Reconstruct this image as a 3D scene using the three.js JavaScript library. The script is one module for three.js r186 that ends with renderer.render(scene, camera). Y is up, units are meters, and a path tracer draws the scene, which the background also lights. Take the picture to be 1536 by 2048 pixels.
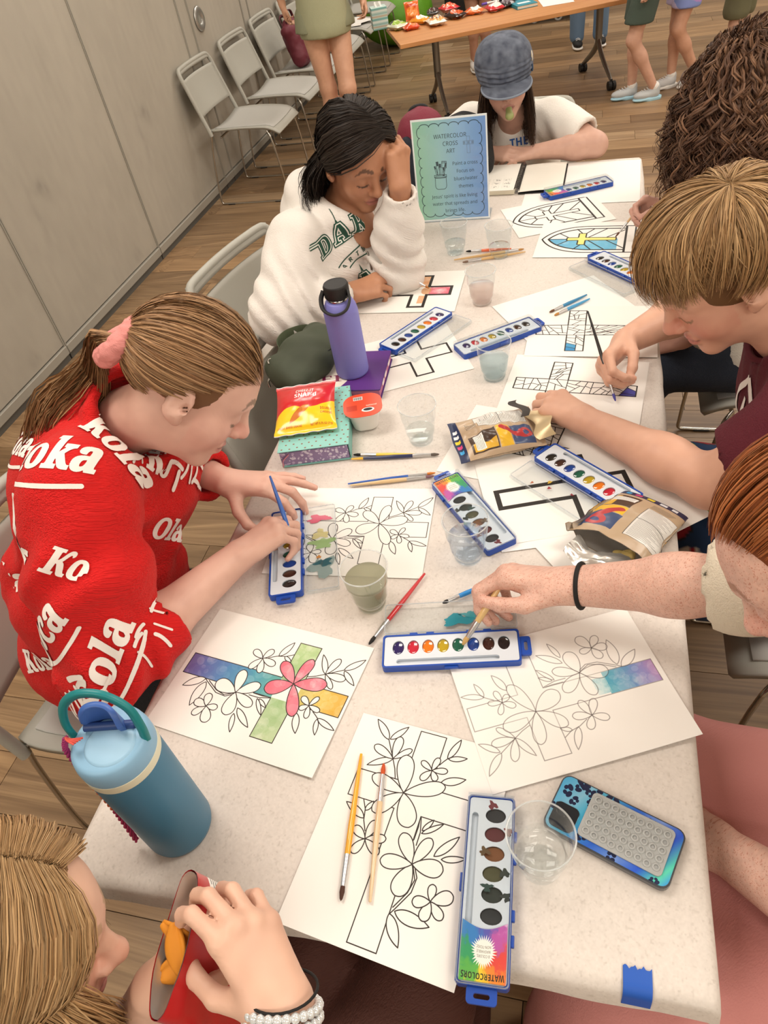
import * as THREE from 'three';
import { mergeGeometries } from 'three/addons/utils/BufferGeometryUtils.js';
import { RectAreaLightUniformsLib } from 'three/addons/lights/RectAreaLightUniformsLib.js';
import { RoundedBoxGeometry } from 'three/addons/geometries/RoundedBoxGeometry.js';
import { DecalGeometry } from 'three/addons/geometries/DecalGeometry.js';

/* ------------------------------------------------ camera, lights, exposure */
const scene = new THREE.Scene();
scene.background = new THREE.Color(0x0b0b0b);
const camera = new THREE.PerspectiveCamera(71.5, 1536 / 2048, 0.05, 40);
camera.position.set(0.369, 1.63, 0.247);
camera.up.set(-0.048, 0.711, -0.702);
camera.lookAt(0.369 - 0.252, 1.63 - 0.689, 0.247 - 0.680);
scene.add(camera);
const renderer = new THREE.WebGLRenderer({ antialias: true });
renderer.toneMapping = THREE.LinearToneMapping;
renderer.toneMappingExposure = 1.28;
renderer.shadowMap.enabled = true;
RectAreaLightUniformsLib.init();
const PANEL_POWER = 8, PANEL_COLOR = new THREE.Color(1.0, 0.92, 0.82);
// ceiling troffers: [x, z]; each one is a glowing diffuser and an area light of the same size
const PANELS = [];
for (const x of [-0.9, 1.5, 3.9]) for (const z of [1.6, -0.8, -3.2, -5.6, -8.0]) PANELS.push([x, z]);
const CEIL = 2.75;

/* ------------------------------------------------ general helpers */
const V = (x, y, z) => new THREE.Vector3(x, y, z);
function rng(seed) { let s = seed >>> 0; return () => { s = (s + 0x6D2B79F5) >>> 0; let t = s; t = Math.imul(t ^ (t >>> 15), t | 1); t ^= t + Math.imul(t ^ (t >>> 7), t | 61); return ((t ^ (t >>> 14)) >>> 0) / 4294967296; }; }
const lerp = (a, b, t) => a + (b - a) * t, clamp = (v, a, b) => Math.min(b, Math.max(a, v));
const sstep = (a, b, v) => { const t = clamp((v - a) / (b - a), 0, 1); return t * t * (3 - 2 * t); };
const hash3 = (i, j, k) => { let h = Math.imul(i, 374761393) ^ Math.imul(j, 668265263) ^ Math.imul(k, 2147483647 ^ 1274126177); h = Math.imul(h ^ (h >>> 13), 1274126177); return ((h ^ (h >>> 16)) >>> 0) / 4294967296; };
function noise3(x, y, z) {
  const i = Math.floor(x), j = Math.floor(y), k = Math.floor(z); let u = x - i, v = y - j, w = z - k;
  u = u * u * (3 - 2 * u); v = v * v * (3 - 2 * v); w = w * w * (3 - 2 * w);
  const a = hash3(i, j, k), b = hash3(i + 1, j, k), c = hash3(i, j + 1, k), d = hash3(i + 1, j + 1, k), e = hash3(i, j, k + 1), f = hash3(i + 1, j, k + 1), g = hash3(i, j + 1, k + 1), h = hash3(i + 1, j + 1, k + 1);
  const p = a + (b - a) * u, q = c + (d - c) * u, r = e + (f - e) * u, s = g + (h - g) * u, m = p + (q - p) * v, n = r + (s - r) * v; return (m + (n - m) * w) * 2 - 1;
}
const fbm = (x, y, z, n = 3) => { let a = 0.5, s = 0; for (let i = 0; i < n; i++) { s += a * noise3(x, y, z); x *= 2.03; y *= 2.03; z *= 2.03; a *= 0.5; } return s; };
const used = {};
function numbered(n) { if (!(n in used)) { used[n] = 0; return n; } used[n]++; return n + '_' + String(used[n]).padStart(3, '0'); }
const mats = {};
function mat(key, color, rough = 0.6, opts = {}) {
  if (mats[key]) return mats[key];
  const { phys, ...o } = opts;
  const m = phys ? new THREE.MeshPhysicalMaterial({ color, roughness: rough, ...o }) : new THREE.MeshStandardMaterial({ color, roughness: rough, ...o });
  m.name = key; return (mats[key] = m);
}
function shadow(o) { o.castShadow = true; o.receiveShadow = true; return o; }
// a mesh added to a parent (part) or to the scene (thing of one mesh)
function mesh(name, geo, m, parent) {
  if (Array.isArray(geo)) geo = merge(geo);
  const o = shadow(new THREE.Mesh(geo, m)); o.name = parent ? name : numbered(name); (parent || scene).add(o); return o;
}
function tag(o, label, category, group) { o.userData.label = label; if (category) o.userData.category = category; if (group) o.userData.group = group; return o; }
function thing(name, label, category, pos = [0, 0, 0], turn = 0, group) {
  const g = new THREE.Group(); g.name = numbered(name); g.position.set(...pos); g.rotation.y = turn; scene.add(g); return tag(g, label, category, group);
}
function structure(o) { o.userData.kind = 'structure'; return o; }
function copyThing(root, pos, turn, label, group) {
  const r = root.clone(); r.name = numbered(root.name.replace(/_\d{3}$/, '')); r.userData = { ...root.userData }; scene.add(r);
  r.position.set(...pos); r.rotation.set(0, turn, 0); if (label) r.userData.label = label; if (group) r.userData.group = group; return r;
}
function merge(list) {
  const out = list.map(g => { const q = g.index ? g.toNonIndexed() : g.clone(); for (const k of Object.keys(q.attributes)) if (!['position', 'normal', 'uv', 'color'].includes(k)) q.deleteAttribute(k);
    if (!q.attributes.normal) q.computeVertexNormals();
    if (!q.attributes.uv) q.setAttribute('uv', new THREE.BufferAttribute(new Float32Array(q.attributes.position.count * 2), 2)); return q; });
  const anyC = out.some(g => g.attributes.color);
  if (anyC) for (const g of out) if (!g.attributes.color) g.setAttribute('color', new THREE.BufferAttribute(new Float32Array(g.attributes.position.count * 3).fill(1), 3));
  return mergeGeometries(out);
}
const box = (w, h, d, x = 0, y = 0, z = 0, r = 0) => (r > 0 ? new RoundedBoxGeometry(w, h, d, 2, r) : new THREE.BoxGeometry(w, h, d)).translate(x, y, z);
const cyl = (r0, r1, h, x = 0, y = 0, z = 0, n = 20) => new THREE.CylinderGeometry(r1, r0, h, n).translate(x, y, z);
const lathe = (pts, n = 40) => new THREE.LatheGeometry(pts.map(p => new THREE.Vector2(p[0], p[1])), n);
// tube through points with radius array or constant; sides n; closed ends
function tube(pts, rad, n = 8, { sub = 0, closed = false, flat = 1, color } = {}) {
  let P = pts.map(p => p.isVector3 ? p : V(...p));
  if (sub) { const c = new THREE.CatmullRomCurve3(P, closed, 'centripetal'); const N = (P.length - 1 + (closed ? 1 : 0)) * sub; const r0 = rad; P = c.getPoints(N); if (Array.isArray(r0)) { const m = r0.length; rad = P.map((_, i) => { const t = i / (P.length - 1) * (m - 1), a = Math.min(m - 2, Math.floor(t)); return lerp(r0[a], r0[a + 1], t - a); }); } }
  const R = i => Array.isArray(rad) ? rad[Math.min(i, rad.length - 1)] : rad;
  const N = P.length, pos = [], idx = [], nor = [];
  let T = P[1].clone().sub(P[0]).normalize(), nn = Math.abs(T.y) < 0.9 ? V(0, 1, 0) : V(1, 0, 0); nn.addScaledVector(T, -nn.dot(T)).normalize();
  for (let i = 0; i < N; i++) {
    const t = P[Math.min(i + 1, N - 1)].clone().sub(P[Math.max(i - 1, 0)]).normalize(); nn.addScaledVector(t, -nn.dot(t)).normalize(); const b = t.clone().cross(nn);
    for (let j = 0; j < n; j++) { const a = j / n * Math.PI * 2, d = nn.clone().multiplyScalar(Math.cos(a)).addScaledVector(b, Math.sin(a) * flat), q = P[i].clone().addScaledVector(d, R(i)); pos.push(q.x, q.y, q.z); d.normalize(); nor.push(d.x, d.y, d.z); }
  }
  for (let i = 0; i < N - 1; i++) for (let j = 0; j < n; j++) { const a = i * n + j, b = i * n + (j + 1) % n; idx.push(a, b, a + n, b, b + n, a + n); }
  for (const [e, s] of [[0, 1], [N - 1, 0]]) { const c = pos.length / 3, q = P[e], t = P[e ? e : 1].clone().sub(P[e ? e - 1 : 0]).normalize().multiplyScalar(e ? 1 : -1); pos.push(q.x, q.y, q.z); nor.push(t.x, t.y, t.z); for (let j = 0; j < n; j++) { const a = e * n + j, b = e * n + (j + 1) % n; s ? idx.push(c, b, a) : idx.push(c, a, b); } }
  const g = new THREE.BufferGeometry(); g.setAttribute('position', new THREE.Float32BufferAttribute(pos, 3)); g.setAttribute('normal', new THREE.Float32BufferAttribute(nor, 3)); g.setAttribute('uv', new THREE.Float32BufferAttribute(new Float32Array(pos.length / 3 * 2), 2)); g.setIndex(idx); return g;
}
// flat outline [[x,z]...] given thickness, lying in XZ with its underside at y=0; uv in outline units
function slab(pts, t, { bevel = 0, holes = [] } = {}) {
  const s = new THREE.Shape(pts.map(p => new THREE.Vector2(p[0], -p[1]))); for (const h of holes) s.holes.push(new THREE.Path(h.map(p => new THREE.Vector2(p[0], -p[1]))));
  const g = new THREE.ExtrudeGeometry(s, { depth: t - 2 * bevel, bevelEnabled: bevel > 0, bevelThickness: bevel, bevelSize: bevel, bevelOffset: -bevel, bevelSegments: 2, curveSegments: 6 });
  return g.rotateX(-Math.PI / 2).translate(0, bevel, 0);
}
const rrect = (w, d, r, n = 5) => { const o = []; for (const [sx, sz, a0] of [[1, 1, 0], [-1, 1, 1], [-1, -1, 2], [1, -1, 3]]) for (let i = 0; i <= n; i++) { const a = (a0 + i / n) * Math.PI / 2; o.push([sx * (w / 2 - r) + Math.cos(a) * r, sz * (d / 2 - r) + Math.sin(a) * r]); } return o; };
function canvasTex(w, h, draw, { srgb = true, repeat } = {}) {
  const c = document.createElement('canvas'); c.width = w; c.height = h; draw(c.getContext('2d'), w, h);
  const t = new THREE.CanvasTexture(c); if (srgb) t.colorSpace = THREE.SRGBColorSpace; t.anisotropy = 4; if (repeat) { t.wrapS = t.wrapT = THREE.RepeatWrapping; } return t;
}
function dataTex(w, h, fn, { srgb = true } = {}) {
  const a = new Uint8Array(w * h * 4); for (let j = 0; j < h; j++) for (let i = 0; i < w; i++) { const c = fn(i / w, j / h, i, j), o = (j * w + i) * 4; a[o] = c[0]; a[o + 1] = c[1]; a[o + 2] = c[2]; a[o + 3] = 255; }
  const t = new THREE.DataTexture(a, w, h); t.magFilter = THREE.LinearFilter; t.minFilter = THREE.LinearFilter; t.wrapS = t.wrapT = THREE.RepeatWrapping; if (srgb) t.colorSpace = THREE.SRGBColorSpace; t.needsUpdate = true; return t;
}
// tiling value noise on a unit square
function tnoise(seed) { return (u, v, f, g = f) => { const x = u * f, y = v * g, i = Math.floor(x), j = Math.floor(y); let a = x - i, b = y - j; a = a * a * (3 - 2 * a); b = b * b * (3 - 2 * b); const h = (p, q) => hash3(((p % f) + f) % f + seed * 131, ((q % g) + g) % g, seed); return lerp(lerp(h(i, j), h(i + 1, j), a), lerp(h(i, j + 1), h(i + 1, j + 1), a), b); }; }

/* ------------------------------------------------ smooth solids: distance fields meshed with surface nets */
const smin = (a, b, k) => { const h = Math.max(k - Math.abs(a - b), 0) / k; return Math.min(a, b) - h * h * k * 0.25; };
// rounded cone between a and b
function cone(a, b, ra, rb, k = 0.01, o = {}) {
  const [ax, ay, az] = a, bx = b[0] - ax, by = b[1] - ay, bz = b[2] - az, l2 = bx * bx + by * by + bz * bz || 1e-9, rr = ra - rb, a2 = l2 - rr * rr, il2 = 1 / l2, sa2 = Math.sqrt(Math.max(a2, 1e-12));
  let f = (x, y, z) => {
    const px = x - ax, py = y - ay, pz = z - az, yy = px * bx + py * by + pz * bz, zz = yy - l2;
    const cx = px * l2 - bx * yy, cy = py * l2 - by * yy, cz = pz * l2 - bz * yy, x2 = cx * cx + cy * cy + cz * cz, y2 = yy * yy * l2, z2 = zz * zz * l2, kk = Math.sign(rr) * rr * rr * x2;
    if (Math.sign(zz) * a2 * z2 > kk) return Math.sqrt(x2 + z2) * il2 - rb;
    if (Math.sign(yy) * a2 * y2 < kk) return Math.sqrt(x2 + y2) * il2 - ra;
    return (Math.sqrt(x2 * a2 * il2) + yy * rr) * il2 - ra;
  };
  if (o.cap) { const [n, d] = o.cap, f0 = f; f = (x, y, z) => Math.max(f0(x, y, z), n[0] * x + n[1] * y + n[2] * z - d); }
  const c = [ax + bx / 2, ay + by / 2, az + bz / 2]; return { f, k, c, r: Math.sqrt(l2) / 2 + Math.max(ra, rb), sub: !!o.sub, tag: o.tag };
}
// cone whose far end (b) is cut flat, for cuffs and hems; over = how far past b before the cut
function cuff(a, b, ra, rb, k = 0.01, over = 0) { const d = V(b[0] - a[0], b[1] - a[1], b[2] - a[2]).normalize(); return cone(a, b, ra, rb, k, { cap: [[d.x, d.y, d.z], d.x * b[0] + d.y * b[1] + d.z * b[2] + over] }); }
// ellipsoid with optional rotation quaternion
function ell(c, r, k = 0.01, o = {}) {
  const q = o.q ? o.q.clone().invert() : null, m = q ? new THREE.Matrix4().makeRotationFromQuaternion(q).elements : null, mn = Math.min(...r);
  const f = (x, y, z) => { let X = x - c[0], Y = y - c[1], Z = z - c[2]; if (m) { const a = m[0] * X + m[4] * Y + m[8] * Z, b = m[1] * X + m[5] * Y + m[9] * Z, d = m[2] * X + m[6] * Y + m[10] * Z; X = a; Y = b; Z = d; } const p = X / r[0], s = Y / r[1], t = Z / r[2], k0 = Math.sqrt(p * p + s * s + t * t); if (k0 < 1e-6) return -mn; const u = p / r[0], v = s / r[1], w = t / r[2]; return k0 * (k0 - 1) / Math.sqrt(u * u + v * v + w * w); };
  return { f, k, c, r: Math.max(...r), sub: !!o.sub };
}
function evalField(pr, x, y, z) { let d = 10; for (let i = 0; i < pr.length; i++) { const p = pr[i], v = p.f(x, y, z); if (p.sub) { d = -smin(-d, v, p.k); } else d = smin(d, v, p.k); } return d; }
function solid(prims, h, { disp, color, pad = 0.02, clip } = {}) {
  const mn = [1e9, 1e9, 1e9], mx = [-1e9, -1e9, -1e9];
  for (const p of prims) if (!p.sub) for (let i = 0; i < 3; i++) { mn[i] = Math.min(mn[i], p.c[i] - p.r - pad); mx[i] = Math.max(mx[i], p.c[i] + p.r + pad); }
  if (clip) for (let i = 0; i < 3; i++) { mn[i] = Math.max(mn[i], clip[0][i]); mx[i] = Math.min(mx[i], clip[1][i]); }
  const B = 8, nb = [0, 1, 2].map(i => Math.ceil((mx[i] - mn[i]) / h / B)), n = nb.map(v => v * B + 1), [nx, ny, nz] = n, F = new Float32Array(nx * ny * nz).fill(1), act = [];
  const R = B * h * 0.5 * Math.sqrt(3);
  const blocks = [];
  for (let c = 0; c < nb[2]; c++) for (let b = 0; b < nb[1]; b++) for (let a = 0; a < nb[0]; a++) {
    const x = mn[0] + (a + 0.5) * B * h, y = mn[1] + (b + 0.5) * B * h, z = mn[2] + (c + 0.5) * B * h;
    const near = []; let dmin = 10;
    for (const p of prims) { const lb = Math.hypot(x - p.c[0], y - p.c[1], z - p.c[2]) - p.r; if (lb < R * 1.6 + p.k + 0.03) near.push(p); else if (!p.sub) dmin = Math.min(dmin, lb); }
    if (!near.length) continue;
    const d = evalField(near, x, y, z);
    if (Math.abs(d) > R * 1.7 + 0.012) { if (d < 0) blocks.push([a, b, c]); continue; }
    const keep = near.filter(p => { const v = p.f(x, y, z); return p.sub ? v < R * 1.15 + p.k + 0.004 : v < d + 2 * R + p.k + 0.006; });
    act.push([a, b, c, keep]);
  }
  const id = (i, j, k) => i + nx * (j + ny * k);
  for (const [a, b, c] of blocks) for (let k = c * B; k <= c * B + B; k++) for (let j = b * B; j <= b * B + B; j++) for (let i = a * B; i <= a * B + B; i++) F[id(i, j, k)] = -1;
  for (const [a, b, c, near] of act) for (let k = c * B; k <= c * B + B; k++) for (let j = b * B; j <= b * B + B; j++) for (let i = a * B; i <= a * B + B; i++) {
    const x = mn[0] + i * h, y = mn[1] + j * h, z = mn[2] + k * h; let d = evalField(near, x, y, z); if (disp && Math.abs(d) < 0.022) d += disp(x, y, z, d); F[id(i, j, k)] = d;
  }
  // borders are outside
  const vi = new Int32Array(nx * ny * nz).fill(-1), pos = [], idx = [];
  const E = [[0, 1], [0, 2], [0, 4], [1, 3], [1, 5], [2, 3], [2, 6], [3, 7], [4, 5], [4, 6], [5, 7], [6, 7]], cf = new Float32Array(8);
  for (const [a, b, c] of act) for (let k = c * B; k < c * B + B; k++) for (let j = b * B; j < b * B + B; j++) for (let i = a * B; i < a * B + B; i++) {
    let m = 0; for (let q = 0; q < 8; q++) { const v = F[id(i + (q & 1), j + ((q >> 1) & 1), k + (q >> 2))]; cf[q] = v; if (v < 0) m |= 1 << q; }
    if (m === 0 || m === 255) continue;
    let sx = 0, sy = 0, sz = 0, ct = 0;
    for (const [p, q] of E) { const A = cf[p], D = cf[q]; if ((A < 0) === (D < 0)) continue; const t = A / (A - D); sx += (p & 1) + ((q & 1) - (p & 1)) * t; sy += ((p >> 1) & 1) + (((q >> 1) & 1) - ((p >> 1) & 1)) * t; sz += (p >> 2) + ((q >> 2) - (p >> 2)) * t; ct++; }
    vi[id(i, j, k)] = pos.length / 3; pos.push(mn[0] + (i + sx / ct) * h, mn[1] + (j + sy / ct) * h, mn[2] + (k + sz / ct) * h);
  }
  const quad = (p, q, r, s, flip) => { if (p < 0 || q < 0 || r < 0 || s < 0) return; flip ? idx.push(p, r, q, p, s, r) : idx.push(p, q, r, p, r, s); };
  for (const [a, b, c] of act) for (let k = c * B; k < c * B + B; k++) for (let j = b * B; j < b * B + B; j++) for (let i = a * B; i < a * B + B; i++) {
    const o = F[id(i, j, k)] < 0;
    if (j && k && o !== (F[id(i + 1, j, k)] < 0)) quad(vi[id(i, j - 1, k - 1)], vi[id(i, j, k - 1)], vi[id(i, j, k)], vi[id(i, j - 1, k)], !o);
    if (i && k && o !== (F[id(i, j + 1, k)] < 0)) quad(vi[id(i - 1, j, k - 1)], vi[id(i - 1, j, k)], vi[id(i, j, k)], vi[id(i, j, k - 1)], !o);
    if (i && j && o !== (F[id(i, j, k + 1)] < 0)) quad(vi[id(i - 1, j - 1, k)], vi[id(i, j - 1, k)], vi[id(i, j, k)], vi[id(i - 1, j, k)], !o);
  }
  const g = new THREE.BufferGeometry(), P = new Float32Array(pos); g.setAttribute('position', new THREE.BufferAttribute(P, 3)); g.setIndex(idx); g.computeVertexNormals();
  const N = P.length / 3, uv = new Float32Array(N * 2), nn = g.attributes.normal; for (let i = 0; i < N; i++) { const x = P[i * 3], y = P[i * 3 + 1], z = P[i * 3 + 2]; uv[2 * i] = x * 0.9 + z * 0.75 + y * 0.15; uv[2 * i + 1] = y + 0.45 * (x - z); } g.setAttribute('uv', new THREE.BufferAttribute(uv, 2));
  if (color) { const col = new Float32Array(N * 3); for (let i = 0; i < N; i++) { const q = color(P[i * 3], P[i * 3 + 1], P[i * 3 + 2], nn.getX(i), nn.getY(i), nn.getZ(i)); col[3 * i] = q[0]; col[3 * i + 1] = q[1]; col[3 * i + 2] = q[2]; } g.setAttribute('color', new THREE.BufferAttribute(col, 3)); }
  return g;
}
const lin = hex => { const c = new THREE.Color(hex); return [c.r, c.g, c.b]; };
const mix3 = (a, b, t) => [lerp(a[0], b[0], t), lerp(a[1], b[1], t), lerp(a[2], b[2], t)];

/* ------------------------------------------------ room shell */
const RX0 = -2.0, RX1 = 5.2, RZ0 = -10.6, RZ1 = 2.8;
{
  // floor: planks run across the room; each plank is a board of its own
  const fl = new THREE.Group(); fl.name = 'floor'; structure(fl); scene.add(fl); fl.userData.label = 'wood look plank floor';
  mesh('subfloor', box(RX1 - RX0 + 0.4, 0.1, RZ1 - RZ0 + 0.4, (RX0 + RX1) / 2, -0.056, (RZ0 + RZ1) / 2), mat('subfloor', 0x2a2019, 0.9), fl);
  const nz = tnoise(3);
  const grain = seed => dataTex(1024, 256, (u, v) => {
    const w = nz(u, v, 3, 5) * 0.16, a = nz(u, v + w, 7, 48), b = nz(u, v + w * 1.4, 4, 110), c = nz(u, v, 16, 220), k = nz(u + seed, v, 2, 7);
    let t = 0.42 * a + 0.3 * b + 0.16 * c + 0.22 * k - 0.1; const dk = Math.pow(clamp(nz(u + 0.31, v + w, 5, 30) * 1.5 - 0.78, 0, 1), 1.4) * 0.55; t = clamp(t - dk, 0, 1);
    const A = [126, 102, 77], Bc = [194, 166, 130], q = mix3(A, Bc, t); return q;
  });
  const g1 = grain(0);
  const tones = [0xf4eee6, 0xe2dcd4, 0xffffff, 0xd3cdc6, 0xeae0d4, 0xc9bfb2, 0xf6ecdf].map((c, i) => new THREE.MeshStandardMaterial({ color: c, map: g1, roughness: 0.42, name: 'plank' + i }));
  const PW = 0.1555, PL = 0.93, r = rng(11), geos = [];
  for (let i = 0; i < 12; i++) {
    const g = box(PL - 0.0018, 0.006, PW - 0.0018, 0, -0.003, 0), uv = g.attributes.uv, p = g.attributes.position, u0 = r(), v0 = r();
    for (let k = 0; k < uv.count; k++) uv.setXY(k, u0 + p.getX(k) / 1.6, v0 + p.getZ(k) / 0.42); geos.push(g);
  }
  const cand = [];
  for (let j = 0; j < 80; j++) { const z = 0.857 - 0.0 - PW * (j - 6) - PW / 2; if (z < RZ0 || z > RZ1 - 0.05) continue; const off = r() * PL; for (let i = -1; i < 9; i++) { const x = RX0 + off - PL + i * PL + PL / 2; if (x - PL / 2 > RX1 - 0.02) continue; cand.push([x, z, Math.floor(r() * 12), Math.floor(r() * 7)]); } }
  // planks that the photograph sees, nearest first; those further off or out of view are joined
  const score = ([x, z]) => (z > 0.2 || x > 2.0 - z * 0.02 || z < -9 ? 100 : 0) + Math.hypot(x - 0.37, z - 0.25);
  cand.sort((a, b) => score(a) - score(b));
  const rest = {};
  cand.forEach(([x, z, g, m], i) => {
    // boards meet the wall: the outermost ones are trimmed
    let x0 = Math.max(x - PL / 2, RX0), x1 = Math.min(x + PL / 2, RX1); if (x1 - x0 < 0.02) return; const w = (x1 - x0) / PL;
    if (i < 300) { const o = mesh('plank', geos[g], tones[m], fl); o.position.set((x0 + x1) / 2, 0, z); o.scale.x = w; }
    else (rest[m] ||= []).push(geos[g].clone().scale(w, 1, 1).translate((x0 + x1) / 2, 0, z));
  });
  for (const m in rest) { const o = mesh('far_planks', merge(rest[m]), tones[m], fl); o.userData.kind = 'stuff'; }
}
{
  // folding partition: fabric covered panels in grey frames
  const w = new THREE.Group(); w.name = 'wall_left'; structure(w); w.userData.label = 'grey folding partition wall of tall panels'; scene.add(w);
  const nn = tnoise(5), weave = dataTex(512, 512, (u, v) => { const t = 128 + (nn(u, v, 128) - 0.5) * 60 + (nn(u, v, 256) - 0.5) * 60; return [t, t, t]; }, { srgb: false });
  const scuff = dataTex(512, 1024, (u, v) => {
    const a = nn(u, v, 6, 9) * 0.5 + nn(u, v, 40, 30) * 0.5; let t = 236 + (a - 0.5) * 14;
    for (const [cx, cy, sx, sy, k] of [[0.30, 0.33, 0.05, 0.012, 30], [0.33, 0.315, 0.03, 0.02, 34], [0.8, 0.06, 0.05, 0.02, 26], [0.22, 0.27, 0.02, 0.05, 22], [0.66, 0.5, 0.02, 0.06, 10]]) { const d = ((u - cx) / sx) ** 2 + ((v - cy) / sy) ** 2; if (d < 4) t -= 0.55 * k * Math.exp(-d) * (0.3 + nn(u, v, 60, 60)); }
    return [t, t * 0.99, t * 0.97];
  });
  const fab = new THREE.MeshStandardMaterial({ color: 0xb5b0a6, roughness: 0.8, map: scuff, bumpMap: weave, bumpScale: 0.0006, name: 'partition_fabric' });
  const trim = mat('partition_trim', 0x9a968c, 0.45), dark = mat('partition_gap', 0x1c1b1a, 0.8);
  const seams = [RZ1, 0.83, -0.21, -1.255, -2.30, -3.345, -4.40, -4.54, -5.35, -5.47, -6.5, -7.55, -8.6, -9.65, RZ0];
  mesh('backing', box(0.12, CEIL, RZ1 - RZ0, RX0 - 0.075, CEIL / 2, (RZ0 + RZ1) / 2), dark, w);
  for (let i = 0; i < seams.length - 1; i++) {
    const z1 = seams[i], z0 = seams[i + 1], W = z1 - z0, c = (z0 + z1) / 2; if (W < 0.01) continue;
    const g = box(0.02, CEIL - 0.08, W - 0.016, RX0 - 0.012, (CEIL + 0.08) / 2, c), uv = g.attributes.uv, p = g.attributes.position; for (let k = 0; k < uv.count; k++) uv.setXY(k, -(p.getZ(k) - z0) / 1.05, p.getY(k) / 2.1);
    mesh('panel', g, fab, w);
    for (const z of [z0 + 0.005, z1 - 0.005]) mesh('panel_edge', box(0.018, CEIL - 0.03, 0.006, RX0 - 0.006, (CEIL + 0.03) / 2, z), trim, w);
    mesh('bottom_rail', box(0.026, 0.042, W - 0.006, RX0 - 0.004, 0.052, c, 0.004), trim, w);
    mesh('floor_seal', box(0.016, 0.030, W - 0.012, RX0 - 0.006, 0.015, c), mat('floor_seal', 0x54524d, 0.7), w);
  }
  // flush pull ring
  const ring = mesh('pull_ring', lathe([[0.026, 0.004], [0.034, 0.012], [0.058, 0.012], [0.066, 0.006], [0.068, 0], [0.050, 0.003], [0.042, 0.0]], 40).rotateZ(-Math.PI / 2).translate(RX0, 0.93, -4.66), mat('ring_steel', 0xb9bab6, 0.32, { metalness: 0.8 }), w);
  mesh('ring_cup', lathe([[0.001, 0.002], [0.03, 0.003], [0.03, 0.0]], 32).rotateZ(-Math.PI / 2).translate(RX0, 0.93, -4.66), mat('ring_cup', 0x8f8d86, 0.5), w);
}
{
  const plaster = mat('plaster', 0xd9d3c8, 0.85), ceilM = mat('ceiling_tile', 0xe6e2da, 0.9);
  const s = (name, g, m) => structure(mesh(name, g, m));
  s('wall_far', box(RX1 - RX0 + 0.4, CEIL, 0.15, (RX0 + RX1) / 2, CEIL / 2, RZ0 - 0.08), plaster);
  s('wall_near', box(RX1 - RX0 + 0.4, CEIL, 0.15, (RX0 + RX1) / 2, CEIL / 2, RZ1 + 0.08), plaster);
  s('wall_right', box(0.15, CEIL, RZ1 - RZ0, RX1 + 0.08, CEIL / 2, (RZ0 + RZ1) / 2), plaster);
  s('ceiling', box(RX1 - RX0 + 0.4, 0.12, RZ1 - RZ0 + 0.4, (RX0 + RX1) / 2, CEIL + 0.06, (RZ0 + RZ1) / 2), ceilM);
  PANELS.forEach(([x, z]) => {
    const t = thing('ceiling_light', 'recessed square troffer light in the ceiling', 'ceiling light', [x, CEIL, z], 0, 'ceiling troffers');
    mesh('frame', [box(1.24, 0.02, 0.03, 0, -0.01, 0.315), box(1.24, 0.02, 0.03, 0, -0.01, -0.315), box(0.03, 0.02, 0.6, 0.605, -0.01, 0), box(0.03, 0.02, 0.6, -0.605, -0.01, 0)], mat('troffer_frame', 0xe8e6e0, 0.5), t);
    mesh('diffuser', box(1.18, 0.006, 0.6, 0, -0.006, 0), mat('troffer_diffuser', 0xffffff, 0.9, { emissive: new THREE.Color(1.0, 0.93, 0.84), emissiveIntensity: 2.2 }), t);
    const L = new THREE.RectAreaLight(PANEL_COLOR, PANEL_POWER, 1.18, 0.6); L.position.set(x, CEIL - 0.022, z); L.lookAt(x, 0, z); L.name = 'troffer_light'; scene.add(L);
  });
}

/* ------------------------------------------------ stacking chairs */
const chairShell = mat('chair_shell', 0xa9a89f, 0.5), chairPad = mat('chair_pad', 0xb4b3ae, 0.75), chrome = mat('chrome', 0xb9b5ad, 0.22, { metalness: 1 });
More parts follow.
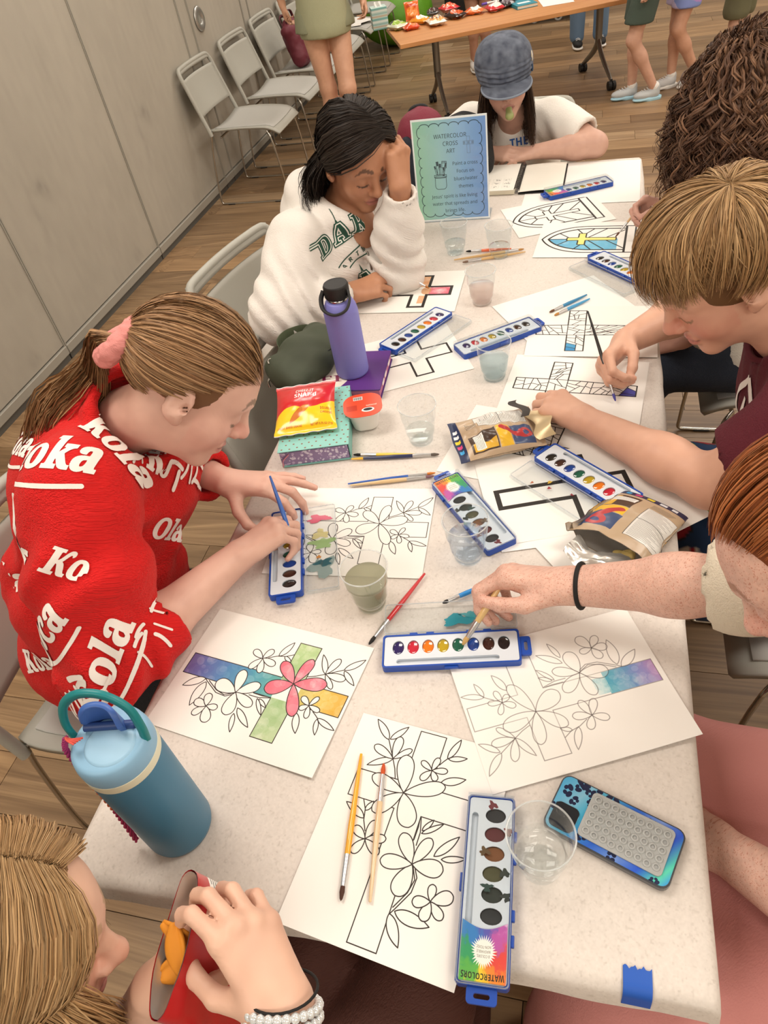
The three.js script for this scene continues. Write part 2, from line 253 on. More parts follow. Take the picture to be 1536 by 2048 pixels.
// curved sheet: fn(u,v) -> [x,y,z], thickness along its normal
function sheet(fn, nu, nv, t) {
  const P = [], e = 1e-3, a = V(), b = V(), q = (u, v) => V(...fn(u, v));
  const pos = [], idx = [], uvs = [];
  for (const s of [0.5, -0.5]) for (let j = 0; j <= nv; j++) for (let i = 0; i <= nu; i++) { const u = i / nu, v = j / nv, c = q(u, v), n = q(Math.min(1, u + e), v).sub(q(Math.max(0, u - e), v)).cross(q(u, Math.min(1, v + e)).sub(q(u, Math.max(0, v - e)))).normalize(); c.addScaledVector(n, s * t); pos.push(c.x, c.y, c.z); uvs.push(u, v); }
  const M = (nu + 1) * (nv + 1), I = (i, j, k) => k * M + j * (nu + 1) + i;
  for (let j = 0; j < nv; j++) for (let i = 0; i < nu; i++) { idx.push(I(i, j, 0), I(i + 1, j, 0), I(i + 1, j + 1, 0), I(i, j, 0), I(i + 1, j + 1, 0), I(i, j + 1, 0)); idx.push(I(i, j, 1), I(i + 1, j + 1, 1), I(i + 1, j, 1), I(i, j, 1), I(i, j + 1, 1), I(i + 1, j + 1, 1)); }
  const side = (A, B) => idx.push(A[0], A[1], B[0], A[1], B[1], B[0]);
  for (let i = 0; i < nu; i++) { side([I(i, 0, 1), I(i + 1, 0, 1)], [I(i, 0, 0), I(i + 1, 0, 0)]); side([I(i + 1, nv, 1), I(i, nv, 1)], [I(i + 1, nv, 0), I(i, nv, 0)]); }
  for (let j = 0; j < nv; j++) { side([I(0, j + 1, 1), I(0, j, 1)], [I(0, j + 1, 0), I(0, j, 0)]); side([I(nu, j, 1), I(nu, j + 1, 1)], [I(nu, j, 0), I(nu, j + 1, 0)]); }
  const g = new THREE.BufferGeometry(); g.setAttribute('position', new THREE.Float32BufferAttribute(pos, 3)); g.setAttribute('uv', new THREE.Float32BufferAttribute(uvs, 2)); g.setIndex(idx);
  const n2 = g.toNonIndexed(); n2.computeVertexNormals(); // crisp rim, then smooth the two faces
  g.computeVertexNormals(); return g;
}
// the chair faces +x; origin on the floor under the seat
const backAt = (s, t) => { const w = 0.235 - 0.012 * t, z = w * s, x = -0.205 - 0.105 * t - 0.028 * (1 - s * s) * Math.sin(Math.min(1, t * 1.1) * 2.2); return [x, 0.425 + 0.345 * t, z]; };
function makeChair(label, group) {
  const c = thing('stacking_chair', label, 'chair', [0, 0, 0], 0, group);
  const seatAt = (u, v) => { const x = -0.215 + 0.435 * u, s = v * 2 - 1, wv = 0.232 - 0.03 * u * u, z = wv * s * (1 - 0.06 * Math.pow(Math.abs(u * 2 - 1), 6)); const drop = u > 0.8 ? -0.9 * (u - 0.8) ** 2 : 0; return [x, 0.42 + 0.02 * s * s * (1 - u) - 0.012 * (1 - s * s) * Math.sin(Math.PI * clamp(u, 0, 1)) + drop + 0.012 * Math.sin(u * Math.PI) * s * s, z]; };
  mesh('seat', sheet(seatAt, 18, 14, 0.016), chairShell, c);
  mesh('seat_pad', sheet((u, v) => { const q = seatAt(0.06 + 0.86 * u, 0.07 + 0.86 * v); q[1] += 0.010 + 0.004 * Math.min(1, 14 * u * (1 - u) * v * (1 - v)); return q; }, 16, 12, 0.010), chairPad, c);
  mesh('backrest', sheet((u, v) => backAt((u * 2 - 1) * 0.955, 0.27 + 0.575 * v), 16, 12, 0.012), chairShell, c);
  mesh('top_rail', sheet((u, v) => backAt((u * 2 - 1) * 0.97, 0.925 + 0.085 * v), 16, 3, 0.016), chairShell, c);
  const path = []; for (let i = 0; i <= 6; i++) path.push(V(...backAt(-1, -0.03 + i / 6 * 0.93))); path.push(V(...backAt(-0.93, 0.985))); for (let i = -4; i <= 4; i++) path.push(V(...backAt(i / 5, 1.0))); path.push(V(...backAt(0.93, 0.985))); for (let i = 6; i >= 0; i--) path.push(V(...backAt(1, -0.03 + i / 6 * 0.93)));
  mesh('back_frame', tube(path, 0.0125, 10, { sub: 3 }), chairShell, c);
  for (const s of [-1, 1]) {
    const z = s * 0.222, L = [[0.15, 0.408, z * 0.93], [0.17, 0.38, z], [0.205, 0.05, z * 1.03], [0.203, 0.012, z * 1.03], [0.17, 0.0065, z * 1.03], [-0.22, 0.0065, z * 1.03], [-0.262, 0.012, z * 1.03], [-0.266, 0.05, z * 1.03], [-0.215, 0.40, z], [-0.19, 0.44, z]];
    mesh('sled_leg', tube(L, 0.0062, 8, { sub: 5 }), chrome, c);
    for (const x of [0.13, -0.2]) mesh('glide', box(0.05, 0.006, 0.018, x, 0.004, z * 1.03, 0.002), mat('glide', 0x22211f, 0.7), c);
  }
  mesh('under_seat_bar', [tube([[0.15, 0.395, -0.205], [0.15, 0.395, 0.205]], 0.006, 8), tube([[-0.16, 0.397, -0.205], [-0.16, 0.397, 0.205]], 0.006, 8)], chrome, c);
  return c;
}
const chair0 = makeChair('empty grey stacking chair against the partition, furthest from the one with a maroon bag');
chair0.position.set(-1.655, 0, -4.34);
chair0.userData.label = 'grey stacking chair against the partition wall at the end of the row';
{
  const row = 'chairs lined up along the partition';
  chair0.userData.group = row;
  copyThing(chair0, [-1.655, 0, -4.98], 0, 'empty grey stacking chair between the end chair and the bag chair', row);
  copyThing(chair0, [-1.655, 0, -5.57], 0, 'grey stacking chair holding the maroon tote bag', row);
  copyThing(chair0, [-1.655, 0, -6.17], 0, 'grey stacking chair with blue and brown books on its seat', row);
  copyThing(chair0, [-1.655, 0, -6.80], 0, 'grey stacking chair with loose white papers on its seat', row);
  copyThing(chair0, [-1.655, 0, -7.45], 0, 'grey stacking chair by the green beanbag', row);
  copyThing(chair0, [-0.45, 0, -0.46], 0.0, 'grey stacking chair that the girl in red fleece sits on');
  copyThing(chair0, [-0.36, 0, -1.60], -0.2, 'grey stacking chair that the girl in the white hoodie sits on');
  copyThing(chair0, [-0.075, 0, -1.06], 0.0, 'empty grey stacking chair tucked under the table between two girls');
  copyThing(chair0, [0.085, 0, -2.58], -Math.PI / 2, 'grey stacking chair that the girl in the denim cap sits on');
  copyThing(chair0, [0.92, 0, -1.60], Math.PI, 'grey stacking chair that the person with dark curly hair sits on');
  copyThing(chair0, [0.90, 0, -0.78], Math.PI, 'grey stacking chair that the boy in the maroon shirt sits on');
  copyThing(chair0, [0.92, 0, -0.20], Math.PI, 'grey stacking chair that the red haired person sits on');
}

/* ------------------------------------------------ far folding table with snacks */
const FT = { x: -0.886, z: -5.245, a: Math.atan2(0.525, 1.386), y: 0.55 };
function ft(u, v, h = 0) { const c = Math.cos(FT.a), s = Math.sin(FT.a); return [FT.x + u * c - v * s, FT.y + h, FT.z - u * s - v * c]; }
{
  const wood = dataTex(512, 256, (u, v) => { const n = tnoise(9), t = 0.5 * n(u, v, 4, 60) + 0.3 * n(u, v, 9, 120) + 0.2 * n(u, v, 2, 8); return mix3([182, 122, 72], [214, 156, 100], t); });
  const t = thing('folding_table', 'flip-top table with orange wood top and silver legs, covered in snack bags', 'table', ft(0, 0, -FT.y), FT.a);
  const L = 1.83, W = 0.66, g = box(L, 0.028, W, L / 2, FT.y - 0.014, -W / 2, 0.004), uv = g.attributes.uv, p = g.attributes.position; for (let k = 0; k < uv.count; k++) uv.setXY(k, p.getX(k) / 1.2, p.getZ(k) / 0.6);
  mesh('tabletop', g, new THREE.MeshStandardMaterial({ map: wood, roughness: 0.45, name: 'maple_laminate' }), t);
  const steel = mat('table_leg_steel', 0x87847d, 0.35, { metalness: 0.85 }), blk = mat('black_plastic', 0x161515, 0.55);
  mesh('modesty_beam', box(L - 0.5, 0.05, 0.06, L / 2, FT.y - 0.06, -W / 2), blk, t);
  for (const x of [0.30, L - 0.32]) {
    mesh('leg_post', tube([[x, FT.y - 0.03, -W / 2], [x, 0.24, -W / 2]], 0.026, 12, { flat: 0.7 }), steel, t);
    for (const s of [-1, 1]) { mesh('foot', tube([[x, 0.26, -W / 2], [x, 0.18, -W / 2 + s * 0.08], [x, 0.07, -W / 2 + s * 0.27], [x, 0.055, -W / 2 + s * 0.29]], [0.024, 0.022, 0.016, 0.014], 10, { sub: 3, flat: 0.7 }), steel, t);
      const w = mesh('caster', [new THREE.CylinderGeometry(0.03, 0.03, 0.022, 20).rotateZ(Math.PI / 2).translate(x - 0.015, 0.03, -W / 2 + s * 0.30), new THREE.CylinderGeometry(0.03, 0.03, 0.022, 20).rotateZ(Math.PI / 2).translate(x + 0.015, 0.03, -W / 2 + s * 0.30), cyl(0.008, 0.008, 0.04, x, 0.05, -W / 2 + s * 0.295, 10)], blk, t); }
  }
}

/* ------------------------------------------------ printed and painted sheets */
const FLORAL = {"pet":[[1,[43.0,42.7],[37.0,19.7],4.3],[1,[43.0,42.7],[65.8,32.1],3.6],[1,[43.0,42.7],[52.5,61.0],4.6],[1,[43.0,42.7],[28.7,58.2],3.6],[1,[43.0,42.7],[21.2,37.8],3.4],[2,[29.6,24.4],[29.6,9.2],2.4],[2,[29.6,24.4],[39.1,15.4],1.6],[2,[29.6,24.4],[15.4,19.1],2.2],[3,[55.0,24.8],[47.2,20.8],1.5],[3,[55.0,24.8],[57.0,15.9],1.6],[3,[55.0,24.8],[64.3,22.6],1.6],[3,[55.0,24.8],[59.3,30.3],1.6],[3,[55.0,24.8],[50.1,32.2],1.8],[4,[30.7,74.4],[22.0,69.6],2.1],[4,[30.7,74.4],[33.4,62.8],2.2],[4,[30.7,74.4],[42.3,70.8],2.1],[4,[30.7,74.4],[41.1,80.1],2.1],[4,[30.7,74.4],[26.0,83.8],2.1],[5,[61.0,79.3],[50.5,64.8],3.3],[5,[61.0,79.3],[67.2,63.0],2.9],[5,[61.0,79.3],[78.3,77.3],3.9],[5,[61.0,79.3],[57.2,97.2],4.2],[5,[61.0,79.3],[43.1,82.5],3.3],[6,[76.4,94.2],[75.2,85.6],1.9],[6,[76.4,94.2],[87.3,87.9],3.0],[6,[76.4,94.2],[84.8,100.7],2.2],[6,[76.4,94.2],[74.9,104.4],2.5],[6,[76.4,94.2],[67.1,97.2],2.4]],"leaf":[[[22.7,13.1],[11.0,1.7],2.1],[[23.5,12.6],[32.1,1.6],1.8],[[29.6,24.4],[15.4,32.6],1.9],[[61.9,14.8],[66.5,0.7],1.8],[[62.5,14.9],[73.3,11.5],1.5],[[62.6,30.2],[76.1,24.4],2.2],[[25.6,63.6],[12.0,57.6],2.1],[[24.7,59.1],[27.7,52.6],1.3],[[71.2,71.6],[81.8,57.4],2.1],[[75.6,72.0],[88.4,67.6],1.6],[[59.8,104.5],[79.5,106.0],3.1],[[57.4,106.4],[67.1,120.0],2.7],[[60.6,60.3],[65.2,52.7],1.2],[[60.8,61.9],[71.2,53.3],1.3]],"stem":[[[29.6,24.4],[26.0,18.5],[22.7,13.1]],[[35.1,35.5],[32.9,30.1],[29.6,24.4]],[[58.4,20.1],[60.3,17.1],[62.4,14.3]],[[29.0,70.2],[26.0,64.6],[24.5,58.4],[21.5,53.3]],[[59.9,69.0],[59.9,61.6],[57.8,53.6]],[[57.7,66.5],[57.9,59.0],[57.4,54.9]],[[62.7,79.8],[65.8,85.2],[65.2,93.1],[59.4,103.5],[57.6,106.4]],[[61.6,79.6],[65.0,86.5],[63.3,93.8],[58.2,102.9]]],"cross":[[[40.8,18.6],[40.7,2.1],[57.3,1.6],[57.7,17.9]],[[22.6,36.2],[11.0,36.0],[11.0,53.1],[27.2,52.8]],[[66.6,35.9],[103.0,35.4],[102.6,53.0],[57.4,52.7],[57.8,61.2]],[[40.6,52.9],[40.8,82.2]],[[40.2,90.5],[40.3,126.1],[57.5,125.8],[57.4,97.1]],[[28.4,56.0],[40.6,52.9]]]};
const INK = '#2b2420';
function petalPath(c, b, t, w) { const dx = t[0] - b[0], dy = t[1] - b[1], l = Math.hypot(dx, dy), nx = -dy / l * w * 1.55, ny = dx / l * w * 1.55; c.beginPath(); c.moveTo(b[0], b[1]); c.bezierCurveTo(b[0] + dx * 0.25 + nx * 0.7, b[1] + dy * 0.25 + ny * 0.7, b[0] + dx * 0.92 + nx * 1.35, b[1] + dy * 0.92 + ny * 1.35, t[0], t[1]); c.bezierCurveTo(b[0] + dx * 0.92 - nx * 1.35, b[1] + dy * 0.92 - ny * 1.35, b[0] + dx * 0.25 - nx * 0.7, b[1] + dy * 0.25 - ny * 0.7, b[0], b[1]); c.closePath(); }
function leafPath(c, b, t, w) { const dx = t[0] - b[0], dy = t[1] - b[1], l = Math.hypot(dx, dy), nx = -dy / l * w * 1.6, ny = dx / l * w * 1.6; c.beginPath(); c.moveTo(b[0], b[1]); c.bezierCurveTo(b[0] + dx * 0.2 + nx, b[1] + dy * 0.2 + ny, b[0] + dx * 0.65 + nx, b[1] + dy * 0.65 + ny, t[0], t[1]); c.bezierCurveTo(b[0] + dx * 0.6 - nx * 0.8, b[1] + dy * 0.6 - ny * 0.8, b[0] + dx * 0.2 - nx * 0.8, b[1] + dy * 0.2 - ny * 0.8, b[0], b[1]); c.closePath(); }
// mottled wash inside the current clip: pigment pools in blotches
function wash(c, x0, y0, x1, y1, stops, seed, vertical = true, alpha = 0.8) {
  c.save(); c.beginPath(); c.rect(x0, y0, x1 - x0, y1 - y0); c.clip(); const r = rng(seed), g = vertical ? c.createLinearGradient(0, y0, 0, y1) : c.createLinearGradient(x0, 0, x1, 0); stops.forEach(([o, col]) => g.addColorStop(o, col)); c.globalAlpha = alpha; c.fillStyle = g; c.fillRect(x0, y0, x1 - x0, y1 - y0);
  for (let i = 0; i < 60; i++) { const x = lerp(x0, x1, r()), y = lerp(y0, y1, r()), q = (1 + r() * 3.4), t = vertical ? (y - y0) / (y1 - y0) : (x - x0) / (x1 - x0); let k = 0; while (k < stops.length - 1 && stops[k + 1][0] < t) k++; c.globalAlpha = 0.05 + r() * 0.12; c.fillStyle = r() < 0.45 ? '#ffffff' : stops[Math.min(k + (r() < 0.5 ? 1 : 0), stops.length - 1)][1]; c.beginPath(); c.ellipse(x, y, q, q * (0.5 + r()), r() * 3, 0, 7); c.fill(); }
  c.globalAlpha = 1; c.restore();
}
function floralSheet(fill) {
  return canvasTex(1024, 1326, (c, W, H) => {
    c.fillStyle = '#fdfcfa'; c.fillRect(0, 0, W, H); c.scale(W / 100, W / 100); c.lineJoin = 'round'; c.lineCap = 'round'; c.strokeStyle = INK; c.lineWidth = 0.6;
    if (fill === 'rainbow') {
      wash(c, 40.8, 53, 57.4, 126, [[0, '#3d9d96'], [0.3, '#2f8fb0'], [0.6, '#2f6db5'], [0.85, '#4a50a5'], [1, '#5e4a9c']], 5); wash(c, 11, 36, 42, 53, [[0, '#a9cc84'], [0.6, '#9cc580'], [1, '#7fb070']], 6, false, 0.8); wash(c, 57, 36, 87, 53, [[0, '#86b56e'], [1, '#b5d297']], 7, false, 0.7); wash(c, 40.8, 2, 57.4, 36, [[0, '#d9a128'], [0.5, '#dfb93a'], [1, '#c7bd56']], 8);
    }
    if (fill === 'violet') { wash(c, 41, 92, 57.2, 126, [[0, '#39a6c2'], [0.25, '#3f9ccb'], [0.6, '#6c83cf'], [1, '#a874bd']], 9); c.globalAlpha = 0.4; wash(c, 42, 84, 54, 93, [[0, '#dff2f5'], [1, '#4fb0c8']], 10, true, 0.6); }
    c.beginPath(); const X = [[40.7, 2], [57.4, 2], [57.4, 36], [87, 36], [87, 53], [57.4, 53], [57.4, 126], [40.7, 126], [40.7, 53], [11, 53], [11, 36], [40.7, 36]]; X.forEach((p, i) => i ? c.lineTo(...p) : c.moveTo(...p)); c.closePath(); c.stroke();
    for (const s of FLORAL.stem) { c.beginPath(); s.forEach((p, i) => i ? c.lineTo(...p) : c.moveTo(...p)); c.stroke(); }
    for (const [b, t, w] of FLORAL.leaf) { leafPath(c, b, t, w); c.fillStyle = '#fdfcfa'; c.fill(); c.stroke(); }
    for (const k of [2, 3, 4, 6, 5, 1]) for (const [kk, b, t, w] of FLORAL.pet) if (kk === k) {
      petalPath(c, b, t, w); c.fillStyle = '#fdfcfa'; c.fill();
      if (k === 1 && fill === 'rainbow') { c.save(); c.clip(); wash(c, Math.min(b[0], t[0]) - 6, Math.min(b[1], t[1]) - 6, Math.max(b[0], t[0]) + 6, Math.max(b[1], t[1]) + 6, [[0, '#e5607e'], [0.5, '#e87d92'], [1, '#d94a66']], 20 + Math.round(t[0]), true, 0.9); c.restore(); petalPath(c, b, t, w); }
      c.stroke();
    }
  });
}
function boldSheet(fill, lw = 2.6) {
  return canvasTex(700, 906, (c, W, H) => {
    c.fillStyle = '#fcfbf9'; c.fillRect(0, 0, W, H); c.scale(W / 100, W / 100); c.strokeStyle = '#241f1c'; c.lineWidth = lw; c.lineJoin = 'miter';
    const p = [[40, 12], [60, 12], [60, 40], [88, 40], [88, 58], [60, 58], [60, 118], [40, 118], [40, 58], [12, 58], [12, 40], [40, 40]];
    if (fill) { wash(c, 41, 13, 59, 38, [[0, '#e0425f'], [1, '#e66a80']], 31); wash(c, 13, 41, 40, 57, [[0, '#d98b50'], [1, '#e9ad7d']], 32, false, 0.7); c.globalAlpha = 0.75; c.fillStyle = '#e0a06c'; c.beginPath(); c.ellipse(50, 42, 9, 6, 0, 0, 7); c.fill(); c.fillRect(62, 41, 18, 8); c.globalAlpha = 1; }
    c.beginPath(); p.forEach((q, i) => i ? c.lineTo(...q) : c.moveTo(...q)); c.closePath(); c.stroke();
    if (fill === 'bar') { }
  });
}
function mosaicSheet(seed, tints) {
  return canvasTex(900, 1165, (c, W, H) => {
    const r = rng(seed); c.fillStyle = '#fcfbf9'; c.fillRect(0, 0, W, H); c.scale(W / 100, W / 100); c.strokeStyle = INK; c.lineJoin = 'round';
    const cells = []; const area = P => { let s = 0; P.forEach((p, i) => { const q = P[(i + 1) % P.length]; s += p[0] * q[1] - p[1] * q[0]; }); return Math.abs(s / 2); };
    const split = (P, d) => { if (area(P) < 60 + r() * 60 || d > 9) { cells.push(P); return; } let bi = 0, bl = 0; P.forEach((p, i) => { const q = P[(i + 1) % P.length], l = Math.hypot(p[0] - q[0], p[1] - q[1]); if (l > bl) { bl = l; bi = i; } }); const n = P.length, bj = (bi + (n > 3 ? (r() < 0.5 ? 2 : Math.max(1, n - 2)) : 1 + Math.floor(r() * 2))) % n; if (bj === bi) { cells.push(P); return; } const m = (i, t) => { const p = P[i], q = P[(i + 1) % n]; return [lerp(p[0], q[0], t), lerp(p[1], q[1], t)]; }; const a = m(bi, 0.18 + r() * 0.64), b = m(bj, 0.18 + r() * 0.64), A = [a], B = [b]; for (let i = (bi + 1) % n; ; i = (i + 1) % n) { A.push(P[i]); if (i === bj) break; } A.push(b); for (let i = (bj + 1) % n; ; i = (i + 1) % n) { B.push(P[i]); if (i === bi) break; } B.push(a); split(A, d + 1); split(B, d + 1); };
    const up = [[41, 8], [59, 8], [60, 40], [40, 40]], dn = [[40, 58], [60, 58], [58.5, 122], [41.5, 122]], lf = [[10, 40], [40, 40], [40, 58], [10, 58]], rt = [[60, 40], [90, 40], [90, 58], [60, 58]], ce = [[40, 40], [60, 40], [60, 58], [40, 58]];
    for (const P of [up, dn, lf, rt, ce]) split(P, 0);
    c.lineWidth = 0.75; cells.forEach((P, i) => { c.beginPath(); P.forEach((p, k) => k ? c.lineTo(...p) : c.moveTo(...p)); c.closePath(); const t = tints.find(t => { const q = P.reduce((s, p) => [s[0] + p[0] / P.length, s[1] + p[1] / P.length], [0, 0]); return Math.hypot(q[0] - t[0], q[1] - t[1]) < t[2]; }); if (t) { c.fillStyle = t[3]; c.fill(); } c.stroke(); });
    c.lineWidth = 1.2; c.beginPath(); [[41, 8], [59, 8], [60, 40], [90, 40], [90, 58], [60, 58], [58.5, 122], [41.5, 122], [40, 58], [10, 58], [10, 40], [40, 40]].forEach((p, i) => i ? c.lineTo(...p) : c.moveTo(...p)); c.closePath(); c.stroke();
  });
}
function windowSheet(paint) {
  return canvasTex(800, 1035, (c, W, H) => {
    c.fillStyle = '#fcfbf9'; c.fillRect(0, 0, W, H); c.scale(W / 100, W / 100); c.strokeStyle = '#26211e'; c.lineJoin = 'miter';
    const arch = (x0, x1, yt, yb, ys) => { c.beginPath(); c.moveTo(x0, yb); c.lineTo(x0, ys); c.quadraticCurveTo(x0 + 3, lerp(ys, yt, 0.75), 50, yt); c.quadraticCurveTo(x1 - 3, lerp(ys, yt, 0.75), x1, ys); c.lineTo(x1, yb); c.closePath(); };
    if (paint) { c.save(); arch(21, 79, 14, 106, 62); c.clip(); wash(c, 20, 14, 50, 98, [[0, '#3f9fd6'], [0.5, '#58b5e2'], [1, '#4aa9d8']], 41); c.restore(); c.fillStyle = '#f7ec8c'; c.fillRect(46, 36, 8, 60); c.fillRect(34, 50, 32, 9); }
    c.lineWidth = 2.0; arch(13, 87, 5, 118, 58); c.stroke(); c.lineWidth = 2.4; arch(20, 80, 13, 107, 62); c.stroke();
    c.lineWidth = 2.6; c.beginPath(); c.moveTo(13, 107); c.lineTo(87, 107); c.stroke();
    c.lineWidth = 1.6; c.beginPath(); [[46, 50, 46, 36], [46, 36, 54, 36], [54, 36, 54, 50], [54, 50, 66, 50], [66, 50, 66, 59], [66, 59, 54, 59], [54, 59, 54, 96], [54, 96, 46, 96], [46, 96, 46, 59], [46, 59, 34, 59], [34, 59, 34, 50], [34, 50, 46, 50], [50, 36, 50, 14], [46, 38, 33, 25], [54, 38, 67, 25], [34, 54, 21, 46], [66, 54, 79, 46], [46, 62, 20, 84], [54, 62, 80, 84], [46, 84, 24, 106], [54, 84, 76, 106], [34, 59, 20, 68], [66, 59, 80, 68]].forEach(q => { c.moveTo(q[0], q[1]); c.lineTo(q[2], q[3]); }); c.stroke();
  });
}
const paperM = (key, map, extra = {}) => new THREE.MeshStandardMaterial({ color: 0xf2f0ec, map, roughness: 0.7, name: key, ...extra });
const blankPaper = mat('blank_paper', 0xf0eeea, 0.7);
const SH = 0.2159, LH = 0.2794, TY = 0.7412;
// a letter sheet lying on the table: up = direction of the drawing's top; lifts = corner lift in metres [left-bottom, right-bottom, right-top, left-top]
function sheetOnTable(name, label, cx, cz, t, m, level, { lift = [0, 0, 0, 0], group, w = SH, h = LH } = {}) {
  const g = sheet((u, v) => { const L = lift, k = (a, b) => Math.pow(clamp(1 - Math.hypot(a, b) * 1.5, 0, 1), 2); return [(u - 0.5) * w, L[0] * k(u, v) + L[1] * k(1 - u, v) + L[2] * k(1 - u, 1 - v) + L[3] * k(u, 1 - v) + 0.0006 * Math.sin(u * 3.1) * Math.sin(v * 2.6), (0.5 - v) * h]; }, 12, 14, 0.0004);
  const o = mesh(name, g, m); o.position.set(cx, TY + 0.0003 + level * 0.0008, cz); o.rotation.y = Math.atan2(-Math.cos(t), -Math.sin(t)); return tag(o, label, 'paper', group);
}

/* ------------------------------------------------ the long table and its paper cover */
const TX0 = -0.215, TX1 = 0.524, TZ0 = -2.30, TZ1 = 0.027;
{
  const t = thing('long_table', 'long table hidden under white paper', 'table', [0.15, 0, -1.14]);
  mesh('tabletop', box(TX1 - TX0, 0.024, TZ1 - TZ0, 0, 0.726, 0, 0.004), mat('table_laminate', 0xb98a5c, 0.5), t);
  for (const z of [-0.85, 0.85]) { mesh('leg_post', tube([[0, 0.715, z], [0, 0.06, z]], 0.03, 12), mat('table_leg_steel', 0x87847d, 0.35, { metalness: 0.85 }), t); mesh('foot', box(0.56, 0.04, 0.06, 0, 0.03, z, 0.01), mat('table_leg_steel', 0x87847d, 0.35), t); mesh('top_bracket', box(0.5, 0.02, 0.05, 0, 0.704, z), mat('table_leg_steel', 0x87847d, 0.35), t); }
  const n = tnoise(17), fib = dataTex(1024, 1024, (u, v) => { const a = n(u, v, 180) * 0.5 + n(u, v, 90) * 0.3 + n(u, v, 300) * 0.4, d = clamp(n(u + 0.2, v, 240) * n(u, v + 0.4, 120) * 1.9 - 0.72, 0, 1) * 18; const q = 217 + (a - 0.6) * 13 - d; return [q, q - 8 - d * 0.05, q - 16 - d * 0.1]; });
  const bump = dataTex(512, 512, (u, v) => { const q = 255 * (n(u, v, 120) * 0.6 + n(u, v, 40) * 0.4); return [q, q, q]; }, { srgb: false });
  const cm = new THREE.MeshStandardMaterial({ map: fib, roughness: 0.85, bumpMap: bump, bumpScale: 0.0003, name: 'kraft_white_paper' });
  // paper: flat over the top, folded down over the edges with soft irregular creases
  const NX = 90, NZ = 200, drop = 0.035, over = 0.055, gpos = [], guv = [], gi = [];
  const prof = (s, lo, hi, d) => { const len = hi - lo, R = 0.012; // arclength parameter s from lo-d .. hi+d
    const f = e => { if (e <= 0) return [e, 0]; const q = R * Math.PI / 2; if (e < q) { const a = e / R; return [R * Math.sin(a), -R * (1 - Math.cos(a))]; } return [R + (e - q) * 0.12, -R - (e - q)]; };
    if (s > hi) { const q = f(s - hi); return [hi + q[0], q[1]]; } if (s < lo) { const q = f(lo - s); return [lo - q[0], q[1]]; } return [s, 0]; };
  for (let j = 0; j <= NZ; j++) for (let i = 0; i <= NX; i++) {
    const ease = v => v; const sx = lerp(TX0 - over, TX1 + over, i / NX) , sz = lerp(TZ0 - 0.02, TZ1 + 0.052, j / NZ);
    const a = prof(sx, TX0 - 0.006, TX1 + 0.006, over), b = prof(sz, TZ0, TZ1 + 0.006, over); let y = TY - 0.0005 + Math.max(a[1] + b[1], -0.07);
    const wr = fbm(sx * 9, sz * 6, 3) * 0.0008; y += Math.min(0, wr - 0.0004); const fl = (a[1] < -0.012 ? 1 : 0) * fbm(sz * 7, 1.5, sx > 0 ? 4 : 9) * 0.012 * Math.min(1, (-a[1] - 0.012) * 40), fz = (b[1] < -0.012 ? 1 : 0) * fbm(sx * 8, 2.5, 7) * 0.010;
    gpos.push(a[0] + fl, y, b[0] + fz); guv.push(sx / 0.5, sz / 0.5);
  }
  for (let j = 0; j < NZ; j++) for (let i = 0; i < NX; i++) { const q = j * (NX + 1) + i; gi.push(q, q + NX + 1, q + 1, q + 1, q + NX + 1, q + NX + 2); }
  const g = new THREE.BufferGeometry(); g.setAttribute('position', new THREE.Float32BufferAttribute(gpos, 3)); g.setAttribute('uv', new THREE.Float32BufferAttribute(guv, 2)); g.setIndex(gi); g.computeVertexNormals();
  tag(mesh('paper_cover', g, cm), 'speckled white paper covering the long table', 'table cover');
  cm.side = THREE.DoubleSide;
  // blue tape over the near edge
  const R = 0.0145, tp = []; const ts = [0, 0.008, 0.016, 0.022, 0.03, 0.04, 0.05];
  const tg = sheet((u, v) => { const e = lerp(-0.014, 0.036, v), q = prof(TZ1 + 0.006 + e, TZ0, TZ1 + 0.006); const jag = v < 0.08 ? 0.0016 * Math.sin(u * 20) + 0.001 * Math.sin(u * 47) : 0; return [lerp(0.446, 0.475, u), TY + 0.0013 + q[1], q[0] + 0.0013 - jag]; }, 14, 18, 0.0004);
  tag(mesh('painter_tape', tg, mat('blue_tape', 0x1656b8, 0.55)), 'strip of blue tape holding the paper at the table edge', 'tape');
}
const pg = 'floral cross colouring pages';
sheetOnTable('coloring_page', 'floral cross colouring page painted rainbow with a pink flower', -0.063, -0.255, 0.167, paperM('page_rainbow', floralSheet('rainbow')), 1, { lift: [0, 0, 0.003, 0] });
const plainFloral = floralSheet('');
sheetOnTable('coloring_page', 'unpainted floral cross colouring page with two brushes lying on it', 0.189, -0.076, -1.427, paperM('page_plain', plainFloral), 1, { lift: [0.0, 0.0, 0, 0] });
sheetOnTable('coloring_page', 'floral cross colouring page with one arm painted violet and turquoise', 0.375, -0.296, 2.712, paperM('page_violet', floralSheet('violet')), 2, { lift: [0.004, 0, 0, 0] });
sheetOnTable('coloring_page', 'unpainted floral cross colouring page beside the girl in red', -0.004, -0.581, -0.05, mats.page_plain || paperM('page_plain2', plainFloral), 1);
const mosA = mosaicSheet(4, [[71, 50, 9, '#4aa0d4'], [84, 53, 5, '#3b93cf']]), mosB = mosaicSheet(9, [[50, 112, 6, '#4c4aa8']]), mosC = mosaicSheet(23, []);
sheetOnTable('coloring_page', 'mosaic cross colouring page with two pieces painted blue', 0.398, -1.240, -3.106, paperM('page_mosaic_blue', mosaicSheet(4, [[20, 50, 5, '#4aa0d4'], [14, 44, 4, '#3b93cf']])), 2);
sheetOnTable('coloring_page', 'mosaic cross colouring page under the hands of the boy in maroon', 0.365, -1.020, -3.02, paperM('page_mosaic_violet', mosaicSheet(9, [[45, 114, 4.5, '#4c4aa8']])), 1);
